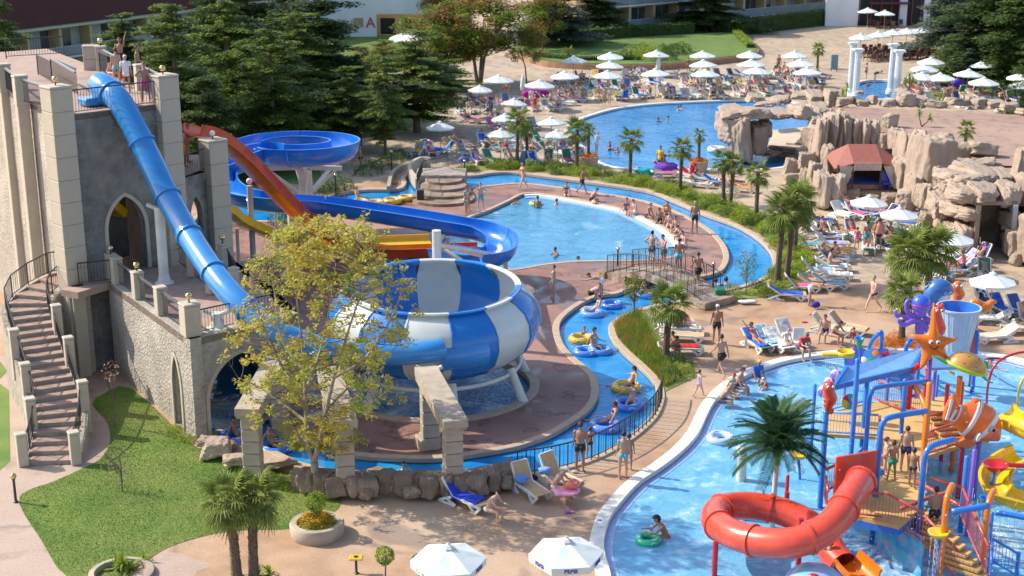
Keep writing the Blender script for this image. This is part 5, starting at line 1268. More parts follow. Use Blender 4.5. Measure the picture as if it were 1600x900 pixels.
def text(body,size,M,mat,parent,name='lettering',ext=.004,bold=0.0):
 cu=bpy.data.curves.new('txt','FONT');cu.body=body;cu.size=size;cu.extrude=ext;cu.align_x='CENTER';cu.align_y='CENTER';cu.offset=bold
 to=bpy.data.objects.new('txt',cu);COL.objects.link(to);dg=bpy.context.evaluated_depsgraph_get();me=bpy.data.meshes.new_from_object(to.evaluated_get(dg));bpy.data.objects.remove(to)
 me.materials.clear();me.materials.append(mat);o=bpy.data.objects.new(name,me);COL.objects.link(o);o.matrix_basis=M;attach(o,parent)if parent else None
 return o
text('A',1.8,Matrix.Translation(zx(579,36)+Vector((0,-.06,0)))@Matrix.Rotation(pi/2,4,'X'),pm('sign_red',(.55,.10,.08),None,rough=.6),wb,bold=.03)
cf=thing('cafe_building','dark glazed cafe front with white piers and a red awning at the top right','building',tuple(GY(1450,30,200)));y=200
MB().box(((GY(1345,0,y).x+GY(1660,0,y).x)/2,y+3,5),(GY(1660,0,y).x-GY(1345,0,y).x,6,14)).build('wall',m_dk,cf)
for u,w in((1325,2.6),(1410,1.0),(1447,.8),(1300,2.0)):
 p=GY(u,30,y-.3);MB().box((p.x,p.y,6),(w,.6,14),ch=.03).build('pier',m_wwall,cf)
for u in(1360,1376,1392,1424,1438,1460,1480):p=GY(u,30,y-.1);MB().box((p.x,p.y,5),(.12,.15,12)).build('mullion',pm('mullion_red',(.25,.05,.04),None),cf)
MB().box((GY(1390,0,y-.6).x,y-.8,ZY(4,y)),(5.5,1.4,.25)).build('awning',m_maroon,cf)
def post_lamp(u,v,h,label,ball=.11):
 b=G(u,v);t=thing('garden_lamp',label,'lamp post',tuple(b),group='small black garden lamps')
 MB().lathe([(.09,0),(.09,.04),(.05,.07),(.045,h*.97),(.07,h)],b,8).build('post',m_iron,t,ang=40);MB().ball(b+Vector((0,0,h+ball)),ball,12).build('lamp_globe',m_brass,t,smooth=True)
for u,v,h,lb in((25,785,.85,'black lamp at the lawn corner by the foot of the curved stair'),(965,423,1.1,'left lamp of the round bridge railing'),(1114,448,1.1,'right lamp of the round bridge railing'),(525,306,1.3,'lamp on the paving beside the left river channel'),(612,265,1.2,'lamp left of the small stepped bridge'),(726,278,1.1,'lamp at the start of the flower strip'),(565,238,1.4,'lamp on the shaded garden path'),(1242,660,.0,'')):
 if h:post_lamp(u,v,h,lb)
def bin_(u,v,label,w=.5,h=.75,lid=True):
 b=G(u,v);t=thing('litter_bin',label,'litter bin',tuple(b),group='green litter bins');mg=pm('green_bin',(.02,.20,.09),(.015,.16,.07),4,.5)
 MB().box(b+Vector((0,0,h/2)),(w,w,h),ch=.04).build('body',mg,t)
 if lid:MB().box(b+Vector((0,0,h+.05)),(w+.04,w+.04,.1),ch=.03).build('lid',pm('bin_yellow',(.65,.45,.03),None,rough=.5),t)
bin_(1124,470,'dark green square bin at the bridge foot',.5,.65,False);bin_(1492,392,'green bin with yellow lid under the umbrella near the tunnel');bin_(1334,36,'green bin on the lawn edge before the cafe',.9,1.0,False);bin_(1578,138,'green bin with yellow lid on the far deck right')
nb_=thing('notice_board','blue-green notice board standing on the far deck right of the small palm','sign',tuple(G(1303,112)));c_=G(1303,112)
MB().box(c_+Vector((0,0,1.05)),(.75,.08,1.5),ch=.02).build('board',pm('board_teal',(.12,.26,.30),(.16,.32,.36),3,.5),nb_);
for sx in(-.3,.3):MB().box(c_+Vector((sx,.06,.55)),(.06,.06,1.1)).build('leg',m_iron,nb_)
tp=thing('white_tent','white tent roof showing between the conifers before the hotel entrance','tent',tuple(G(640,88)));c_=G(640,88);zt_=ZY(47,c_.y);ze_=ZY(62,c_.y)
m=MB();w=2.4;m.add([c_+Vector((0,0,zt_)),c_+Vector((-w,-w,ze_)),c_+Vector((w,-w,ze_)),c_+Vector((w,w,ze_)),c_+Vector((-w,w,ze_))],[(0,1,2),(0,2,3),(0,3,4),(0,4,1)]);m.build('roof',m_white,tp)
for sx in(-w,w):
 for sy in(-w,w):MB().tube([c_+Vector((sx*.97,sy*.97,0)),c_+Vector((sx*.97,sy*.97,ze_))],.05,6).build('leg',m_wsteel,tp)
br=thing('foot_bridge','low humped bridge of rough stone with black railings where people stand over the river','bridge',tuple(G(1040,450)))
A0,A1=G(968,430),G(1116,476);d=(A1-A0);L_=d.length;u_=d/L_;nn=Vector((-u_.y,u_.x,0))
N=14;hw=1.0;top=[.30+.62*sin(pi*i/N)for i in range(N+1)]
P0=[A0.lerp(A1,i/N)for i in range(N+1)]
for i in range(N):
 a_,b_=P0[i],P0[i+1];z0_=-.3 if i<3 or i>N-4 else.25+.3*sin(pi*(i+.5)/N)
 vs=[]
 for p,z in((a_,top[i]),(b_,top[i+1])):vs+=[p+nn*hw+Vector((0,0,z)),p-nn*hw+Vector((0,0,z)),p-nn*hw+Vector((0,0,z0_)),p+nn*hw+Vector((0,0,z0_))]
 MB().add(vs,[(0,4,5,1),(1,5,6,2),(2,6,7,3),(3,7,4,0),(0,1,2,3),(4,7,6,5)]).build('deck_stone',m_rubble if i%2 else m_rockd,br)
for sg in(1,-1):railing([P0[i]+nn*sg*(hw-.1)+Vector((0,0,top[i]))for i in range(0,N+1)],br,.95,posts=True)
for i,e in((0,-1),(N,1)):MB().box(P0[i]+u_*e*.2+Vector((0,0,.18)),(.5,2.2,.36),rz=atan2(u_.y,u_.x),ch=.04).build('abutment',m_rockd,br)
sb=thing('stepped_bridge','small stone steps with low curved walls beside the river channel','bridge',tuple(G(695,300)))
for k in range(5):
 c_=G(692,312-k*3.2);MB().lathe([(2.1-k*.28,0),(2.1-k*.28,.17*(k+1))],c_+Vector((0,.5*k,0)),24).build('step',m_rockd,sb)
MB().box(G(690,278,.45),(3.4,2.4,.9),ch=.05).build('bridge_deck',m_rubble,sb)
MB().sweep(cr([G(652,296),G(640,275),G(655,262),G(672,262)],6),[(-.12,0),(-.12,.75),(.12,.75),(.12,0)],closed_prof=True).build('curved_wall',m_cream,sb)
MB().sweep(cr([G(607,300),G(612,280),G(625,268),G(650,258)],6),[(-.12,0),(-.12,.4),(.12,.4),(.12,0)],closed_prof=True).build('curved_wall',m_rubble,sb)
railing([G(652,290,.95),G(660,270,.95),G(700,262,.95),G(730,280,.5)],sb,.8)
MB().box(G(657,306,.4),(.45,.45,.8),ch=.02).build('control_box',m_iron,sb)
rl=thing('river_railing','black metal railing curving along the near river bank beside the bathers','railing',tuple(G(900,735)))
rp=offset(riv_o,-.16);sel=[p for p in rp if p.y<G(1000,615).y and p.x>G(806,745).x and p.x<8.2]
sel.sort(key=lambda p:p.x+p.y*.6);railing([Vector((p.x,p.y,.05))for p in sel],rl,.95,sp=.16)
# ---------------------------------------------------------------- umbrellas
m_canvas=pm('umbrella_canvas',(.72,.76,.74),(.64,.69,.68),.9,.75,bump=.15,bscale=4)
m_pole=pm('umbrella_pole',(.45,.36,.22),(.38,.30,.18),5,.6)
m_base=pm('umbrella_foot',(.42,.40,.37),(.34,.32,.30),6,.9)
def umb_parts(Rr,H_,n=8,val=.16,rise=.48):
 cv=MB();vs=[(0,0,H_+rise)];
 for j,(f,z)in enumerate(((.12,H_+rise-.03),(.55,H_+rise*.50),(1.0,H_))):
  for k in range(n):
   for h in range(2):
    a=2*pi*(k+h/2)/n;r=Rr*f*(cos(pi/n)+.012 if h else 1.0);vs.append((r*cos(a),r*sin(a),z-(.045*f*(1 if j==1 else.2)if h else 0)))
 N=2*n;fs=[(0,1+k,1+(k+1)%N)for k in range(N)]
 for j in range(2):
  for k in range(N):q=(k+1)%N;fs.append((1+j*N+k,1+(j+1)*N+k,1+(j+1)*N+q,1+j*N+q))
 o=len(vs)
 for k in range(N):x,y,z=vs[1+2*N+k];vs.append((x*.985,y*.985,z-val))
 for k in range(N):q=(k+1)%N;fs.append((1+2*N+k,o+k,o+q,1+2*N+q))
 cv.add(vs,fs);canopy=cv.mesh('canopy',m_canvas)
 v2=MB().lathe([(Rr*.17,H_+rise-.015),(Rr*.1,H_+rise+.05),(.03,H_+rise+.09),(.02,H_+rise+.14)],n=n).mesh('vent_cap',m_canvas)
 rb=MB()
 for k in range(n):a=2*pi*k/n;rb.tube([(0,0,H_+rise-.06),(Rr*.97*cos(a),Rr*.97*sin(a),H_-.02)],.012,4);rb.tube([(0,0,H_-.35),(Rr*.5*cos(a),Rr*.5*sin(a),H_+rise*.5-.04)],.009,4)
 ribs=rb.mesh('ribs',m_pole);pole=MB().lathe([(.028,0),(.028,H_+rise-.02)],n=8).mesh('pole',m_pole)
 foot=MB().lathe([(.30,0),(.30,.05),(.26,.09),(.07,.11),(.05,.32)],n=16).mesh('foot',m_base)
 return canopy,v2,ribs,pole,foot
UM={'near':umb_parts(1.08,2.0,6,.22,.38),'mid':umb_parts(1.1,2.05,8,.12,.42),'far':umb_parts(1.42,2.2,8,.10,.50)}
def umbrella(u,v,kind,label,tilt=0.0,text_=False,side_=False):
 H_={'near':1.98,'mid':2.05,'far':2.2}[kind];p=G(u,v,H_+.12);b=Vector((p.x,p.y,0));rz=rnd.uniform(0,1)
 if kind=='near':rz=.10
 t=thing('sun_umbrella',label,'umbrella',tuple(b),rz,'white sun umbrellas on the decks');t.rotation_euler=(rnd.uniform(-.03,.03),rnd.uniform(-.03,.03),rz)
 for me,nm in zip(UM[kind],('canopy','vent_cap','ribs','pole','foot')):
  o=inst(me,nm,t)
  if nm=='canopy':cn=o
 if text_:
  mb2=pm('print_navy',(.03,.05,.28),None,rough=.7)
  for sd in([0]if not side_ else[1])if False else range(-1,2):
   a=-pi/2+sd*pi/3;r=1.08*cos(pi/6)+.016;c_=b+Vector((r*cos(a+.10),r*sin(a+.10),2.0-.115))
   M=Matrix.Translation(c_)@Matrix.Rotation(a+.10+pi/2,4,'Z')@Matrix.Rotation(pi/2,4,'X')
   bpy.context.view_layer.update()
   text('PEPSI',.17,M,mb2,cn,bold=.006)
 return t
UL=[(701,868,'near','big white umbrella at the bottom edge, left of the one with printed letters',False),(885,858,'near','big white umbrella with printed letters on its edge, bottom centre',True),(1357,314,'mid','white umbrella closest to the gazebo',0),(1405,333,'mid','white umbrella right of the gazebo one, before the low rocks',0),(1489,371,'mid','white umbrella left of the tunnel mouth',0),(1553,437,'mid','white umbrella above the tipping bucket, on a tan pole',0),(688,197,'mid','white umbrella beside the spreading cedar, left end of the deck',0),(782,208,'mid','bluish-white umbrella over the yellow-towel lounger',0),(750,139,'mid','white umbrella nearest the flat-topped cedar, upper row',0),(779,124,'far','shaded umbrella behind the broadleaf trunks',0),(842,132,'far','shaded umbrella over the purple towel',0),(883,118,'far','bluish umbrella just left of the trio at the lawn kerb',0),(802,160,'mid','white umbrella above the twin palm crowns',0),(790,184,'mid','umbrella half hidden by the twin palm crowns',0),(862,190,'mid','upper of two white umbrellas at the left pool end',0),(872,210,'mid','lower of two white umbrellas at the left pool end',0),(897,94,'far','white umbrella under the small yellowish lawn palm',0),(954,88,'far','back umbrella of the first stack of three along the kerb',0),(952,102,'far','middle umbrella of the first stack of three along the kerb',0),(949,117,'far','front umbrella of the first stack of three along the kerb',0),(1025,85,'far','white umbrella over the folded pale one, back row',0),(1025,114,'far','white umbrella in front of the folded pale one',0),(1098,86,'far','back umbrella of the second stack of three, beside the kerb lawn',0),(1100,100,'far','middle umbrella of the second stack of three, beside the kerb lawn',0),(1102,115,'far','front umbrella of the second stack of three, beside the kerb lawn',0),(1171,86,'far','back umbrella of the third stack of three, at the lawn tip',0),(1174,99,'far','middle umbrella of the third stack of three, at the lawn tip',0),(1182,111,'far','front umbrella of the third stack of three, at the lawn tip',0),(1242,86,'far','back umbrella of the fourth stack, left of the small palm',0),(1252,99,'far','middle umbrella of the fourth stack, left of the small palm',0),(1262,112,'far','front umbrella of the fourth stack, left of the small palm',0),(1357,17,'far','left umbrella of the two by the cafe front',0),(1383,21,'far','right umbrella of the two by the cafe front',0),(1345,58,'far','first from the left of the five umbrellas over the cafe tables',0),(1373,55,'far','second from the left of the five umbrellas over the cafe tables',0),(1395,52,'far','third from the left of the five umbrellas over the cafe tables',0),(1417,50,'far','fourth from the left of the five umbrellas over the cafe tables',0),(1440,48,'far','rightmost of the five umbrellas over the cafe tables',0),(1455,96,'far','top umbrella of the group right of the white columns',0),(1444,107,'far','leftmost umbrella of the group right of the white columns',0),(1470,121,'far','front umbrella of the group right of the white columns',0),(1512,115,'far','umbrella between the column group and the purple towel',0),(1538,101,'far','back umbrella beside the single yucca head',0),(1537,128,'far','front umbrella standing in the boulder row',0),(1597,120,'far','upper umbrella cut by the right edge',0),(1598,134,'far','lower umbrella cut by the right edge',0),(1440,120,'far','low umbrella half hidden behind the column group',0)]
for u,v,k,lb,tx in UL:umbrella(u,v,k,lb,text_=tx or u==701)
for u,v,h,lb in((1028,122,2.6,'folded pale umbrella between the back row umbrellas'),(817,156,2.4,'folded white umbrella next to the purple towel')):
 b=G(u,v);t=thing('folded_umbrella',lb,'umbrella',tuple(b),group='folded umbrellas');m=MB();m.lathe([(.05,.7),(.22,.95),(.26,1.3),(.2,1.9),(.08,h-.1),(.02,h)],b,14)
 m.build('canopy',m_canvas,t,smooth=True);MB().lathe([(.028,0),(.028,.8)],b,8).build('pole',m_pole,t);MB().lathe([(.3,0),(.28,.08),(.05,.1)],b,14).build('foot',m_base,t)
 # ---------------------------------------------------------------- loungers
m_plast=pm('lounger_plastic',(.74,.75,.72),(.66,.67,.64),4,.45)
m_sling=pm('lounger_sling',(1,1,1),(.86,.84,.82),6,.85,tint=True,bump=.2,bscale=30)
def lounger_mesh(back):
 side_=[]
 for sy in(-.30,.30):
  m=MB();w=.07
  for a,b in(((-.30,0,.34),(.98,0,.30)),((-.30,0,.34),(-.95,0,.04)),((-.55,0,.20),(-.2,0,.02)),((-.2,0,.02),(-.95,0,.04)),((.98,0,.30),(.72,0,.02)),((.45,0,.31),(.72,0,.02))):
   m.beam(Vector(a)+Vector((0,sy,0)),Vector(b)+Vector((0,sy,0)),w,.085)
  side_.append(m.mesh('side_frame',m_plast))
 seat=MB();N=6;xs=[(-.28+1.25*i/N,.375-.03*sin(pi*i/N))for i in range(N+1)]
 seat.extr([(x,z)for x,z in xs]+[(x,z-.035)for x,z in reversed(xs)],(0,-.29,0),(1,0,0),(0,0,1),(0,.58,0))
 d=Vector((-cos(back),0,sin(back)));bk=MB();bk.extr([(0,0),(.72,0),(.74,.02),(.72,.04),(0,.04)],(-.28,-.29,.345),d,Vector((sin(back),0,cos(back))),(0,.58,0))
 bf=MB()
 for sy in(-.31,.31):bf.beam(Vector((-.28,sy,.345)),Vector((-.28,sy,.345))+d*.75,.07,.07)
 bf.beam(Vector((-.28,-.31,.345))+d*.75,Vector((-.28,.31,.345))+d*.75,.04,.05)
 return side_[0],side_[1],seat.mesh('seat',m_sling),bk.mesh('backrest',m_sling),bf.mesh('back_frame',m_plast)
LB=[lounger_mesh(R(a))for a in(8,32,48,62)]
m_towel=pm('towel_cloth',(1,1,1),(.80,.80,.84),3.5,.95,tint=True,bump=.6,bscale=12)
m_stripe=pm('towel_pattern',(1,1,1),(.45,.5,.55),5,.95,tint=True,bump=.5,bscale=12,detail=1)
def towel_mesh(seed,back):
 rs=np.random.RandomState(seed);N,K=16,6;vs=[];d=Vector((-cos(back),0,sin(back)))
 for i in range(N+1):
  s_=i/N
  for k in range(K+1):
   y=-.33+.66*k/K;dr=-.10*(abs(y)>.30)
   if s_<.38:q=Vector((-.28,0,.39))+d*(.66*(.38-s_)/.38)
   else:q=Vector((-.28+1.05*(s_-.38)/.62,0,.392))
   vs.append((q.x+rs.normal()*.006,y+.03*sin(s_*7+seed),q.z+dr+.012+abs(rs.normal())*.010))
 fs=[(i*(K+1)+k,i*(K+1)+k+1,(i+1)*(K+1)+k+1,(i+1)*(K+1)+k)for i in range(N)for k in range(K)]
 return MB().add(vs,fs).mesh('towel',m_towel if seed%2 else m_stripe,smooth=True)
TW={b:[towel_mesh(b*10+s_,R((8,32,48,62)[b]))for s_ in range(3)]for b in range(4)}
TC={'blue':(.03,.13,.62),'pale blue':(.30,.52,.75),'pink':(.75,.13,.30),'magenta':(.55,.02,.32),'red':(.62,.03,.04),'yellow':(.80,.52,.04),'orange':(.85,.30,.03),'green':(.03,.30,.16),'teal':(.02,.30,.38),'white':(.80,.78,.76),'lilac':(.42,.40,.68),'turquoise':(.10,.48,.58),'dark':(.06,.06,.10),'purple':(.22,.04,.45),'lime':(.35,.62,.06)}
SL={'tan':(.62,.42,.21),'green':(.05,.23,.15),'white':(.72,.71,.66),'lilac':(.36,.36,.62),'navy':(.06,.09,.32),'cream':(.72,.62,.44),'blue':(.12,.26,.55)}
NTH=['first','second','third','fourth','fifth','sixth','seventh','eighth','ninth','tenth','eleventh','twelfth','thirteenth','fourteenth','fifteenth','sixteenth','seventeenth','eighteenth','nineteenth','twentieth']
LPOS={}
def lounger(u,v,hd,sling,back,where,n,towel=None):
 p=G(u,v);t=thing('sun_lounger',None,'sun lounger',tuple(p),R(hd),'white-framed sun loungers around the pools')
 if where=='':t['label']=n
 else:t['label']=f'{sling} lounger, {NTH[n]} from the left {where}'
 t['label']=t['label'][:1].lower()+t['label'][1:]
 for me,nm in zip(LB[back],('side_frame','side_frame','seat','backrest','back_frame')):inst(me,nm,t,color=SL[sling])
 if towel:
  o=inst(rnd.choice(TW[back]),'towel',None,tuple(p),(0,0,R(hd)),color=TC[towel]);tag(o,' '.join(f'{towel} towel on the {NTH[n]} lounger from the left {where}'.split()[:16])if where else f'{towel} towel on the {n}'.replace('the tan','the').replace('the white','the')[:96],'towel','towels spread on loungers')
 return t
CL=[('by the rock wall',[(727,790,-42,'tan',2,None),(826,772,-58,'tan',3,None),(872,757,-48,'tan',3,None)]),('by the river tip palm',[(1052,512,8,'tan',1,'pink'),(1062,522,2,'cream',0,'white'),(1066,533,-8,'tan',0,None),(1064,553,0,'green',0,'red')]),('of the hedge-side pile',[(1228,468,-6,'tan',1,'blue'),(1250,456,-2,'white',2,'pink'),(1274,452,-14,'tan',1,None),(1296,450,-10,'tan',1,'pale blue'),(1302,437,-8,'white',1,'white'),(1300,424,-6,'tan',1,'white'),(1298,411,-6,'blue',2,None),(1308,400,-2,'tan',1,'orange'),(1300,388,0,'tan',1,'lilac'),(1292,377,2,'white',1,'pale blue'),(1296,366,4,'tan',1,'orange'),(1276,361,4,'white',2,'white'),(1282,352,4,'white',1,'blue'),(1262,350,4,'white',1,'red'),(1268,372,0,'white',2,'white'),(1264,390,0,'white',2,'turquoise'),(1275,430,-5,'white',2,'pale blue')]),('left of the kids pool',[(1182,545,-70,'green',1,'blue'),(1200,541,-70,'white',1,'pale blue'),(1216,545,-70,'white',1,'white'),(1234,535,-65,'cream',2,'white'),(1296,522,-25,'cream',2,None),(1322,520,-30,'tan',2,None)]),('among palms by the upper pool',[(1040,270,-20,'blue',1,'purple'),(1018,272,10,'green',0,'teal'),(1078,279,-50,'white',1,'red'),(1098,285,-30,'white',1,'pale blue'),(1118,290,-20,'navy',1,'blue'),(1146,292,-10,'white',0,'red'),(1158,300,-20,'tan',1,'orange'),(1090,293,-20,'white',0,'white'),(1040,277,5,'white',0,'pink')]),('on the deck beside the cedar',[(675,238,-35,'green',2,'blue'),(694,241,-150,'green',2,'blue'),(708,234,-20,'green',2,'orange'),(720,229,-10,'green',1,None),(735,192,-15,'green',1,'magenta'),(758,193,185,'green',1,'magenta'),(762,222,-10,'blue',2,None),(766,232,60,'green',1,'yellow'),(788,236,-165,'blue',0,None),(796,226,190,'blue',1,None),(795,197,-20,'blue',2,'blue')]),('in the dense pile by the pool',[(850,232,-30,'green',2,None),(858,241,-30,'green',2,'green'),(872,246,-15,'white',1,'white'),(889,243,170,'green',2,'white'),(845,222,-35,'green',2,None),(862,164,10,'green',2,'lime'),(850,158,10,'blue',2,None),(875,158,5,'green',2,'pink'),(890,152,0,'green',2,'dark'),(902,146,0,'green',2,None),(915,150,-10,'green',1,None),(885,165,5,'blue',2,'white'),(870,170,5,'green',2,'dark'),(925,146,-10,'green',1,'turquoise'),(898,160,0,'navy',1,'pink'),(880,146,0,'green',2,'lilac'),(760,168,0,'blue',1,'purple'),(775,166,0,'green',1,'magenta'),(744,160,0,'blue',1,'pale blue')]),('in the left kerb rows',[(893,128,5,'white',1,'yellow'),(908,128,-5,'green',1,'pink'),(922,130,-5,'green',1,'dark'),(936,141,-50,'white',2,None),(950,146,-20,'green',2,'blue'),(962,150,-15,'green',1,None),(956,133,-10,'green',2,'white'),(968,134,-10,'green',1,'dark'),(983,121,180,'green',2,'turquoise'),(972,122,170,'white',2,'pale blue'),(978,147,-60,'green',2,'pink'),(1000,147,-60,'green',2,'magenta'),(1008,130,-50,'white',2,'white'),(1022,133,-50,'green',2,'blue'),(1036,134,-60,'white',2,'white'),(1040,150,-110,'blue',3,'turquoise'),(1060,148,-20,'green',1,'turquoise')]),('in the middle kerb rows',[(1052,120,160,'lilac',2,'lilac'),(1066,122,10,'green',1,'pink'),(1078,120,150,'green',2,'green'),(1072,133,-55,'green',2,'yellow'),(1088,133,-55,'green',2,'orange'),(1104,134,-20,'green',1,'pale blue'),(1090,149,5,'white',1,'pink'),(1108,150,0,'white',1,'white'),(1100,144,-10,'green',2,'white'),(1092,122,-20,'green',1,'green')]),('in the rows behind the arch',[(1140,134,-60,'navy',2,'pale blue'),(1150,138,-50,'green',1,'lime'),(1160,120,-30,'navy',1,'blue'),(1172,126,-30,'white',1,'pale blue'),(1164,146,-50,'green',2,'white'),(1178,138,-30,'white',1,'lilac'),(1194,144,-25,'green',2,'yellow'),(1188,130,-20,'green',2,'dark'),(1204,132,-20,'navy',2,'white'),(1212,116,90,'green',3,'green'),(1226,116,-30,'green',2,'red'),(1232,131,-40,'green',2,'white'),(1250,138,-80,'cream',2,'white'),(1262,128,-30,'green',2,'green'),(1276,130,-60,'navy',2,'blue'),(1270,140,-80,'green',2,'orange'),(1246,126,-30,'green',2,'blue'),(1284,122,-30,'green',1,'purple')]),('behind the boulder row',[(1424,138,-20,'cream',2,'white'),(1440,140,-10,'green',1,'pink'),(1452,134,-20,'green',2,'dark'),(1462,150,0,'green',1,'yellow'),(1480,148,0,'green',1,'orange'),(1496,139,-30,'green',2,'purple'),(1500,148,100,'green',3,'orange'),(1522,146,100,'green',3,'red'),(1512,138,-20,'green',1,'teal'),(1548,136,-20,'green',2,'white'),(1562,128,-20,'white',2,'pink'),(1575,148,-10,'green',1,'pale blue'),(1590,146,-10,'green',1,'teal'),(1480,128,-10,'green',2,'white'),(1556,146,-20,'navy',1,'blue')]),('below the gazebo',[(1316,340,-60,'white',2,'white'),(1338,340,-60,'white',2,'pink'),(1352,338,-40,'white',2,'blue'),(1368,336,-40,'white',2,'pink'),(1384,344,-150,'navy',2,'dark'),(1398,350,-20,'navy',1,'white'),(1410,356,-30,'white',2,'blue'),(1448,338,200,'lilac',3,'lilac'),(1462,352,200,'lilac',3,'lilac'),(1392,366,-20,'white',1,'turquoise'),(1404,378,-20,'white',2,'red'),(1398,388,10,'white',1,'white'),(1330,333,-60,'white',1,'pale blue')]),('in the heap near the tunnel',[(1492,406,200,'cream',2,'white'),(1502,416,190,'lilac',2,'lilac'),(1514,424,180,'white',1,'white'),(1528,410,210,'navy',3,'blue'),(1486,422,190,'white',1,'pink'),(1500,430,185,'white',2,'lilac'),(1482,396,190,'white',1,'white')]),('behind the tipping bucket',[(1556,534,190,'cream',1,None),(1566,492,-70,'navy',2,'blue'),(1594,494,-70,'navy',2,None),(1548,506,170,'white',1,'white'),(1598,520,190,'tan',1,None),(1540,480,-80,'white',2,'dark')])]
for where,L_ in CL:
 order=sorted(range(len(L_)),key=lambda i:L_[i][0])
 for rank,i in enumerate(order):
  u,v,hd,sl_,bk,tw=L_[i];t=lounger(u,v,hd,sl_,bk,where,rank,tw);LPOS[(u,v)]=(t,bk,R(hd))
NMS={};taken=[Vector(t_.location)for t_,_,_ in LPOS.values()];r_=random.Random(31)
for u,v,k,lb,tx in UL:
 if k=='near' or v<75:continue
 p=G(u,v,{'mid':2.15,'far':2.3}[k])
 for sgn,sd in((-1,'left'),(1,'right')):
  for j in range(2):
   q=Vector((p.x+sgn*(.75+.95*j),p.y-.2-.25*j,0))
   if any((q-a).length<.85 for a in taken):continue
   taken.append(q);hd=r_.choice((-70,-60,-75,-100));sl_=r_.choice(('green','green','white','blue','navy','tan'));tw=r_.choice((None,'white','pale blue','red','pink','yellow','blue','lilac','dark'))
   short=lb.split(',')[0];nm=' '.join(f'{"inner" if j == 0 else "outer"} {sd} {sl_} lounger under the {short}'.split()[:16])
   pr_=r_.choice((1,2,2,3));c_=_c*(q.y)+_s*CAM_Z;uu=800+F_PX*q.x/c_;vv=450+F_PX*(_c*CAM_Z-_s*q.y)/c_
   t=lounger(uu,vv,hd,sl_,pr_,'',nm,None);LPOS[(uu,vv)]=(t,pr_,R(hd));NMS[t.name]=nm
   if tw:o=inst(r_.choice(TW[pr_]),'towel',None,tuple(q),(0,0,R(hd)),color=TC[tw]);tag(o,' '.join(f'{tw} towel on the {nm}'.split()[:16]),'towel','towels spread on loungers')
o=inst(TW[2][1],'towel',None,tuple(G(727,790)),(0,0,R(-42)),(.96,1.08,1.02),color=(.02,.06,.50));tag(o,'crumpled blue and white towel over the lounger before the rock wall','towel')
m_wtow=pm('white_towel',(.75,.78,.85),None,rough=.95)
m_wick=pm('brown_wicker',(.16,.08,.05),(.11,.055,.035),6,.8)
m=MB();m.box((0,0,.44),(.5,.5,.06));m.box((0,.23,.72),(.5,.05,.5));
for sx in(-.22,.22):
 for sy in(-.22,.22):m.box((sx,sy,.21),(.04,.04,.42))
ch_me=m.mesh('cafe_chair',m_wick)
m=MB().lathe([(.5,.70),(.5,.74)],n=14).lathe([(.04,0),(.04,.70)],n=6);m.box((0,0,.02),(.5,.5,.04));tb_me=m.mesh('cafe_table',m_wick)
r_=random.Random(4);k=0
for i in range(8):
 for j in range(3):
  u=1352+i*14+j*6;v=84+j*6-i*.8+r_.uniform(-1,1)
  b=G(u,v);tag(inst(tb_me,'cafe_table',None,tuple(b)),'round brown cafe table under the row of five umbrellas','table','brown cafe tables')
  for a in(0,1.6,3.1,4.7):
   a+=r_.uniform(-.3,.3);tag(inst(ch_me,'cafe_chair',None,tuple(b+Vector((cos(a)*.8,sin(a)*.8,0))),(0,0,a-pi/2)),'brown wicker cafe chair at a table under the five umbrellas','chair','brown cafe chairs')
for i in range(5):
 b=G(1362+i*12,40+(i%2)*3);tag(inst(tb_me,'cafe_table',None,tuple(b)),'brown cafe table close to the dark glazed front','table','brown tables at the cafe front')
 for a in(0.3,2.2,4.2):tag(inst(ch_me,'cafe_chair',None,tuple(b+Vector((cos(a)*.8,sin(a)*.8,0))),(0,0,a-pi/2)),'brown wicker chair close to the dark glazed cafe front','chair','brown chairs at the cafe front')
for lb,u,v in(('white side table beside the blue-towel loungers at the left deck end',664,232),('white round side table under the bluish umbrella',806,232)):
 b=G(u,v);t=thing('side_table',lb,'table',tuple(b),group='white side tables');MB().lathe([(.38,.62),(.4,.66)],b,16).build('table_top',m_plast,t)
 for a in range(4):MB().tube([b+Vector((cos(a*1.57)*.3,sin(a*1.57)*.3,0)),b+Vector((cos(a*1.57)*.25,sin(a*1.57)*.25,.62))],.025,6).build('leg',m_plast,t)
def ring_mesh(R1=.42,r1=.16):
 P_=[Vector((R1*cos(2*pi*k/28),R1*sin(2*pi*k/28),r1))for k in range(28)];return MB().tube(P_,r1,12,closed=True).mesh('tube_ring',m_vinyl,smooth=True)
m_vinyl=pm('vinyl',(1,1,1),(.88,.88,.9),5,.25,tint=True,coat=.4)
m_strip=pm('vinyl_print',(.75,.78,.85),(.10,.12,.35),6,.35)
RM=ring_mesh();
def swim_ring(u,v,col,label,z=0.0,sc=1.0,dbl=False,group='swim rings',tilt=0):
 p=G(u,v,z+.12);p.z=z;t=thing('swim_ring',label,'swim ring',tuple(p),rnd.uniform(0,3),group,sc);inst(RM,'tube',t,color=col)
 q=[Vector((.42*cos(a),.42*sin(a),.315))for a in[k*.1 for k in range(9)]]
 for s_ in(0,2.1,4.2):
  qq=[Matrix.Rotation(s_,3,'Z')@x for x in q];o=MB().sweep(qq,[(-.05,0),(-.05,.012),(.05,.012),(.05,0)],closed_prof=True).build('print_band',m_strip,None);o.parent=t
 for s_ in(1.2,4.3):
  o=MB().tube([Vector((.57*cos(s_+d),.57*sin(s_+d),.20+.06*(d in(-.1,.1))))for d in(-.2,-.1,.1,.2)],.018,6).build('handle',m_strip,None);o.parent=t
 return t
YB,BB=(.85,.50,.02),(.05,.22,.75)
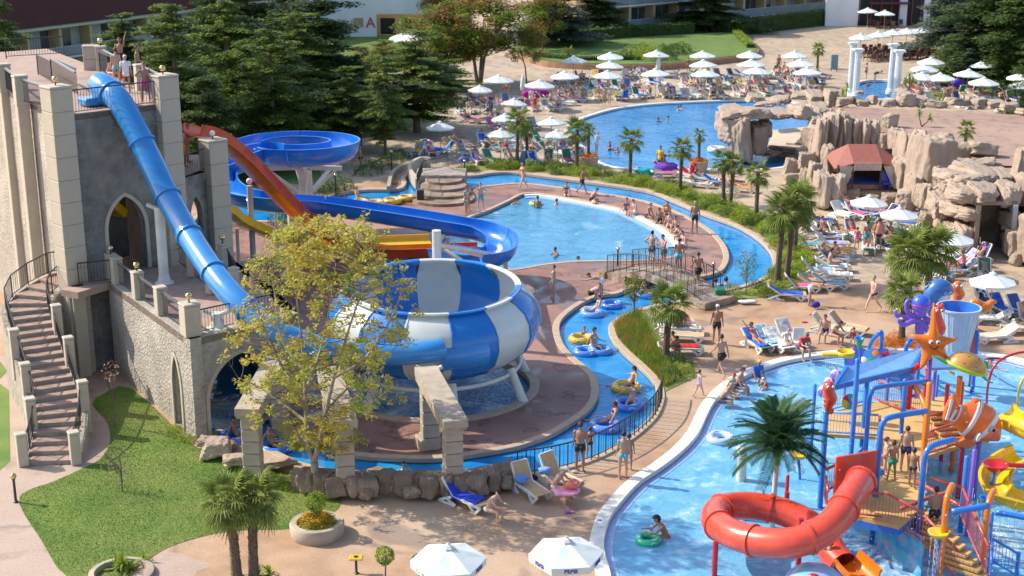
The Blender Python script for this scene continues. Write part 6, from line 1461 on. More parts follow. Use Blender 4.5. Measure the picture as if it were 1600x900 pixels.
for u,v,c_,lb,z,s_ in[(586,319,YB,'yellow swim ring, left one of three lying beside the flume',.01,1.15),(613,315,YB,'yellow swim ring, middle one of three beside the flume',.01,1.1),(635,310,YB,'yellow swim ring, right one of three beside the flume',.01,1.0),(563,316,YB,'yellow-blue swim ring floating in the left river channel',ZW-.08,1.0),(955,478,BB,'empty blue swim ring in the river below the crouching bathers',ZW-.08,1.0),(925,491,(.2,.42,.85),'pale blue swim ring under a bather at the top of the river bend',ZW-.08,1.05),(908,531,YB,'yellow swim ring with a child in the river bend',ZW-.08,1.05),(914,551,(.10,.30,.80),'left half of the double blue ring carrying a bather',ZW-.08,1.0),(938,549,(.10,.30,.80),'right half of the double blue ring carrying a bather',ZW-.08,1.0),(978,607,YB,'blue and yellow swim ring with a lying bather near the railing',ZW-.08,1.1),(981,635,BB,'blue swim ring carrying a woman just left of the railing',ZW-.08,1.1),(945,668,(.12,.28,.80),'blue swim ring under the long reclining bather',ZW-.08,1.15),(430,702,BB,'blue swim ring in the river behind the first stone portal',ZW-.08,1.1),(372,688,BB,'big blue swim ring coming out of the castle arch',ZW-.08,1.35),(1010,462,BB,'blue swim ring under the footbridge',ZW-.08,1.0),(1013,843,(.02,.55,.25),'green child swim ring in the kids pool',ZW-.05,.75),(1126,686,(.55,.70,.90),'patterned swim ring half behind the plastic palm',ZW-.05,.95),(1120,235,(.85,.80,.82),'white-pink ring at the rock arch in the upper pool',ZW-.05,1.3),(837,318,(.7,.8,.2),'small bright ring at the far edge of the lagoon',ZW-.05,.8)]:swim_ring(u,v,c_,lb,z,s_)
def blob(name,label,cat,c_,dims,col,mat=None,n=16):
 m=MB().lathe([(.001,-.5),(.30,-.44),(.46,-.25),(.5,0),(.44,.28),(.26,.45),(.001,.5)],(0,0,0),n);v=[]
 for x,y,z in m.v:k=1+.45*noise.noise(Vector((x*4,y*4,z*4+c_[0])));v.append((x*k,y*k,z*k))
 m.v=v;o=m.build(name,mat or m_towel,None,smooth=True,loc=tuple(c_));o.scale=dims;o.color=(*col,1);tag(o,label,cat);return o
p=G(885,768,.42);blob('inflatable','pink inflatable with white rim lying on the right tan lounger','inflatable',p,(1.0,.75,.2),(.85,.35,.55),m_vinyl)
p=G(893,757,.62);blob('inflatable','orange and pink folded inflatable held by the seated woman','inflatable',p,(.6,.45,.3),(.90,.20,.12),m_vinyl)
for u,v,z,d,c_,nm,lb,ct in((828,748,.05,(.5,.3,.35),(.02,.02,.03),'bag','black bag between the two tan loungers','bag'),(1275,476,.12,(.42,.25,.32),(.07,.03,.30),'bag','dark violet beach bag beside the bending bather','bag'),(887,800,.02,(.2,.12,.08),(.5,.1,.6),'sandals','small purple sandals on the deck below the pink inflatable','sandals'),(895,800,.02,(.15,.1,.06),(.8,.2,.5),'sandals','pink sandals on the deck below the pink inflatable','sandals'),(936,813,.02,(.16,.12,.08),(.3,.3,.75),'sandals','blue sandals close to the kids pool coping','sandals'),(937,824,.02,(.2,.12,.05),(.7,.7,.7),'sandals','pale sandals close to the kids pool coping','sandals'),(899,737,.02,(.25,.12,.1),(.75,.7,.65),'sandals','pale shoes beside the man at the railing','sandals'),(1168,471,.1,(1.0,.4,.15),(.75,.75,.78),'towel_heap','white towel heap on the paving beside the green bin','towel'),(1268,491,.02,(.25,.15,.06),(.65,.08,.06),'sandals','upper red sandal pair on the sandy deck','sandals'),(1257,503,.02,(.3,.15,.06),(.65,.08,.06),'sandals','lower red sandal pair on the sandy deck','sandals'),(836,146,.4,(2.4,1.0,.9),(.42,.01,.30),'towel_heap','large purple-magenta towel under the shaded umbrella','towel'),(1497,130,.8,(1.0,.5,.8),(.10,.04,.55),'beach_ball','violet-blue bundle between the far deck umbrellas','bag'),(1041,262,.2,(1.8,.9,.7),(.22,.06,.50),'inflatable','purple inflatable by the near edge of the upper pool','inflatable'),(1008,268,.15,(1.4,.7,.5),(.02,.45,.50),'inflatable','turquoise inflatable left of the purple one','inflatable'),(1084,264,.6,(.5,.3,.9),(.75,.02,.05),'towel','bright red towel hanging over the lounger by the planter','towel'),(725,250,.3,(.8,.5,.5),(.12,.15,.5),'towel_heap','blue towel heap on the stepped bridge side','towel'),(815,748,.5,(.45,.38,.26),(.15,.35,.8),'towel','blue towel bundle on the left tan lounger','towel'),(852,735,.5,(.45,.36,.26),(.25,.4,.8),'towel','blue towel bundle on the right tan lounger','towel')):
 blob(nm,lb,ct,G(u,v,z+d[2]*.3),d,c_)
kf=MB().box((0,0,.12),(.3,.3,.02)).lathe([(.14,.12),(.16,.2),(.08,.21)],(0,0,0),10)
for lb,u,v in(('yellow plastic ashtray stand at the bottom edge',557,896),):
 t=thing('ashtray_stand',lb,'stand',tuple(G(u,v)),0);b=G(u,v);MB().lathe([(.1,0),(.04,.05),(.04,.5)],b,10).build('post',m_iron,t);MB().box(b+Vector((0,0,.53)),(.42,.32,.06),ch=.02).build('tray',pm('bin_yellow',(.65,.45,.03),None),t);MB().lathe([(.07,.56),(.07,.575)],b,10).build('hole',m_dk,t)
 # ---------------------------------------------------------------- people
m_skin=pm('skin',(.60,.38,.28),(.54,.33,.235),4,.55,tint=True,spec=.35)
m_swim=pm('swimwear',(1,1,1),(.85,.85,.88),7,.7,tint=True)
m_hair=pm('hair',(1,1,1),(.7,.7,.7),14,.6,tint=True,bump=.5,bscale=40)
m_eye=pm('eye_dark',(.02,.015,.012),None,rough=.3);m_lip=pm('lips',(.42,.13,.11),None,rough=.5)
def D_(a,ab=0,sg=1):
 v=Vector((0,-sin(a),-cos(a)));return Vector((sg*sin(ab),v.y*cos(ab),v.z*cos(ab)))
def skeleton(P):
 """P: pose dict in degrees -> joints; pelvis at origin, facing -Y"""
 g=lambda k,d=0:R(P.get(k,d));J={};lean=g('lean');J['pel']=Vector((0,0,0))
 up=Vector((0,-sin(lean),cos(lean)));ln2=lean+g('bend');up2=Vector((0,-sin(ln2),cos(ln2)))
 fw=P.get('fem',0);J['waist']=up*.18;J['chest']=J['waist']+up2*.20;J['neck']=J['chest']+up2*.16
 hd=ln2*.5+g('head');hup=Vector((0,-sin(hd),cos(hd)));J['hb']=J['neck']+hup*.06;J['head']=J['neck']+hup*.185;J['hup']=hup;J['up2']=up2
 hf=Vector((0,-cos(hd),-sin(hd)));rt=Matrix.Rotation(g('turn'),3,hup);J['hf']=rt@hf
 for s_,sg in(('L',1),('R',-1)):
  sh=J['neck']-up2*.055+Vector((sg*(.185-.02*fw),0,0));J['sh'+s_]=sh
  a,ab,e,ei=g('arm'+s_),g('abd'+s_,8),g('el'+s_,12),g('in'+s_)
  el=sh+D_(a,ab,sg)*.29;J['el'+s_]=el;d=D_(a+e,ab-ei,sg);J['wr'+s_]=el+d*.25;J['hd'+s_]=d
  hp=Vector((sg*.095,0,-.03));J['hip'+s_]=hp;t,tb,k=g('hip'+s_),g('hab'+s_,3),g('kn'+s_)
  kn=hp+D_(t,tb,sg)*.43;J['kn'+s_]=kn;an=kn+D_(t-k,tb*.4,sg)*.42;J['an'+s_]=an
  ft=t-k+g('foot'+s_,90);J['toe'+s_]=an+Vector((sg*.03,-sin(ft),-cos(ft)))*.17+Vector((0,0,-.045 if P.get('foot'+s_)is None else 0));
 return J
def cap(m,a,b,ra,rb,n=10,fl=1.0):
 a,b=Vector(a),Vector(b);d=(b-a).normalized();pts=[a-d*ra*.95,a-d*ra*.6,a,a.lerp(b,.5),b,b+d*rb*.6,b+d*rb*.95]
 m.tube(pts,[ra*.3,ra*.8,ra,(ra+rb)/2*1.0,rb,rb*.8,rb*.3],n,flat=fl)
def human(P,voxel=.015):
 J=skeleton(P);fw=P.get('fem',0);fat=P.get('fat',0);kid=P.get('kid',0);m=MB()
 S=[(J['pel']-Vector((0,0,.09)),.10,.09),(J['pel']-Vector((0,0,.03)),.165+.012*fw+.02*fat,.115+.03*fat),(J['pel'].lerp(J['waist'],.5),.155+.01*fw+.03*fat,.11+.045*fat),(J['waist'],.137-.016*fw+.045*fat,.098+.055*fat),(J['waist'].lerp(J['chest'],.6),.152-.012*fw+.02*fat,.108+.025*fat),(J['chest'],.168-.014*fw,.115+.01*fat),(J['chest'].lerp(J['neck'],.55),.172-.02*fw,.098),(J['chest'].lerp(J['neck'],.86),.12,.075),(J['neck'],.062,.058),(J['neck']+J['hup']*.04,.05,.05)]
 vs=[];n=16
 for i,(c_,wx,wy)in enumerate(S):
  t=(S[min(i+1,len(S)-1)][0]-S[max(i-1,0)][0]).normalized();sd=Vector((1,0,0));fr_=sd.cross(t)
  for k in range(n):
   a=2*pi*k/n;f=sin(a);vs.append(c_+sd*cos(a)*wx+fr_*f*wy)
 fs=[(i*n+k,i*n+(k+1)%n,(i+1)*n+(k+1)%n,(i+1)*n+k)for i in range(len(S)-1)for k in range(n)]+[tuple(reversed(range(n))),tuple((len(S)-1)*n+k for k in range(n))]
 m.add(vs,fs)
 fr_=Vector((1,0,0)).cross(J['up2'])
 fwd=-fr_ if fr_.y>0 else fr_
 if fw:
  for sg in(-1,1):m.ball(J['chest']+J['up2']*.03+Vector((sg*.075,0,0))+fwd*.085,.066,10)
 for sg in(-1,1):m.ball(J['pel']-fwd*.07+Vector((sg*.075,0,-.05)),.095,10)
 hs=1+.22*kid
 hx=J['head'];up=J['hup'];hf=J['hf'];sd=hf.cross(up).normalized();hf=up.cross(sd).normalized();Mh=Matrix((sd,hf,up)).transposed().to_4x4()
 m.ball(hx+up*.02,.094*hs,14,sq=(.84,1.02,1.08),mt=Mh);m.ball(hx-up*.05*hs+hf*.022,.066*hs,12,sq=(.86,.95,1.0),mt=Mh)
 cap(m,J['neck']-up*.03,hx-up*.05,.05,.048)
 m.tube([hx+hf*.080*hs+up*.02,hx+hf*.105*hs-up*.012,hx+hf*.085*hs-up*.022],[.009,.016,.012],6)
 for sg in(-1,1):m.ball(hx+sd*sg*.083*hs-up*.005,.024,8,sq=(.45,.8,1.2),mt=Mh)
 segs=[]
 for s_,sg in(('L',1),('R',-1)):
  f=1-.10*fw;ft2=1+.12*fat
  cap(m,J['sh'+s_],J['el'+s_],.052*f*ft2,.037*f*ft2);cap(m,J['el'+s_],J['wr'+s_],.038*f,.025*f);m.ball(J['sh'+s_]-J['up2']*.005,.062*f,10)
  w=J['wr'+s_];d=J['hd'+s_].normalized();side=d.cross(Vector((0,1,0)));side=side.normalized()if side.length>.1 else Vector((1,0,0));nrm=d.cross(side).normalized()
  cap(m,w,w+d*.075,.024,.030,8);
  for q,L_,sp in((-1.5,.065,-.10),(-.5,.078,-.03),(.5,.082,.03),(1.5,.07,.10)):
   b0=w+d*.085+nrm*q*.018;m.tube([b0,b0+d*L_*.5+nrm*sp*.08+side*.006,b0+d*L_*.95+nrm*sp*.16+side*.022],[.0105,.0098,.008],6)
  m.tube([w+d*.03+nrm*.026,w+d*.06+nrm*.05,w+d*.09+nrm*.058],[.013,.0115,.009],6)
  cap(m,J['hip'+s_],J['kn'+s_],.086*(1+.04*fw)*ft2,.053*ft2,12);cap(m,J['kn'+s_],J['kn'+s_].lerp(J['an'+s_],.35),.052,.055*ft2,10);cap(m,J['kn'+s_].lerp(J['an'+s_],.3),J['an'+s_],.054*ft2,.033,10)
  cap(m,J['an'+s_]+Vector((0,.015,0)),J['toe'+s_],.036,.026,8)
 me=m.mesh('body',[m_skin,m_eye,m_lip]);o=bpy.data.objects.new('tmp',me);COL.objects.link(o)
 md=o.modifiers.new('r','REMESH');md.mode='VOXEL';md.voxel_size=voxel;sm=o.modifiers.new('s','SMOOTH');sm.iterations=2;sm.factor=.5;dc=o.modifiers.new('d','DECIMATE');dc.ratio=.30
 dg=bpy.context.evaluated_depsgraph_get();me2=bpy.data.meshes.new_from_object(o.evaluated_get(dg));bpy.data.objects.remove(o);me2.name='body'
 me2.materials.clear();[me2.materials.append(x)for x in(m_skin,m_eye,m_lip)]
 me2.polygons.foreach_set('use_smooth',[True]*len(me2.polygons));me2.polygons.foreach_set('material_index',[0]*len(me2.polygons))
 hx2=hx
 for p in me2.polygons:
  c_=p.center
  for sg in(-1,1):
   if(c_-(hx2+hf*.088*hs+up*.022+sd*sg*.032)).length<.019:p.material_index=1
  q=c_-(hx2+hf*.088*hs-up*.052)
  if abs(q.dot(up))<.010 and abs(q.dot(sd))<.026 and q.dot(hf)>-.035:p.material_index=2
 segs=[('head',J['hb']+up*.05,hx+up*.05),('neckk',J['neck'],J['hb'])]
 segs+=[('chest',J['waist'].lerp(J['chest'],.45),J['neck']-J['up2']*.04),('waist',J['waist']-Vector((0,0,.0)),J['waist'].lerp(J['chest'],.4)),('pelvis',J['pel']-Vector((0,0,.06)),J['pel'].lerp(J['waist'],.55))]
 for s_ in 'LR':segs+=[('uarm',J['sh'+s_],J['el'+s_]),('farm',J['el'+s_],J['wr'+s_]+J['hd'+s_]*.15),('thigh',J['hip'+s_],J['kn'+s_]),('shin',J['kn'+s_],J['an'+s_])]
 rad={'head':.09,'neckk':.05,'chest':.13,'waist':.12,'pelvis':.13,'uarm':.045,'farm':.032,'thigh':.07,'shin':.045}
 V=np.array([v.co[:]for v in me2.vertices]);Nn=np.array([v.normal[:]for v in me2.vertices]);best=np.full(len(V),1e9);lab=np.zeros(len(V),int);par=np.zeros(len(V))
 for i,(nm,a,b)in enumerate(segs):
  a=np.array(a);b=np.array(b);ab=b-a;t=np.clip(((V-a)@ab)/(ab@ab),0,1);d=np.linalg.norm(V-a-t[:,None]*ab,axis=1)-rad[nm];k=d<best;best[k]=d[k];lab[k]=i;par[k]=t[k]
 names=np.array([s_[0]for s_ in segs])[lab]
 return dict(me=me2,V=V,N=Nn,nm=names,t=par,J=J,hx=np.array(hx),up=np.array(up),hf=np.array(hf),hs=hs,fwd=np.array(fwd))
def shell(Hn,mask,off,name,mat,extra=None):
 V=Hn['V']+Hn['N']*off;
 if extra is not None:V=extra(V)
 fs=[tuple(p.vertices)for p in Hn['me'].polygons if all(mask[i]for i in p.vertices)]
 used=sorted({i for f in fs for i in f});mp={i:k for k,i in enumerate(used)}
 me=bpy.data.meshes.new(name);me.from_pydata([tuple(V[i])for i in used],[],[tuple(mp[i]for i in f)for f in fs]);me.materials.append(mat)
 me.polygons.foreach_set('use_smooth',[True]*len(me.polygons));me.update();return me
def outfits(Hn):
 n,t=Hn['nm'],Hn['t'];O={}
 rel=Hn['V']-Hn['hx'];zu=rel@Hn['up'];zf=rel@Hn['hf'];hs=Hn['hs'];head=n=='head'
 hair=head&((zu>.052*hs)|((zf<-.005)&(zu>-.045)))&~((zf>.055*hs)&(zu<.065*hs));O['hair']=shell(Hn,hair,.013,'hair',m_hair)
 lh=(head|(n=='neckk'))&((zu>.05*hs)|((zf<.01)))&~((zf>.05*hs)&(zu<.06*hs));O['long']=shell(Hn,lh,.024,'hair',m_hair)
 O['cap']=shell(Hn,head&(zu>.045*hs),.02,'cap',m_swim)
 pel=(n=='pelvis');O['shorts']=shell(Hn,pel|((n=='thigh')&(t<.55)),.014,'swim_shorts',m_swim);O['brief']=shell(Hn,((n=='pelvis')&(t<.72))|((n=='thigh')&(t<.10)),.009,'swim_briefs',m_swim)
 ch=(n=='chest');rc=(Hn['V']-np.array(Hn['J']['chest']))@np.array(Hn['J']['up2']);O['top']=shell(Hn,ch&(rc<.075)&(rc>-.025),.009,'bikini_top',m_swim)
 O['shirt']=shell(Hn,ch|(n=='waist')|pel|((n=='uarm')&(t<.62)),.016,'shirt',m_swim);O['suit']=shell(Hn,(ch&(rc<.10))|(n=='waist')|pel|((n=='thigh')&(t<.08)),.009,'swimsuit',m_swim)
 return O
POSES={'stand':dict(armL=5,armR=-3,elL=15,elR=12,hipL=4,hipR=-4,knL=3),'standf':dict(fem=1,armL=6,armR=-4,elL=20,elR=14,hipL=-3,hipR=6,knR=8),'hips':dict(armL=-20,armR=-20,abdL=42,abdR=42,elL=70,elR=70,inL=75,inR=75,habL=7,habR=7),'walk':dict(armL=26,armR=-22,elL=25,elR=14,hipL=-20,knL=22,hipR=26,knR=6,lean=4),'walkf':dict(fem=1,armL=-22,armR=24,elL=15,elR=25,hipL=24,knL=6,hipR=-18,knR=22,lean=4),'fold':dict(armL=35,armR=35,elL=75,elR=80,inL=45,inR=45,head=15,lean=2),'bend':dict(lean=55,bend=35,armL=75,armR=80,elL=15,elR=20,hipL=8,knL=12,hipR=0,knR=6),'fat':dict(fat=1,armL=3,armR=8,elL=20,elR=15,abdL=16,abdR=16,habL=5,habR=5),'edge':dict(lean=4,bend=16,hipL=86,knL=84,hipR=90,knR=80,armL=10,armR=14,elL=22,elR=25,head=10),'edgef':dict(fem=1,lean=8,bend=14,hipL=88,knL=86,hipR=84,knR=88,armL=-22,armR=-20,abdL=18,abdR=18,elL=4,elR=4),'hunch':dict(lean=10,bend=26,hipL=92,knL=95,hipR=95,knR=92,habL=9,habR=9,armL=38,armR=44,elL=62,elR=50,inL=30,inR=20,head=20),'sitleg':dict(lean=-12,bend=18,hipL=84,knL=30,hipR=92,knR=52,armL=25,armR=-30,elL=50,elR=8,head=12),'lie':dict(lean=-58,bend=12,hipL=84,knL=4,hipR=90,knR=14,footL=60,footR=60,armL=18,armR=10,elL=22,elR=60,head=35),'lief':dict(fem=1,lean=-62,bend=8,hipL=88,knL=2,hipR=92,knR=28,footL=60,footR=60,armL=14,armR=150,abdR=30,elL=20,elR=60,head=30),'float':dict(fem=1,lean=-52,bend=22,hipL=78,knL=16,hipR=96,knR=40,habL=14,habR=10,footL=50,footR=50,armL=30,armR=20,abdL=62,abdR=58,elL=10,elR=20,head=40),'swim':dict(lean=12,bend=8,armL=70,armR=55,abdL=35,abdR=30,elL=25,elR=30,hipL=12,hipR=-8),'raise':dict(armL=172,armR=12,abdL=12,elL=30,elR=20,lean=-3,hipL=3,hipR=-3),'crouch':dict(lean=38,bend=30,hipL=118,knL=135,hipR=110,knR=130,footL=95,footR=95,armL=60,armR=50,elL=20,elR=30,head=-5),'kid':dict(kid=1,armL=20,armR=-8,elL=35,elR=18,hipL=6,hipR=-6),'kidwalk':dict(kid=1,fem=0,armL=24,armR=-18,elL=20,elR=15,hipL=-16,knL=18,hipR=22,knR=6),'kidsit':dict(kid=1,lean=10,bend=20,hipL=88,knL=50,hipR=92,knR=60,armL=50,armR=45,elL=40,elR=40,head=15)}
HM={}
def get_pose(k):
 if k not in HM:h=human(POSES[k],.0155);h['o']=outfits(h);h['foot']=float(h['V'][:,2].min());HM[k]=h
 return HM[k]
SK={'fair':(1.12,1.10,1.10),'tan':(.66,.58,.52),'mid':(.92,.86,.82),'red':(1.04,.80,.74)}
HC={'black':(.02,.015,.012),'brown':(.07,.035,.018),'blond':(.45,.30,.13),'grey':(.35,.33,.30)}
CC=dict(TC);CC.update({'black':(.015,.015,.02),'navy':(.02,.03,.12),'grey':(.12,.12,.13),'white':(.8,.8,.78)})
def person(pos,pose,rz,label,skin='mid',hair='brown',wear=(),H_=1.72,ground=True,dz=0.0,group=None,long_=False,capc=None):
 """pos: where the feet (ground=True) or the seat (ground=False) rest"""
 h=get_pose(pose);s_=H_/1.70;p=Vector(pos);z=-h['foot']*s_ if ground else.095*s_
 t=thing('person',label,'person',(p.x,p.y,p.z+z+dz),rz,group,s_);inst(h['me'],'body',t,color=SK[skin])
 inst(h['o']['cap' if capc else('long' if long_ else 'hair')],'cap' if capc else 'hair',t,color=CC[capc]if capc else HC[hair])
 for w,c_ in wear:me=h['o'][w];inst(me,me.name.split('.')[0],t,color=CC[c_])
 return t
M_=lambda c_:(('shorts',c_),);S_=lambda c_:(('brief',c_),);B_=lambda c_:(('brief',c_),('top',c_))
F=R
def stand(u,v,pose,rz,label,**k):return person(G(u,v,k.pop('z',0)),pose,F(rz),label,**k)
stand(906,737,'stand',165,'tanned man in black shorts standing at the railing, seen from behind',skin='tan',hair='brown',wear=M_('black'),H_=1.80)
stand(921,716,'kid',200,'child with wet hair sitting height beside the man at the railing',skin='mid',wear=S_('black'),H_=1.15)
stand(973,748,'standf',180,'woman in a turquoise bikini standing on the deck, seen from behind',skin='mid',hair='black',wear=B_('turquoise'),H_=1.70)
stand(982,734,'kid',170,'dark-haired child close behind the woman in turquoise',skin='tan',hair='black',wear=S_('pink'),H_=1.30)
stand(1092,621,'kidwalk',120,'small child in a pale swimsuit walking near the kids pool',skin='fair',hair='brown',wear=(('suit','lilac'),),H_=1.12)
stand(1126,588,'walk',-150,'shirtless man in black shorts striding away past the palm',skin='mid',hair='brown',wear=M_('black'),H_=1.80)
stand(1119,538,'stand',175,'tanned man in a white cap and black shorts on the sandy deck',skin='tan',capc='white',wear=M_('black'),H_=1.78)
stand(1363,487,'walk',-60,'older man in black briefs walking left across the sand',skin='fair',hair='grey',wear=S_('black'),H_=1.76)
stand(1090,450,'walk',200,'shirtless man in black shorts at the right end of the footbridge',skin='tan',hair='brown',wear=M_('black'),H_=1.80,z=.4)
stand(1018,415,'hips',150,'man with hands on hips at the left end of the footbridge group',skin='mid',hair='black',wear=M_('grey'),H_=1.80,z=.75)
stand(1036,421,'fold',-60,'man in striped grey shorts looking down on the footbridge',skin='mid',hair='black',wear=M_('grey'),H_=1.78,z=.95)
stand(1060,425,'stand',180,'tanned young bather in pale shorts in the middle of the footbridge',skin='tan',hair='black',wear=M_('turquoise'),H_=1.68,z=.95)
stand(1085,365,'stand',175,'big man in black shorts standing on the maroon paving by the river',skin='tan',hair='grey',wear=M_('black'),H_=1.86)
stand(865,466,'standf',-100,'girl in a turquoise bikini on wet maroon paving',skin='mid',hair='brown',wear=B_('turquoise'),H_=1.64)
stand(940,467,'bend',-95,'man bending down at the top of the river bend',skin='mid',hair='brown',wear=M_('white'),H_=1.75)
stand(922,468,'crouch',90,'person crouching in black shorts at the top of the river bend',skin='fair',hair='black',wear=M_('black'),H_=1.7)
stand(910,304,'walk',70,'man in navy shorts walking along the far river edge',skin='tan',hair='brown',wear=M_('navy'),H_=1.78)
stand(817,295,'walkf',-60,'blonde woman walking beside the far river edge',skin='fair',hair='blond',wear=B_('orange'),H_=1.72)
stand(751,329,'hips',10,'man with hands on hips left of the lagoon',skin='fair',hair='brown',wear=M_('turquoise'),H_=1.72)
stand(728,334,'standf',60,'woman left of the man with hands on hips',skin='mid',hair='brown',wear=B_('white'),H_=1.66);stand(732,331,'kid',90,'child with red shorts close to the lagoon',skin='mid',hair='black',wear=M_('red'),H_=1.35)
stand(1031,270,'stand',-30,'man in a yellow shirt and black shorts at the upper pool edge',skin='tan',hair='brown',wear=(('shirt','yellow'),('shorts','black')),H_=1.84)
stand(1353,393,'standf',190,'woman in turquoise shorts among the loungers',skin='tan',hair='black',wear=(('top','turquoise'),('shorts','teal')),H_=1.70)
stand(1371,392,'fat',170,'heavy man in navy briefs right of the woman in turquoise shorts',skin='red',hair='brown',wear=S_('navy'),H_=1.80)
stand(1338,389,'kid',175,'small girl in a pink suit left of the woman in turquoise shorts',skin='mid',hair='brown',wear=(('suit','pink'),),H_=1.20)
stand(1264,478,'bend',85,'bather in white shorts bending over the violet bag',skin='mid',hair='brown',wear=M_('white'),H_=1.70)
stand(1075,116,'standf',0,'tanned woman in a black bikini at the brick kerb',skin='tan',hair='black',wear=B_('black'),H_=1.72)
stand(1216,113,'stand',20,'tanned man between the umbrella stacks near the lawn tip',skin='tan',hair='black',wear=S_('red'),H_=1.78)
stand(1353,126,'stand',90,'person in black walking before the plunge pool, upright one',skin='mid',hair='black',wear=(('suit','black'),),H_=1.72)
stand(1366,130,'bend',80,'person in black stooping beside the white columns',skin='mid',hair='black',wear=(('suit','black'),),H_=1.70)
stand(944,165,'standf',0,'woman standing at the far left pool edge with bright sandals',skin='mid',hair='black',wear=B_('turquoise'),H_=1.68);stand(952,166,'standf',20,'second woman standing at the far left pool edge',skin='fair',hair='blond',wear=B_('white'),H_=1.66)
stand(836,178,'standf',0,'woman in a red swimsuit between the umbrellas',skin='mid',hair='blond',wear=(('suit','red'),),H_=1.66);stand(830,168,'fat',30,'man in a white shirt beside the folded umbrella',skin='mid',hair='grey',wear=(('shirt','white'),('shorts','white')),H_=1.70)
stand(792,152,'fat',-30,'stout sunburnt bather between the shaded umbrellas',skin='red',hair='brown',wear=S_('navy'),H_=1.74)
stand(932,242,'fold',60,'person in white carrying a dark bag by the left planter',skin='fair',hair='grey',wear=(('shirt','white'),('shorts','white')),H_=1.7);stand(918,242,'standf',60,'woman in a violet pattern dress by the left planter',skin='mid',hair='brown',wear=(('shirt','purple'),('shorts','purple')),H_=1.68)
stand(1030,117,'standf',60,'woman next to the folded pale umbrella',skin='mid',hair='brown',wear=(('suit','pink'),),H_=1.66);stand(868,240,'standf',10,'woman in a long pale skirt among the dense loungers',skin='mid',hair='black',wear=(('shirt','white'),('shorts','white')),H_=1.66)
stand(565,262,'standf',90,'person in a violet top on the shaded garden path',skin='mid',hair='brown',wear=(('shirt','purple'),),H_=1.7)if False else None
stand(564,266,'stand',90,'tanned bather on the shaded garden path behind the flume',skin='tan',hair='brown',wear=M_('black'),H_=1.7);stand(551,262,'standf',90,'person in a violet dress on the garden path behind the flume',skin='mid',hair='brown',wear=(('shirt','lilac'),('shorts','lilac')),H_=1.6)
def onz(u,v,z,*a,**k):return stand(u,v,*a,z=z,**k)
onz(184,137,ZP,'standf',200,'woman in a turquoise bikini on top of the castle tower',skin='mid',hair='brown',wear=B_('turquoise'),H_=1.72);onz(190,118,ZP,'raise',0,'person with a raised arm on the tower top',skin='tan',hair='brown',wear=M_('brown')if 'brown' in CC else M_('navy'),H_=1.74)
onz(172,130,ZP,'hunch',60,'bather leaning forward on the tower top left of the woman',skin='mid',hair='black',wear=S_('navy'),H_=1.7);onz(199,146,ZP,'stand',200,'person in a white shirt and cap beside the tube entrance',skin='mid',capc='white',wear=(('shirt','white'),('shorts','red')),H_=1.62)
onz(229,162,ZP,'hips',20,'tanned bather at the railing corner of the tower top',skin='tan',hair='brown',wear=M_('pink'),H_=1.7);onz(217,132,ZP,'stand',90,'dark-tanned bather behind the small pillar on the tower',skin='tan',hair='black',wear=M_('navy'),H_=1.7)
onz(286,262,ZD,'stand',60,'man in orange shorts waiting on the slide deck',skin='tan',hair='black',wear=M_('orange'),H_=1.8);onz(294,254,ZD,'fold',90,'second bather waiting at the red slide entrance',skin='tan',hair='brown',wear=M_('red'),H_=1.72)
for u,v,ps,rz,sk,hr,w,lb in((977,330,'edgef',20,'mid','black',B_('navy'),'woman sitting on the lagoon edge, first from the left'),(993,333,'edge',-60,'fair','brown',M_('white'),'pale man leaning forward on the lagoon edge'),(1012,339,'edge',50,'mid','brown',M_('navy'),'man in navy shorts sitting at the lagoon corner'),(1031,346,'edge',-20,'tan','black',M_('black'),'dark-haired man sitting beside the navy one on the lagoon edge'),(1046,352,'edgef',-10,'fair','brown',B_('white'),'woman sitting in the middle of the lagoon edge row'),(1058,360,'edge',-40,'mid','brown',M_('white'),'bather in white sitting at the right of the lagoon edge row'),(1066,372,'hunch',-60,'mid','brown',M_('grey'),'hunched bather at the right end of the lagoon edge'),(1070,384,'edge',-60,'fair','brown',M_('white'),'bather sitting low at the near right corner of the lagoon'),(1044,338,'edge',-30,'red','grey',M_('grey'),'sunburnt man seated behind the lagoon edge row'),(1038,333,'hunch',20,'tan','black',S_('black'),'dark bather squatting behind the lagoon edge row'),(924,313,'hunch',90,'red','brown',M_('navy'),'sunburnt bather sitting on the far lagoon edge left of the row'),(884,304,'edgef',10,'mid','brown',B_('navy'),'bather at the far lagoon edge beside the walking man')):
 person(G(u,v,.08),ps,F(rz),lb,skin=sk,hair=hr,wear=w,ground=False,H_=1.72,group='bathers sitting on the lagoon edge')
def water(u,v,ps,rz,lb,depth,**k):
 h=get_pose(ps);H_=k.get('H_',1.7);p=G(u,v,ZW);t=person(p,ps,F(rz),lb,ground=False,**k);t.location.z=ZW+depth;return t
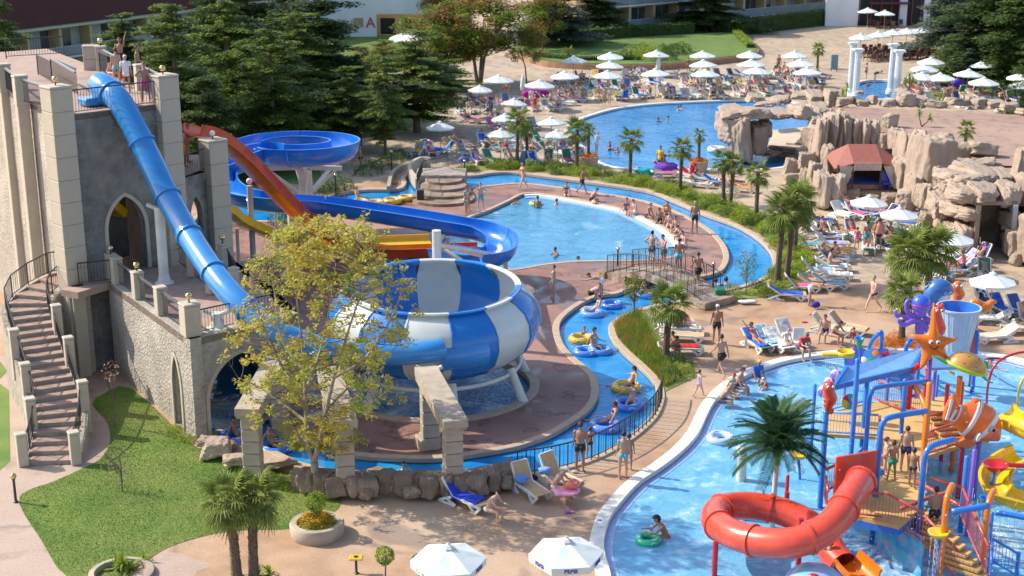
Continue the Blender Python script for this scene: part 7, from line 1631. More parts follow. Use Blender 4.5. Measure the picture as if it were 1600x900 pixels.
for u,v,ps,rz,d,sk,hr,w,lb in((840,325,'stand',160,-.05,'tan','brown',M_('black'),'man standing waist deep at the far side of the lagoon'),(865,320,'swim',90,-.42,'mid','black',S_('navy'),'bather swimming beside the standing man in the lagoon'),(872,398,'swim',-60,-.35,'tan','brown',S_('navy'),'bather in the lagoon water before the flume end'),(903,407,'swim',0,-.52,'mid','black',S_('navy'),'only a head showing at the near lagoon edge'),(925,322,'edgef',120,-.15,'fair','brown',B_('white'),'pale bather half in the water at the far ledge'),(801,318,'swim',40,-.45,'mid','black',S_('lime'),'bather with a bright ring at the left lagoon corner'),(806,316,'swim',0,-.48,'mid','brown',S_('navy'),'second head at the left lagoon corner'),(629,735,'swim',20,-.40,'fair','brown',S_('navy'),'bather in the river behind the rock wall, head and shoulders'),(1135,447,'swim',180,-.40,'fair','black',S_('white'),'bather in the river right of the footbridge'),(1116,447,'swim',150,-.46,'mid','black',S_('navy'),'bather in the river under the right end of the footbridge'),(1040,838,'kidsit',-80,-.02,'tan','black',S_('red'),'tanned child kneeling in the kids pool beside the green ring'),(1057,172,'swim',60,-.42,'fair','black',S_('white'),'left swimmer of the pair near the far pool wall'),(1066,170,'swim',-60,-.45,'mid','brown',S_('white'),'right swimmer of the pair near the far pool wall'),(1028,190,'swim',0,-.42,'tan','black',S_('navy'),'tanned swimmer in the middle of the upper pool'),(1042,187,'swim',30,-.45,'mid','black',S_('navy'),'swimmer right of the tanned one in the upper pool'),(951,234,'swim',30,-.38,'tan','black',S_('navy'),'left bather of the four at the near left pool corner'),(955,229,'swim',-40,-.40,'mid','brown',S_('navy'),'second bather of the four at the near left pool corner'),(966,238,'swim',-20,-.40,'red','brown',S_('navy'),'third bather of the four at the near left pool corner'),(980,235,'swim',20,-.42,'fair','brown',S_('white'),'rightmost bather of the four at the near left pool corner'),(1044,243,'swim',0,-.38,'fair','brown',S_('navy'),'pale bather right of the man in the yellow shirt'),(1198,237,'swim',0,-.40,'tan','black',S_('black'),'dark bather in the water under the rock arch'),(1356,134,'swim',0,-.3,'tan','brown',S_('orange'),'bather with an orange armband in the plunge pool'),(1545,573,'swim',0,-.36,'fair','black',S_('navy'),'bather under the red spray pipe at the far pool side'),(1528,569,'swim',60,-.40,'mid','brown',S_('green'),'second bather at the far pool side beside the turtle')):
 water(u,v,ps,rz,lb,d,skin=sk,hair=hr,wear=w,long_=(hr=='black' and 'standing' not in lb))
for u,v,ps,rz,d,sk,hr,w,lb,H_ in((928,488,'float',-95,.20,'fair','brown',S_('navy'),'bather lying back on the pale blue ring',1.7),(913,528,'kid',30,-.05,'mid','brown',S_('navy'),'child sitting inside the yellow ring',1.2),(927,545,'sitleg',60,.22,'mid','black',B_('white'),'woman sitting up on the double blue ring',1.66),(982,604,'float',-80,.20,'mid','black',B_('yellow'),'woman lying on the blue and yellow ring',1.66),(987,632,'float',-10,.20,'mid','black',B_('lilac'),'woman with dark hair sitting back on the blue ring by the railing',1.66),(950,663,'float',-98,.24,'mid','brown',B_('purple'),'long-haired woman stretched out over the ring beside the railing',1.75),(563,312,'float',90,.18,'mid','brown',B_('yellow'),'bather on a yellow ring in the left river channel',1.65),(536,314,'swim',60,-.42,'tan','black',S_('navy'),'bather in the left river channel beside the ring',1.7),(430,700,'float',60,.18,'tan','black',S_('black'),'bather floating behind the first stone portal',1.7),(375,686,'float',70,.16,'tan','black',S_('black'),'bather on the ring leaving the castle arch',1.7),(1018,838,'kid',-60,-.12,'mid','black',S_('lime'),'toddler with a white cap in the green ring',1.0),(1012,462,'float',60,.18,'mid','black',S_('navy'),'bather floating under the footbridge',1.6)):
 t=water(u,v,ps,rz,lb,d,skin=sk,hair=hr,wear=w,H_=H_,long_=('woman' in lb),capc='white' if 'cap' in lb else None)
for u,v,z,ps,rz,sk,hr,w,lb,H_,cp in((1127,628,.05,'hunch',80,'mid','blond',M_('grey'),'hunched man sitting on the white coping, leftmost',1.74,None),(1152,606,.05,'edge',60,'mid','black',M_('navy'),'man in blue shorts sitting on the coping, second from left',1.74,None),(1140,612,.05,'edgef',40,'mid','black',B_('white'),'person behind the man in blue shorts, with a red towel hat',1.62,'red'),(1182,590,.05,'edge',20,'tan','blond',(('shirt','blue'),('shorts','blue')),'person in a blue shirt with a yellow cap at the pool edge',1.6,'yellow'),(1197,606,-.1,'kidsit',-60,'fair','brown',(('suit','red'),),'toddler in red with a white hat in the shallow water',.95,'white'),(1252,545,.40,'hunch',20,'mid','brown',(('shirt','red'),('shorts','navy')),'man in a red shirt sitting on a chair by the kids pool',1.76,'grey'),(1228,535,.40,'edge',30,'fair','blond',(('suit','white'),),'child in a pink cap sitting on a lounger beside the red shirt',1.3,'pink'),(1290,520,.38,'edge',-30,'mid','brown',M_('navy'),'man sitting on the cream lounger, left of the pair',1.76,None),(1302,525,.38,'hunch',40,'tan','black',S_('lilac'),'woman sitting on the cream lounger, right of the pair',1.66,None),(1334,528,.35,'kidsit',-20,'mid','brown',(('suit','red'),),'small child in red on the lounger behind the green cone',1.1,None),(764,798,.36,'hunch',60,'fair','brown',B_('white'),'woman in sunglasses sitting at the foot of the blue-towel lounger',1.66,'black'),(868,762,.40,'hunch',75,'mid','brown',B_('white'),'woman with a white cap bent over the orange inflatable',1.66,'white'),(1056,545,.35,'edge',-60,'tan','black',M_('black'),'person sitting in the shade of the river tip palm',1.6,None),(1048,548,.3,'hunch',40,'tan','black',M_('white'),'second person in the shade of the river tip palm',1.6,None),(1310,396,.40,'kidsit',-70,'tan','black',(('top','turquoise'),),'child with a turquoise top sitting up on an orange towel',1.4,None),(1480,428,.3,'edge',-90,'mid','brown',S_('white'),'person sitting at the left of the heap near the tunnel',1.6,None)):
 person(G(u,v,z),ps,F(rz),lb,skin=sk,hair=hr,wear=w,ground=False,H_=H_,capc=cp,long_=('woman' in lb))
wc=thing('pool_chair','white plastic chair under the man in the red shirt','chair',tuple(G(1250,548)));b=G(1250,548)
MB().box(b+Vector((0,0,.37)),(.5,.5,.05),ch=.02).build('seat',m_plast,wc);MB().box(b+Vector((-.05,.26,.7)),(.5,.05,.6),ch=.02).build('backrest',m_plast,wc)
for sx in(-.22,.22):
 for sy in(-.22,.22):MB().tube([b+Vector((sx*1.1,sy*1.1,0)),b+Vector((sx,sy,.36))],.025,6).build('leg',m_plast,wc)
r_=random.Random(21);wears=[S_('black'),S_('navy'),B_('pink'),B_('turquoise'),M_('red'),B_('black'),M_('navy'),B_('orange'),B_('white'),M_('teal')];wn=['black briefs','navy briefs','a pink bikini','a turquoise bikini','red shorts','a black bikini','navy shorts','an orange bikini','a white bikini','teal shorts']
used=0
for(u,v),(t,bk,hd)in LPOS.items():
 if(u,v)in((727,790),(826,772),(872,757),(1274,452),(1302,437),(1228,468),(1296,522),(1322,520),(1556,534),(1052,512),(1066,533)):continue
 forced=(u,v)==(1298,411)
 if not forced and r_.random()>(.5 if v<260 else.38):continue
 k=r_.randrange(len(wears));fem_='bikini' in wn[k];ps='lief' if fem_ else 'lie';lab=t['label'].replace('lounger, ','lounger ').split(' from the left ')
 if forced:k=9;ps='lie'
 if r_.random()<.22 and not forced:ps='sitleg'
 p=Vector(t.location)+Vector((cos(hd)*-.12,sin(hd)*-.12,.40))
 person(p,ps,hd+pi/2,' '.join(f"{'woman' if fem_ else 'man'} in {wn[k]} on the {NMS[t.name] if t.name in NMS else t['label'].split(', ')[1].replace('from the left', 'lounger')}".split()[:16]),skin=r_.choice(('tan','mid','fair','tan','red')),hair=r_.choice(('black','brown','brown','blond')),wear=wears[k],ground=False,H_=r_.uniform(1.6,1.8),long_=fem_,group='sunbathers on loungers');used+=1
for i,(u,v)in enumerate(((1405,88),(1422,86),(1449,84),(1380,82),(1365,90),(1398,80))):
 person(G(u,v,.47),'edge',r_.uniform(-1,1),('guest in dark clothes at a cafe table, '+NTH[i]+' counted'),skin='tan',hair='black',wear=(('shirt','dark'),('shorts','dark')),ground=False,group='guests at the cafe tables')
 # ---------------------------------------------------------------- children's water play structure
def paint(n,c,r=.28,coat=.3):return pm('paint_'+n,c,tuple(x*.85 for x in c),2.5,r,coat=coat,rvar=.08)
p_blue,p_red,p_org,p_yel=paint('blue',(.03,.20,.68)),paint('red',(.58,.02,.03)),paint('orange',(.84,.20,.01)),paint('yellow',(.85,.55,.015))
p_coral,p_grn,p_vio,p_wht,p_org2,p_sky=paint('coral',(.76,.085,.045)),paint('green',(.05,.40,.09)),paint('violet',(.23,.12,.62)),paint('white',(.8,.8,.8)),paint('orange_red',(.88,.17,.03)),paint('pale_blue',(.22,.48,.90),.5,.1)
p_tan,p_teal,p_blk,p_shell,p_whale,p_lime=paint('tan_deck',(.66,.42,.16),.75,0),paint('teal',(.02,.42,.36)),paint('black',(.01,.01,.01)),paint('shell',(.58,.30,.07)),paint('whale',(.05,.16,.42)),paint('lime',(.40,.60,.02))
p_rust=paint('rail_red',(.55,.09,.06),.45)
ks=thing('play_structure','multi-level water play structure with blue, orange and red pipes, decks and a pale blue roof','playground',tuple(G(1420,800,ZW)))
def post(ub,vb,vt,r,mt,top=None,par=ks):
 r*=.66;b=G(ub,vb,ZW);zt=ZY(vt,b.y);o=MB().lathe([(r,ZW-.2),(r,zt-r*.4),(r*.6,zt)],(b.x,b.y,0),12).build('post',mt,par,ang=50);return Vector((b.x,b.y,zt))
def pipe(pts,r,mt,nm='pipe',par=ks,n=10):return MB().tube(cr(pts,6),r,n).build(nm,mt,par,smooth=True)
for q in((1281,793,641,.15,p_blue),(1326,760,560,.13,p_blue),(1344,735,590,.14,p_blue),(1436,790,597,.15,p_org),(1402,745,592,.12,p_blue),(1418,668,585,.12,p_red),(1441,668,590,.12,p_red),(1500,832,712,.14,p_blue),(1510,838,702,.11,p_vio),(1266,720,600,.10,p_blue),(1470,720,600,.12,p_red),(1494,702,596,.12,p_red),(1459,662,585,.08,p_blue),(1398,832,783,.08,p_blue),(1380,690,560,.10,p_blue),(1540,900,800,.10,p_blue),(1588,900,862,.08,p_blue),(1452,690,570,.09,p_vio)):post(*q)
def hoop(u0,v0,vt0,u1,vt1,r,mt):
 """post that bends into a level arm"""
 b=G(u0,v0,ZW);zt=ZY(vt0,b.y);b2=GY(u1,vt1,b.y+.6);r*=.66;d=Vector((b2.x-b.x,b2.y-b.y,0));d.normalize()
 P_=[Vector((b.x,b.y,ZW-.2)),Vector((b.x,b.y,zt-.45)),Vector((b.x,b.y,zt-.16))+d*.07,Vector((b.x,b.y,zt))+d*.35,Vector((b2.x,b2.y,zt+.02))]
 MB().tube([P_[0]]+cr(P_[1:],5),r,12).build('bent_pipe',mt,ks,smooth=True);return P_
hoop(1348,760,606,1446,622,.13,p_blue);hoop(1362,850,654,1448,640,.14,p_blue);hoop(1430,880,699,1490,694,.14,p_blue);hoop(1465,930,772,1487,770,.14,p_org);hoop(1532,905,780,1552,778,.14,p_org)
pipe([G(1322,750,1.9),G(1380,738,1.95)],.10,p_blue);pipe([G(1408,795,1.7),G(1445,780,1.85),G(1480,770,2.0)],.07,p_rust);pipe([G(1433,752,1.8),G(1500,790,1.8)],.06,p_rust);pipe([G(1487,800,2.2),G(1545,790,2.4)],.10,p_blue)
pipe([G(1556,800,1.4),G(1620,812,1.4)],.09,p_blue);pipe([G(1325,725,.9),G(1348,700,1.5)],.08,p_blue)
ZK=1.5
dk=LG([(1282,678),(1290,645),(1360,628),(1500,618),(1512,692),(1450,712),(1444,790),(1405,822),(1335,806),(1338,752),(1372,728),(1368,682)],ZK)
MB().prism([(p.x,p.y)for p in dk],ZK-.12,ZK).build('deck',p_tan,ks);MB().prism([(p.x,p.y)for p in[d_+Vector((0,.0,0))for d_ in dk[6:10]]],ZK-.34,ZK-.13).build('deck_beam',p_blue,ks)
stp=[G(1436,770,ZK),G(1500,880,.5)]
for k in range(9):
 t=k/8;p=G(1432+74*t,798+92*t,ZK-.13-1.1*t);MB().box(p,(1.5,.42,.09),rz=-.75,ch=.01).build('step',p_tan,ks)
for k in range(7):
 t=k/6;p=G(1478+30*t,640+50*t,ZK+.9-.15*6*t);MB().box(p,(1.6,.4,.10),rz=.2,ch=.01).build('step',p_tan,ks)
def krail(pts,h=.85,mt=p_rust,sp=.11):
 m=MB();P_=pts;up=Vector((0,0,h));m.tube([p+up for p in P_],.045,7);o=m.build('rail',mt,ks,smooth=True);MB().tube([p+Vector((0,0,.1))for p in P_],.035,6).build('lower_rail',mt,ks,smooth=True);b=MB()
 for a,c_ in zip(P_,P_[1:]):
  n=max(1,round((c_-a).length/sp))
  for k in range(n+1):q=a.lerp(c_,k/n);b.beam(q+Vector((0,0,.1)),q+up,.014,.014)
 b.build('bars',mt,o)['kind']='stuff'
krail([G(1282,678,ZK),G(1370,684,ZK)],mt=p_sky);krail([G(1372,686,ZK),G(1372,728,ZK)]);krail([G(1290,645,ZK),G(1360,628,ZK)],mt=p_sky);krail([G(1364,625,ZK),G(1420,648,ZK)])
krail([G(1288,772,ZK),G(1352,742,ZK)]);krail([G(1288,776,ZK),G(1292,800,ZK)],.7);krail([G(1330,806,ZK),G(1378,812,ZK)]);krail([G(1378,812,ZK-.2),G(1440,848,ZK-.5)],.95);krail([G(1440,850,ZK-.5),G(1492,905,ZK-1.2)],.95)
krail([G(1450,712,ZK),G(1512,692,ZK)],.9);krail([G(1440,690,ZK),G(1500,672,ZK)],.9);krail([G(1450,790,ZK-.1),G(1500,806,ZK-.3)],.95);krail([G(1500,806,ZK-.3),G(1540,900,ZK-.6)],.95);krail([G(1420,640,ZK),G(1442,650,ZK)],1.2,p_red);krail([G(1545,920,.2),G(1548,880,.4),G(1590,905,.2)],.8,p_blue)
MB().extr([(0,0),(1,0),(1,1),(0,1)],G(1370,860,ZW),G(1438,905,ZW)-G(1370,860,ZW),(0,0,1.35),(.05,.05,0)).build('mural_panel',pm('mural',(.03,.30,.60),(.10,.50,.62),3,.4,c3=(.55,.45,.55),scale2=2.2),ks)
def panel(c4,nm,mt,th=.10,par=ks):
 vs=[Vector(p)for p in c4];vs+=[p-Vector((0,0,th))for p in vs];return MB().add(vs,[(0,1,2,3),(7,6,5,4),(0,4,5,1),(1,5,6,2),(2,6,7,3),(3,7,4,0)]).build(nm,mt,par)
r0,r1,r2,r3=G(1303,604,3.35),G(1424,576,3.5),G(1446,541,3.9),G(1324,573,3.75)
panel([r0,r1,r2,r3],'roof_panel',p_sky);panel([G(1440,545,3.9),G(1450,575,3.4),G(1532,572,3.3),G(1540,555,3.5)],'roof_panel',p_sky)
for a,b in((r0,r3),(r0,r1),(r1,r2)):MB().beam(a+Vector((0,0,-.02)),b+Vector((0,0,-.02)),.10,.18).build('roof_edge',p_blue,ks)
panel([G(1405,580,3.4),G(1428,585,3.4),G(1416,640,1.9),G(1410,640,1.9)],'side_brace',p_blue)
pipe([G(1424,572,3.5),G(1420,585,3.2),G(1442,625,2.6),G(1446,640,2.4)],.10,p_org);pipe([G(1418,640,2.2),G(1424,585,3.3),G(1437,570,3.6)],.11,p_red)
pipe([G(1412,620,2.6),G(1430,618,2.6)],.05,p_rust);pipe([G(1442,622,2.2),G(1443,650,1.6)],.05,p_rust)
bk_=thing('tipping_bucket','large silver-blue tipping bucket with blue inside above the play structure roof','bucket',tuple(GY(1490,545,55.0)));yb=55.0;pxm=F_PX/57.0
cb_=GY(1492,547,yb);zt_=ZY(480,yb);rr1,rr0=33/pxm,21/pxm
m=MB().lathe([(rr0,cb_.z),(rr1,zt_-.04),(rr1+.05,zt_-.04),(rr1+.05,zt_+.03),(rr1-.03,zt_+.03)],(cb_.x,yb,0),36,caps=True);m.f=m.f[:-1];m.m=m.m[:-1];m.build('shell',pm('bucket_silver',(.50,.58,.68),(.44,.52,.62),3,.3,coat=.3),bk_,ang=40)
MB().lathe([(rr1-.035,zt_+.025),(rr0-.02,cb_.z+.1),(.001,cb_.z+.1)],(cb_.x,yb,0),36,caps=False).build('lining',p_blue,bk_,smooth=True)
for k in range(24):a=2*pi*k/24;MB().tube([(cb_.x+rr0*1.01*cos(a),yb+rr0*1.01*sin(a),cb_.z+.05),(cb_.x+rr1*.99*cos(a),yb+rr1*.99*sin(a),zt_-.1)],.018,4).build('rib',pm('bucket_silver',(.5,.58,.68)),bk_)
pipe([(cb_.x-rr1-.15,yb,cb_.z+.7),(cb_.x-rr1+.1,yb,cb_.z+.7)],.09,p_blk,'pivot',bk_);pipe([Vector((cb_.x-rr1*1.1,yb,cb_.z+.7)),Vector((cb_.x-rr1*1.15,yb,2.2)),Vector((cb_.x-rr1*1.15,yb,ZW))],.09,p_blue,'support',bk_);pipe([Vector((cb_.x+rr1*1.0,yb+.2,cb_.z+.7)),Vector((cb_.x+rr1*1.1,yb+.2,2.2)),Vector((cb_.x+rr1*1.1,yb+.2,ZW))],.09,p_blue,'support',bk_)
# --- moulded animals: round-section bodies, at their depth
def body(P_,rs,mt,nm,par,flat=1.0,n=16):
 m=MB();pts=cr(P_,5);idx=np.linspace(0,len(rs)-1,len(pts));m.tube(pts,[float(np.interp(i,range(len(rs)),rs))for i in idx],n,flat=flat);return m.build(nm,mt,par,smooth=True)
def eyes(par,c_,d,r=.07,sp=.12,side=Vector((1,0,0))):
 for sg in(-1,1):
  p=Vector(c_)+side*sp*sg;e=MB().ball(p,r,12).build('eye',p_wht,par,smooth=True);MB().ball(p+Vector(d).normalized()*r*.62,r*.55,10).build('pupil',p_blk,e,smooth=True)
yo=53.5;U_=lambda u,v,y=yo:GY(u,v,y)
t=thing('octopus_figure','violet octopus figure with a shiny blue cap and curling arms','octopus figure',tuple(U_(1439,500)))
c_=U_(1439,476);MB().ball(c_,.36,20,sq=(1,1,1.05)).build('head',p_vio,t,smooth=True);MB().lathe([(.365,0),(.36,.12),(.27,.28),(.12,.36),(.001,.38)],c_+Vector((0,0,.03)),20,caps=False).build('cap',paint('cap_blue',(.05,.12,.75)),t,smooth=True)
MB().tube([c_+Vector((.375*cos(a),.375*sin(a),.02))for a in[k*pi/10 for k in range(20)]],.022,6,closed=True).build('cap_band',paint('magenta',(.6,.05,.45)),t,smooth=True)
MB().lathe([(.22,-.5),(.26,-.3),(.3,-.12)],c_,16).build('neck',p_vio,t,smooth=True)
for P_ in([(1437,492),(1425,493),(1418,486),(1416,474),(1420,469),(1424,473)],[(1437,496),(1424,498),(1412,496),(1402,494),(1399,487),(1402,484)],[(1437,500),(1425,502),(1414,507),(1406,504),(1405,499),(1409,498)],[(1437,502),(1434,512),(1434,522),(1431,527),(1427,523)],[(1441,502),(1446,510),(1451,520),(1452,528)],[(1442,498),(1450,500),(1457,508),(1458,500)],[(1440,500),(1440,515),(1437,530)]):
 k_=rnd.uniform(-.4,.1);pts=[U_(u,v,yo+k_*i/3)for i,(u,v)in enumerate(P_)];body(pts,[.14,.12,.10,.08,.06,.04][:len(P_)],p_vio,'arm',t);MB().ball(pts[-1],.06,8).build('arm_tip',p_yel,t,smooth=True)
pipe([U_(1437,525),U_(1436,560),Vector((U_(1436,560).x,yo,ZW))],.08,p_blue,'pole',t)
ys_=47.6;t=thing('starfish_figure','orange smiling starfish figure at the roof corner','starfish figure',tuple(GY(1456,540,ys_)));c_=GY(1457,537,ys_);kx=lambda u,v:GY(u,v,ys_)
tips=[(1459,474),(1497,529),(1489,570),(1438,578),(1422,523)];pts=[]
for i,(u,v)in enumerate(tips):
 u2,v2=tips[(i+1)%5];m_=((u+u2)/2-1457,(v+v2)/2-537);L_=hypot(*m_);pts+=[(u,v),(1457+m_[0]/L_*20,537+m_[1]/L_*19)]
m=MB();O2=cr([kx(u,v)for u,v in pts],5,True);N=len(O2);vs=[]
for f,d in((.0,.24),(.5,.20),(.85,.11),(1.0,0),(.85,-.11),(.5,-.18),(0,-.2)):
 for q in O2:vs.append(c_+(q-c_)*max(f,.02)+Vector((0,-d,0)))
m.add(vs,[(a*N+k,a*N+(k+1)%N,(a+1)*N+(k+1)%N,(a+1)*N+k)for a in range(6)for k in range(N)]).build('star_body',p_org,t,smooth=True)
eyes(t,c_+Vector((0,-.22,.13)),(.1,-1,-.1),.085,.12);MB().tube(cr([c_+Vector((-.16,-.25,-.02)),c_+Vector((0,-.25,-.13)),c_+Vector((.16,-.25,-.02))],5),.02,6).build('mouth',paint('dark_red',(.2,.01,.01)),t);pipe([c_+Vector((0,.1,0)),Vector((c_.x+.05,ys_+.15,1.5)),Vector((c_.x+.05,ys_+.15,ZW))],.07,p_vio,'pole',t)
yw=56.5;t=thing('whale_figure','blue whale figure with raised tail behind the bucket','whale figure',tuple(GY(1470,465,yw)));w=lambda u,v:GY(u,v,yw)
body([w(1488,458),w(1478,452),w(1466,450),w(1456,462),w(1455,480),w(1458,495)],[.10,.34,.40,.36,.26,.12],p_whale,'whale_body',t);body([w(1484,465),w(1474,462),w(1464,470)],[.08,.22,.12],p_wht,'belly',t);body([w(1460,455),w(1452,446),w(1444,450)],[.14,.12,.04],p_whale,'fluke',t,.35);body([w(1458,452),w(1456,443),w(1448,440)],[.12,.10,.03],p_whale,'fluke',t,.35)
eyes(t,w(1478,455)+Vector((0,-.3,0)),(0,-1,0),.07,.1);pipe([w(1457,490),Vector((w(1457,490).x,yw,1.5)),Vector((w(1457,490).x,yw,ZW))],.08,p_blue,'pole',t)
def seahorse(u,v0,v1,y,mt,label,sc=1.0):
 t=thing('seahorse_figure',label,'seahorse figure',tuple(GY(u,v1,y)),group='seahorse figures');h_=v1-v0;q=lambda a,b:GY(u+a*h_,v0+b*h_,y)
 body([q(.16,.16),q(.05,.12),q(-.02,.2),q(.02,.38),q(.06,.55),q(.0,.75),q(-.02,.9),q(.08,.97),q(.12,.88)],[.05*sc,.13*sc,.15*sc,.16*sc,.18*sc,.13*sc,.09*sc,.07*sc,.04*sc],mt,'figure_body',t)
 for a in(-.05,.09):body([q(a,.10),q(a*1.4,.0)],[.05*sc,.035*sc],mt,'horn',t)
 for b in(.3,.45,.6,.75):MB().ball(q(-.10,b),.07*sc,8).build('crest_knob',mt,t,smooth=True)
 eyes(t,q(.03,.13)+Vector((0,-.13*sc,0)),(0,-1,0),.045*sc,.07*sc)
seahorse(1464,474,545,51.5,p_coral,'tall coral-red seahorse directly behind the starfish',1.3);seahorse(1295,596,645,44.0,p_coral,'red seahorse on the left blue post',1.2);seahorse(1496,441,475,57,p_org2,'small orange seahorse head beside the whale',1.4);seahorse(1520,508,555,56,p_coral,'red-orange seahorse right of the bucket',1.2);seahorse(1488,618,690,50.8,p_coral,'red seahorse behind the striped fish tail',1.2);seahorse(1449,572,590,50,p_coral,'tiny red seahorse by the roof corner',.6)
t=thing('dolphin_figure','orange leaping dolphin figure right of the bucket','dolphin figure',tuple(GY(1540,480,56)));w=lambda u,v:GY(u,v,56)
body([w(1519,470),w(1526,473),w(1534,480),w(1543,478),w(1550,472),w(1557,472)],[.05,.16,.24,.2,.12,.05],p_org,'dolphin_body',t);body([w(1529,472),w(1527,464)],[.12,.03],p_org,'fin',t,.4);body([w(1534,486),w(1530,492)],[.12,.05],p_yel,'belly',t);pipe([w(1527,485),Vector((w(1527,485).x,56,2)),Vector((w(1527,485).x,56,ZW))],.08,p_coral,'pole',t)
yt=47.2;t=thing('turtle_figure','green and yellow turtle figure with a brown shell, tilted','turtle figure',tuple(GY(1510,580,yt)));w=lambda u,v:GY(u,v,yt);c_=w(1510,574);Mt=Matrix.Rotation(R(18),4,'Y')
MB().lathe([(.72,0),(.70,.14),(.58,.36),(.35,.50),(.001,.56)],c_,24,caps=False,sy=.8,mt=Mt).build('shell',p_shell,t,smooth=True);MB().lathe([(.001,-.16),(.6,-.1),(.78,-.02),(.80,.05),(.7,.07)],c_,24,caps=False,sy=.82,mt=Mt).build('rim',p_lime,t,smooth=True)
for r_k,zk,n_ in((.42,.45,6),(.66,.20,9)):
 for k in range(n_):
  a=2*pi*k/n_;p0=c_+Mt@Vector((r_k*cos(a),r_k*sin(a)*.8,zk+.015));p1=c_+Mt@Vector((r_k*cos(a+2*pi/n_),r_k*sin(a+2*pi/n_)*.8,zk+.015));MB().tube([p0,p1],.012,4).build('shell_line',p_blk,t)
body([w(1478,566),w(1466,560),w(1457,556)],[.16,.11,.04],p_grn,'flipper',t,.4);body([w(1536,588),w(1545,596),w(1552,598)],[.14,.1,.03],p_grn,'flipper',t,.4);body([w(1490,584),w(1482,580)],[.12,.05],p_yel,'flipper',t,.5);body([w(1530,575),w(1538,570),w(1543,571)],[.1,.15,.12],p_grn,'head',t);eyes(t,w(1541,569)+Vector((0,-.1,0)),(.3,-1,0),.04,.06)
pipe([w(1500,588),Vector((w(1500,588).x,yt,1.5)),Vector((w(1500,588).x,yt,ZW))],.10,p_org,'pole',t)
yf=44.9;t=thing('striped_fish_figure','big orange fish figure with white bands facing right','fish figure',tuple(GY(1525,660,yf)));w=lambda u,v,d=0:GY(u,v,yf+d)
prof_f=[(1561,688,2),(1556,682,9),(1546,672,19),(1532,661,25),(1516,652,25),(1502,648,17),(1494,645,8),(1490,644,5)]
px_=F_PX/47.2
def fish_ring(i,s_=1.0):
 u,v,r=prof_f[i];c_=w(u,v);r=r*1.28/px_;ax=(w(prof_f[min(i+1,7)][0],prof_f[min(i+1,7)][1])-w(prof_f[max(i-1,0)][0],prof_f[max(i-1,0)][1])).normalized();up=Vector((0,1,0)).cross(ax).normalized()
 return[c_+up*cos(a)*r*s_+Vector((0,1,0))*sin(a)*r*.55*s_ for a in[2*pi*k/20 for k in range(20)]]
def fish_skin(i0,i1,s_,mt,nm,sub=4):
 rings=[]
 for i in np.linspace(i0,i1,max(2,int((i1-i0)*sub)+1)):
  a=int(min(6,i));f=i-a;A_,B__=fish_ring(a,s_),fish_ring(a+1,s_);rings.append([p.lerp(q,f)for p,q in zip(A_,B__)])
 vs=[p for r in rings for p in r];n=20;fs=[(j*n+k,j*n+(k+1)%n,(j+1)*n+(k+1)%n,(j+1)*n+k)for j in range(len(rings)-1)for k in range(n)];fs+=[tuple(reversed(range(n))),tuple((len(rings)-1)*n+k for k in range(n))];return MB().add(vs,fs).build(nm,mt,t,smooth=True)
fish_skin(0,7,1.0,p_org2,'fish_body');fish_skin(2.3,2.75,1.04,p_wht,'white_band');fish_skin(3.8,4.2,1.04,p_wht,'white_band');fish_skin(5.6,5.85,1.06,p_wht,'white_band')
def fin(pts,mt,nm,th=.09):
 q=cr([w(u,v)for u,v in pts],4,True);c_=sum(q,Vector())/len(q);n=len(q);vs=[p+Vector((0,-.02,0))for p in q]+[c_+(p-c_)*.8+Vector((0,-th,0))for p in q]+[p+Vector((0,.02,0))for p in q]+[c_+(p-c_)*.8+Vector((0,th,0))for p in q]
 fs=[(k,(k+1)%n,n+(k+1)%n,n+k)for k in range(n)]+[(2*n+k,3*n+k,3*n+(k+1)%n,2*n+(k+1)%n)for k in range(n)]+[(k,2*n+k,2*n+(k+1)%n,(k+1)%n)for k in range(n)]+[tuple(range(n,2*n)),tuple(reversed(range(3*n,4*n)))];return MB().add(vs,fs).build(nm,mt,t)
fin([(1496,648),(1490,655),(1478,660),(1473,655),(1475,640),(1480,628),(1487,617),(1493,618),(1498,632)],p_org2,'tail_fin');fin([(1516,630),(1522,622),(1532,625),(1541,636),(1546,650),(1536,645),(1524,638)],p_org2,'top_fin');fin([(1516,670),(1512,680),(1497,688),(1487,692),(1498,699),(1515,700),(1528,690),(1530,682)],p_org2,'lower_fin');fin([(1521,672),(1526,668),(1524,680),(1518,682)],p_wht,'side_fin',.5)
for a,b in(((1488,624),(1479,656)),((1494,640),(1484,657)),((1534,630),(1526,645)),((1541,640),(1532,652))):MB().beam(w(*a,-.10),w(*b,-.12),.05,.09).build('fin_stripe',p_wht,t)
eyes(t,w(1550,671,-.36),(.3,-1,0),.13,.0);pipe([w(1530,690),Vector((w(1530,690).x,yf,1)),Vector((w(1530,690).x,yf,ZW))],.09,p_vio,'pole',t);pipe([w(1505,690),Vector((w(1505,690).x,yf,1)),Vector((w(1505,690).x,yf,ZW))],.09,p_red,'pole',t)
Pk=cr([G(u,v,z)for u,v,z in[(1345,752,2.55),(1326,782,2.45),(1306,812,2.25),(1276,836,2.0),(1236,848,1.8),(1190,847,1.62),(1146,835,1.48),(1119,815,1.34),(1124,797,1.22),(1160,790,1.12),(1210,796,1.02),(1258,815,.85),(1288,842,.6),(1304,868,.38),(1318,884,.3)]],7)
kt=tube_slide('spiral_slide','shiny red spiral tube slide looping round the plastic palm','water slide',Pk,.45,p_coral,1.75,24,fl=.05)
MB().box(G(1322,746,2.45)+Vector((.35,.3,0)),(.10,1.5,1.35),rz=-1.2,ch=.02).build('entry_panel',p_coral,kt)
Po=cr([G(1318,884,.3),G(1330,895,.22),G(1350,915,.15)],5);open_flume('','','',Po,p_org,w=.48,h=.45,step=1,parent=kt)
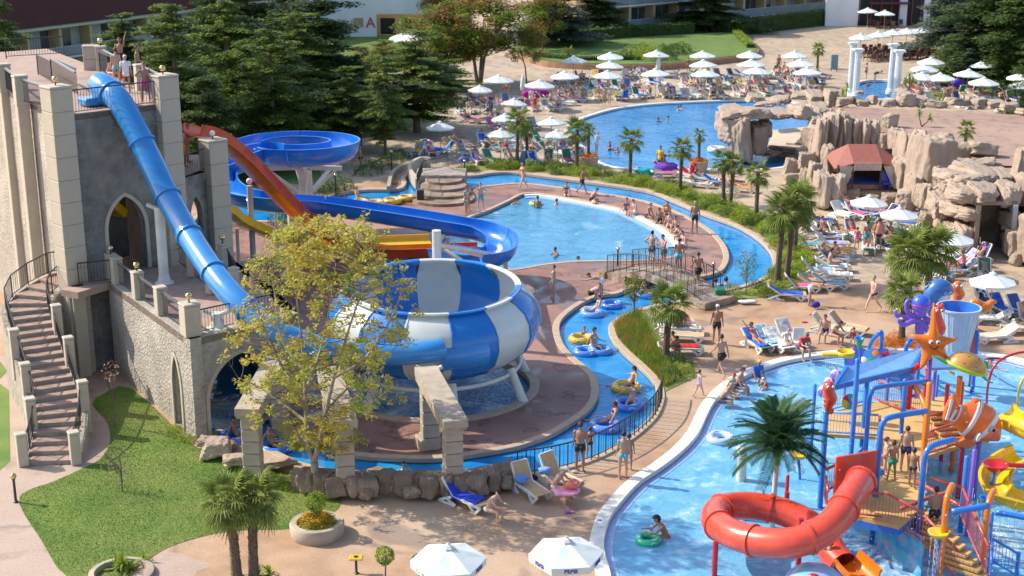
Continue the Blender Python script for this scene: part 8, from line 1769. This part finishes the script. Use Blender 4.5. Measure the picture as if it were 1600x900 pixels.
for u,v in((1116,900),(1246,905),(1228,800),(1163,812)):b=G(u,v,ZW);zt=min(Pk,key=lambda p:(Vector((p.x,p.y,0))-Vector((b.x,b.y,0))).length).z-.45;MB().lathe([(.09,ZW-.1),(.09,max(.3,zt))],(b.x,b.y,0),10).build('support_post',p_red,kt,ang=40)
post(1228,790,742,.10,p_red,par=kt)
Q_=cr([G(1556,648,2.3),G(1566,662,2.2),G(1590,675,2.2),G(1640,700,2.0)],5);fy=open_flume('yellow_flume','upper yellow flume leading right behind the striped fish','water slide',Q_,p_yel,w=.5,h=.5,step=1.5)
Q_=cr([G(1600,718,1.6),G(1570,735,1.5),G(1553,757,1.3),G(1562,780,1.1),G(1600,795,.9),G(1650,800,.8)],5);fy2=open_flume('yellow_flume','lower yellow flume curling at the right edge','water slide',Q_,p_yel,w=.42,h=.4,step=1.5)
t=thing('red_basin','red spray basin above the lower yellow flume','basin',tuple(G(1556,728,2.0)));c_=G(1556,726,2.0);MB().lathe([(.001,-.22),(.25,-.18),(.40,0),(.42,.04),(.37,.03),(.2,-.12),(.001,-.16)],c_,20,caps=False).build('dish',p_red,t,smooth=True);pipe([c_-Vector((0,0,.2)),c_-Vector((.1,0,1)),Vector((c_.x-.1,c_.y,ZW))],.06,p_blue,'pole',t);pipe([c_+Vector((.3,0,0)),c_+Vector((1.2,0,-.05)),c_+Vector((2,0,0))],.08,p_red,'spout',t)
def spray(u,v,z,label,kind,mt,nm='spray_cone'):
 c_=G(u,v,z);t=thing(nm,label,'spray toy',tuple(c_),group=None)
 if kind=='cone':MB().lathe([(.03,-.42),(.20,.05)],c_,18,caps=False).build('cone',mt,t,smooth=True);MB().lathe([(.20,.05),(.225,.09),(.18,.07),(.05,-.2)],c_,18,caps=False).build('rim',p_blue,t,smooth=True)
 if kind=='dish':MB().lathe([(.001,-.10),(.25,-.08),(.30,.02),(.31,.05),(.26,.03),(.001,-.03)],c_,20,caps=False).build('dish',mt,t,smooth=True)
 if kind=='spoon':MB().lathe([(.001,-.08),(.34,-.08),(.37,.12),(.33,.12),(.30,-.02),(.001,-.03)],c_,20,caps=False).build('dish',mt,t,smooth=True);MB().box(c_+Vector((-.62,0,-.02)),(.7,.26,.12),ch=.03).build('lip',mt,t)
 pipe([c_-Vector((0,-.05,.1)),c_-Vector((-.1,-.1,.8)),Vector((c_.x+.1,c_.y+.1,ZW))],.05,p_blue,'pole',t)
 return t
spray(1343,531,2.1,'green cone sprayer with blue rim before the seated couple','cone',p_grn);spray(1541,781,2.0,'green cone sprayer left of the water curtain','cone',p_grn);spray(1466,833,1.9,'flat yellow spray dish on a blue arm','dish',p_yel,'spray_dish');spray(1321,553,2.0,'yellow spoon-shaped spout pouring a thin curtain of water','spoon',p_yel,'water_spoon')
spray(1248,711,.8,'yellow round sprayer seen through the plastic palm leaves','dish',p_yel,'spray_dish')
t=thing('colour_wheel','round wheel with red, yellow and teal sectors on a blue post','play wheel',tuple(G(1328,628,2.4)));c_=G(1330,629,2.4)+Vector((0,0,0));c_=GY(1328,628,c_.y-.9)
for k in range(8):
 a0=2*pi*k/8+.4;pts=[(0,0)]+[(.29*cos(a0+j*pi/16),.29*sin(a0+j*pi/16))for j in range(5)];MB().extr(pts,c_,(1,0,0),(0,0,1),(0,.06,0)).build('sector',(p_yel,p_teal,p_red,p_yel)[k%4],t)
MB().box(c_+Vector((0,-.02,0)),(.12,.06,.07)).build('hub',p_blue,t)
def ball(u,v,z,r,label,cols):
 t=thing('beach_ball',label,'beach ball',tuple(G(u,v,z)),group=None);c_=G(u,v,z)
 for k in range(6):
  m=MB();vs=[];
  for i in range(9):
   for j in range(4):a=2*pi*(k+j/3)/6;b=pi*i/8;vs.append(Matrix.Rotation(.5,3,'X')@Vector((r*sin(b)*cos(a),r*sin(b)*sin(a),r*cos(b)))+c_)
  m.add(vs,[(i*4+j,i*4+4+j,i*4+5+j,i*4+1+j)for i in range(8)for j in range(3)]).build('panel',cols[k%len(cols)],t,smooth=True)
ball(1288,612,2.6,.24,'lower white and blue ball cluster beside the red seahorse',(p_wht,p_vio));ball(1297,598,2.9,.22,'middle white and blue ball left of the roof',(p_wht,p_vio));ball(1307,586,3.2,.22,'top white and blue ball left of the roof',(p_wht,p_vio))
t=thing('climbing_wall','violet playground panel with coloured circles at the far pool edge','play panel',tuple(G(1355,568,0)))
panel([G(1318,566,.25),G(1340,572,.2),G(1352,545,1.2),G(1335,540,1.3)],'violet_panel',p_vio,.08,t);panel([G(1340,572,.3),G(1378,570,.3),G(1372,545,1.3),G(1352,545,1.2)],'blue_panel',p_sky,.08,t);panel([G(1376,572,.2),G(1396,560,.3),G(1388,545,1.1),G(1372,545,1.3)],'violet_panel',p_vio,.08,t)
for u,v,z,mt in((1331,556,.8,p_grn),(1368,552,1.1,p_org),(1360,563,.7,p_grn),(1383,554,.95,p_red),(1349,562,.7,p_wht)):MB().lathe([(.15,.0),(.15,.03),(.1,.05)],G(u,v,z+.12)+Vector((0,-.05,0)),14,mt=Matrix.Rotation(R(40),4,'X')).build('disc',mt,t,ang=40)
pipe([G(1355,572,ZW),G(1359,540,1.4),G(1372,522,2.2),G(1378,524,2.1),G(1374,575,ZW)],.09,p_blue,'frame_pipe',t);pipe([G(1418,575,ZW),G(1416,545,1.6),G(1424,530,2.0),G(1436,535,1.9),G(1436,570,.4)],.09,p_blue,'frame_pipe',t)
for nm,P_,mt,lb in(('spray_arch',[G(1541,640,ZW),G(1545,595,1.5),G(1560,565,2.3),G(1600,550,2.6),G(1640,560,2.4)],p_red,'thin red spray arch at the right picture edge'),('spray_arch',[G(1590,650,ZW),G(1592,610,1.5),G(1604,590,2.0),G(1640,600,1.8)],p_yel,'thin yellow spray arch at the right picture edge'),('spray_bar',[G(1536,575,ZW),G(1537,562,.9),G(1560,560,1.1),G(1570,562,.9)],p_red,'short red spray bar before the far pool side bathers')):
 t=thing(nm,lb,'spray pipe',tuple(P_[0]),group=None);pipe(P_,.05,mt,'pipe',t)
t=thing('mushroom_column','pale column fountain standing in the pool left of the red spiral','fountain',tuple(G(1158,752,ZW)));b=G(1158,750,ZW);MB().lathe([(.18,ZW),(.17,ZY(702,b.y))],(b.x,b.y,0),18).build('column',paint('cream',(.72,.72,.55)),t,ang=40);MB().lathe([(.17,0),(.24,.04),(.001,.12)],(b.x,b.y,ZY(702,b.y)),18,caps=False).build('head',p_wht,t,smooth=True)
t=thing('printed_ball','large pale blue ball with coloured fish print at the bottom edge','play ball',tuple(G(1270,930,ZW)));b=G(1272,930,.3);MB().ball(b,1.0,30,sq=(1,1,.95)).build('ball',pm('ball_print',(.40,.55,.80),(.30,.30,.70),1.6,.3,c3=(.10,.55,.45),scale2=2.2,coat=.3),t,smooth=True)
for a,e,mt in((-1.2,.9,p_teal),(-1.7,.8,p_vio),(-.8,.7,p_org),(-1.9,1.1,p_red),(-1.4,.5,p_yel)):d=Vector((cos(a)*cos(e),sin(a)*cos(e),sin(e)*.95));MB().ball(b+d*.97,.16,12,sq=(1,.4,.7),mt=Matrix.Rotation(a+1.57,4,'Z')@Matrix.Rotation(-e,4,'X')).build('print_fish',mt,t,smooth=True)
for u,v,ps,rz,sk,w_,lb,H_ in((1392,752,'kid',200,'tan',M_('green'),'child in green shorts on the play deck',1.35),(1413,738,'stand',170,'mid',M_('navy'),'boy in navy shorts standing on the play deck',1.55),(1424,762,'kid',150,'tan',S_('navy'),'smaller boy in dark briefs beside the boy in navy',1.3),(1382,742,'kid',90,'fair',S_('pink'),'pale child at the rail of the play deck',1.25)):stand(u,v,ps,rz,lb,skin=sk,hair='brown',wear=w_,H_=H_,z=ZK)
stand(1457,840,'stand',185,'tanned boy in black shorts climbing the yellow steps',skin='tan',hair='black',wear=M_('black'),H_=1.62,z=.75)
t=person(G(1302,868,.35),'lie',F(150),'person sliding out of the mouth of the red spiral slide',skin='tan',hair='black',wear=M_('black'),ground=False,H_=1.5)
m_fall=pm('falling_water',(.85,.90,.95),None,rough=.15,spec=.6);r_=random.Random(8)
def falls(name,label,a,b,n,z1,w=.012,j=.05,drop=.5):
 t=MB()
 for k in range(n):
  p=a.lerp(b,(k+.5)/n+r_.uniform(-.3,.3)/n);z=p.z
  x,y=p.x+r_.uniform(-j,j),p.y+r_.uniform(-j,j);L_=r_.uniform(.15,.5)
  while z>z1:
   dz=r_.uniform(.08,L_);t.beam((x,y,z),(x+r_.uniform(-.01,.01),y,max(z1,z-dz)),w,w);z-=dz+r_.uniform(.02,.14)*drop*2
 o=t.build(name,m_fall);tag(o,label,'falling water',kind='stuff')
falls('water_curtain','curtain of thin water streams at the right edge',G(1556,800,1.35),G(1625,812,1.35),26,ZW);falls('water_curtain','thin water curtain falling from the yellow spoon',G(1290,556,1.85),G(1312,556,1.85),14,ZW,.01);falls('water_curtain','streams under the flat yellow dish',G(1457,838,1.8),G(1474,838,1.8),8,.1,.01);falls('water_curtain','streams falling in front of the upper yellow flume',G(1520,760,1.6),G(1550,850,1.2),12,ZW,.012);falls('water_curtain','streams falling from the red spray bar',G(1556,560,1.0),G(1572,562,.9),5,ZW,.012)
falls('water_curtain','streams dripping under the left blue deck edge',G(1285,680,1.4),G(1368,686,1.4),14,ZW,.008)
m=MB()
for cu,cv,su,sv,n,zz in((1440,800,60,60,220,1.2),(1560,820,40,60,260,.8),(1330,700,40,60,120,1.0),(1500,640,40,40,120,1.6),(1330,860,60,40,120,.2),(1200,740,80,40,70,.1)):
 for k in range(n):p=G(cu+r_.gauss(0,su*.5),cv+r_.gauss(0,sv*.5),abs(r_.gauss(0,zz)));s_=r_.uniform(.008,.022);m.add([p+Vector((s_,0,0)),p+Vector((-s_*.5,s_,0)),p+Vector((-s_*.5,-s_,0)),p+Vector((0,0,s_*1.6))],[(0,1,2),(0,3,1),(1,3,2),(2,3,0)])
tag(m.build('spray_drops',m_fall),'flying drops of spray around the play structure','spray',kind='stuff')
fm=cr(LG([(1300,800),(1360,790),(1430,850),(1500,900),(1600,860),(1640,760),(1560,720),(1520,800),(1450,800),(1380,770),(1320,775)]),4,True);fm2=ccw([Vector((p.x,p.y,0))for p in fm])
for u,v,w_ in((1350,870,1.3),(1570,850,1.6),(1440,900,1.4)):
 c_=G(u,v,ZW);lp=[c_+Vector((cos(a)*w_*(1+.25*sin(3*a+u)),sin(a)*w_*(1+.2*cos(2*a+v)),0))for a in[2*pi*k/24 for k in range(24)]];sheet('splash_foam',lp,[],ZW+.006+(u%7)*.003,m_foamk if 'm_foamk' in globals()else(m_foamk:=watermat('splash_foam',(.10,.34,.62),(.22,.48,.72),1.2,(.72,.82,.88),1.6,.46,bump=1.0,chop=6.0)))
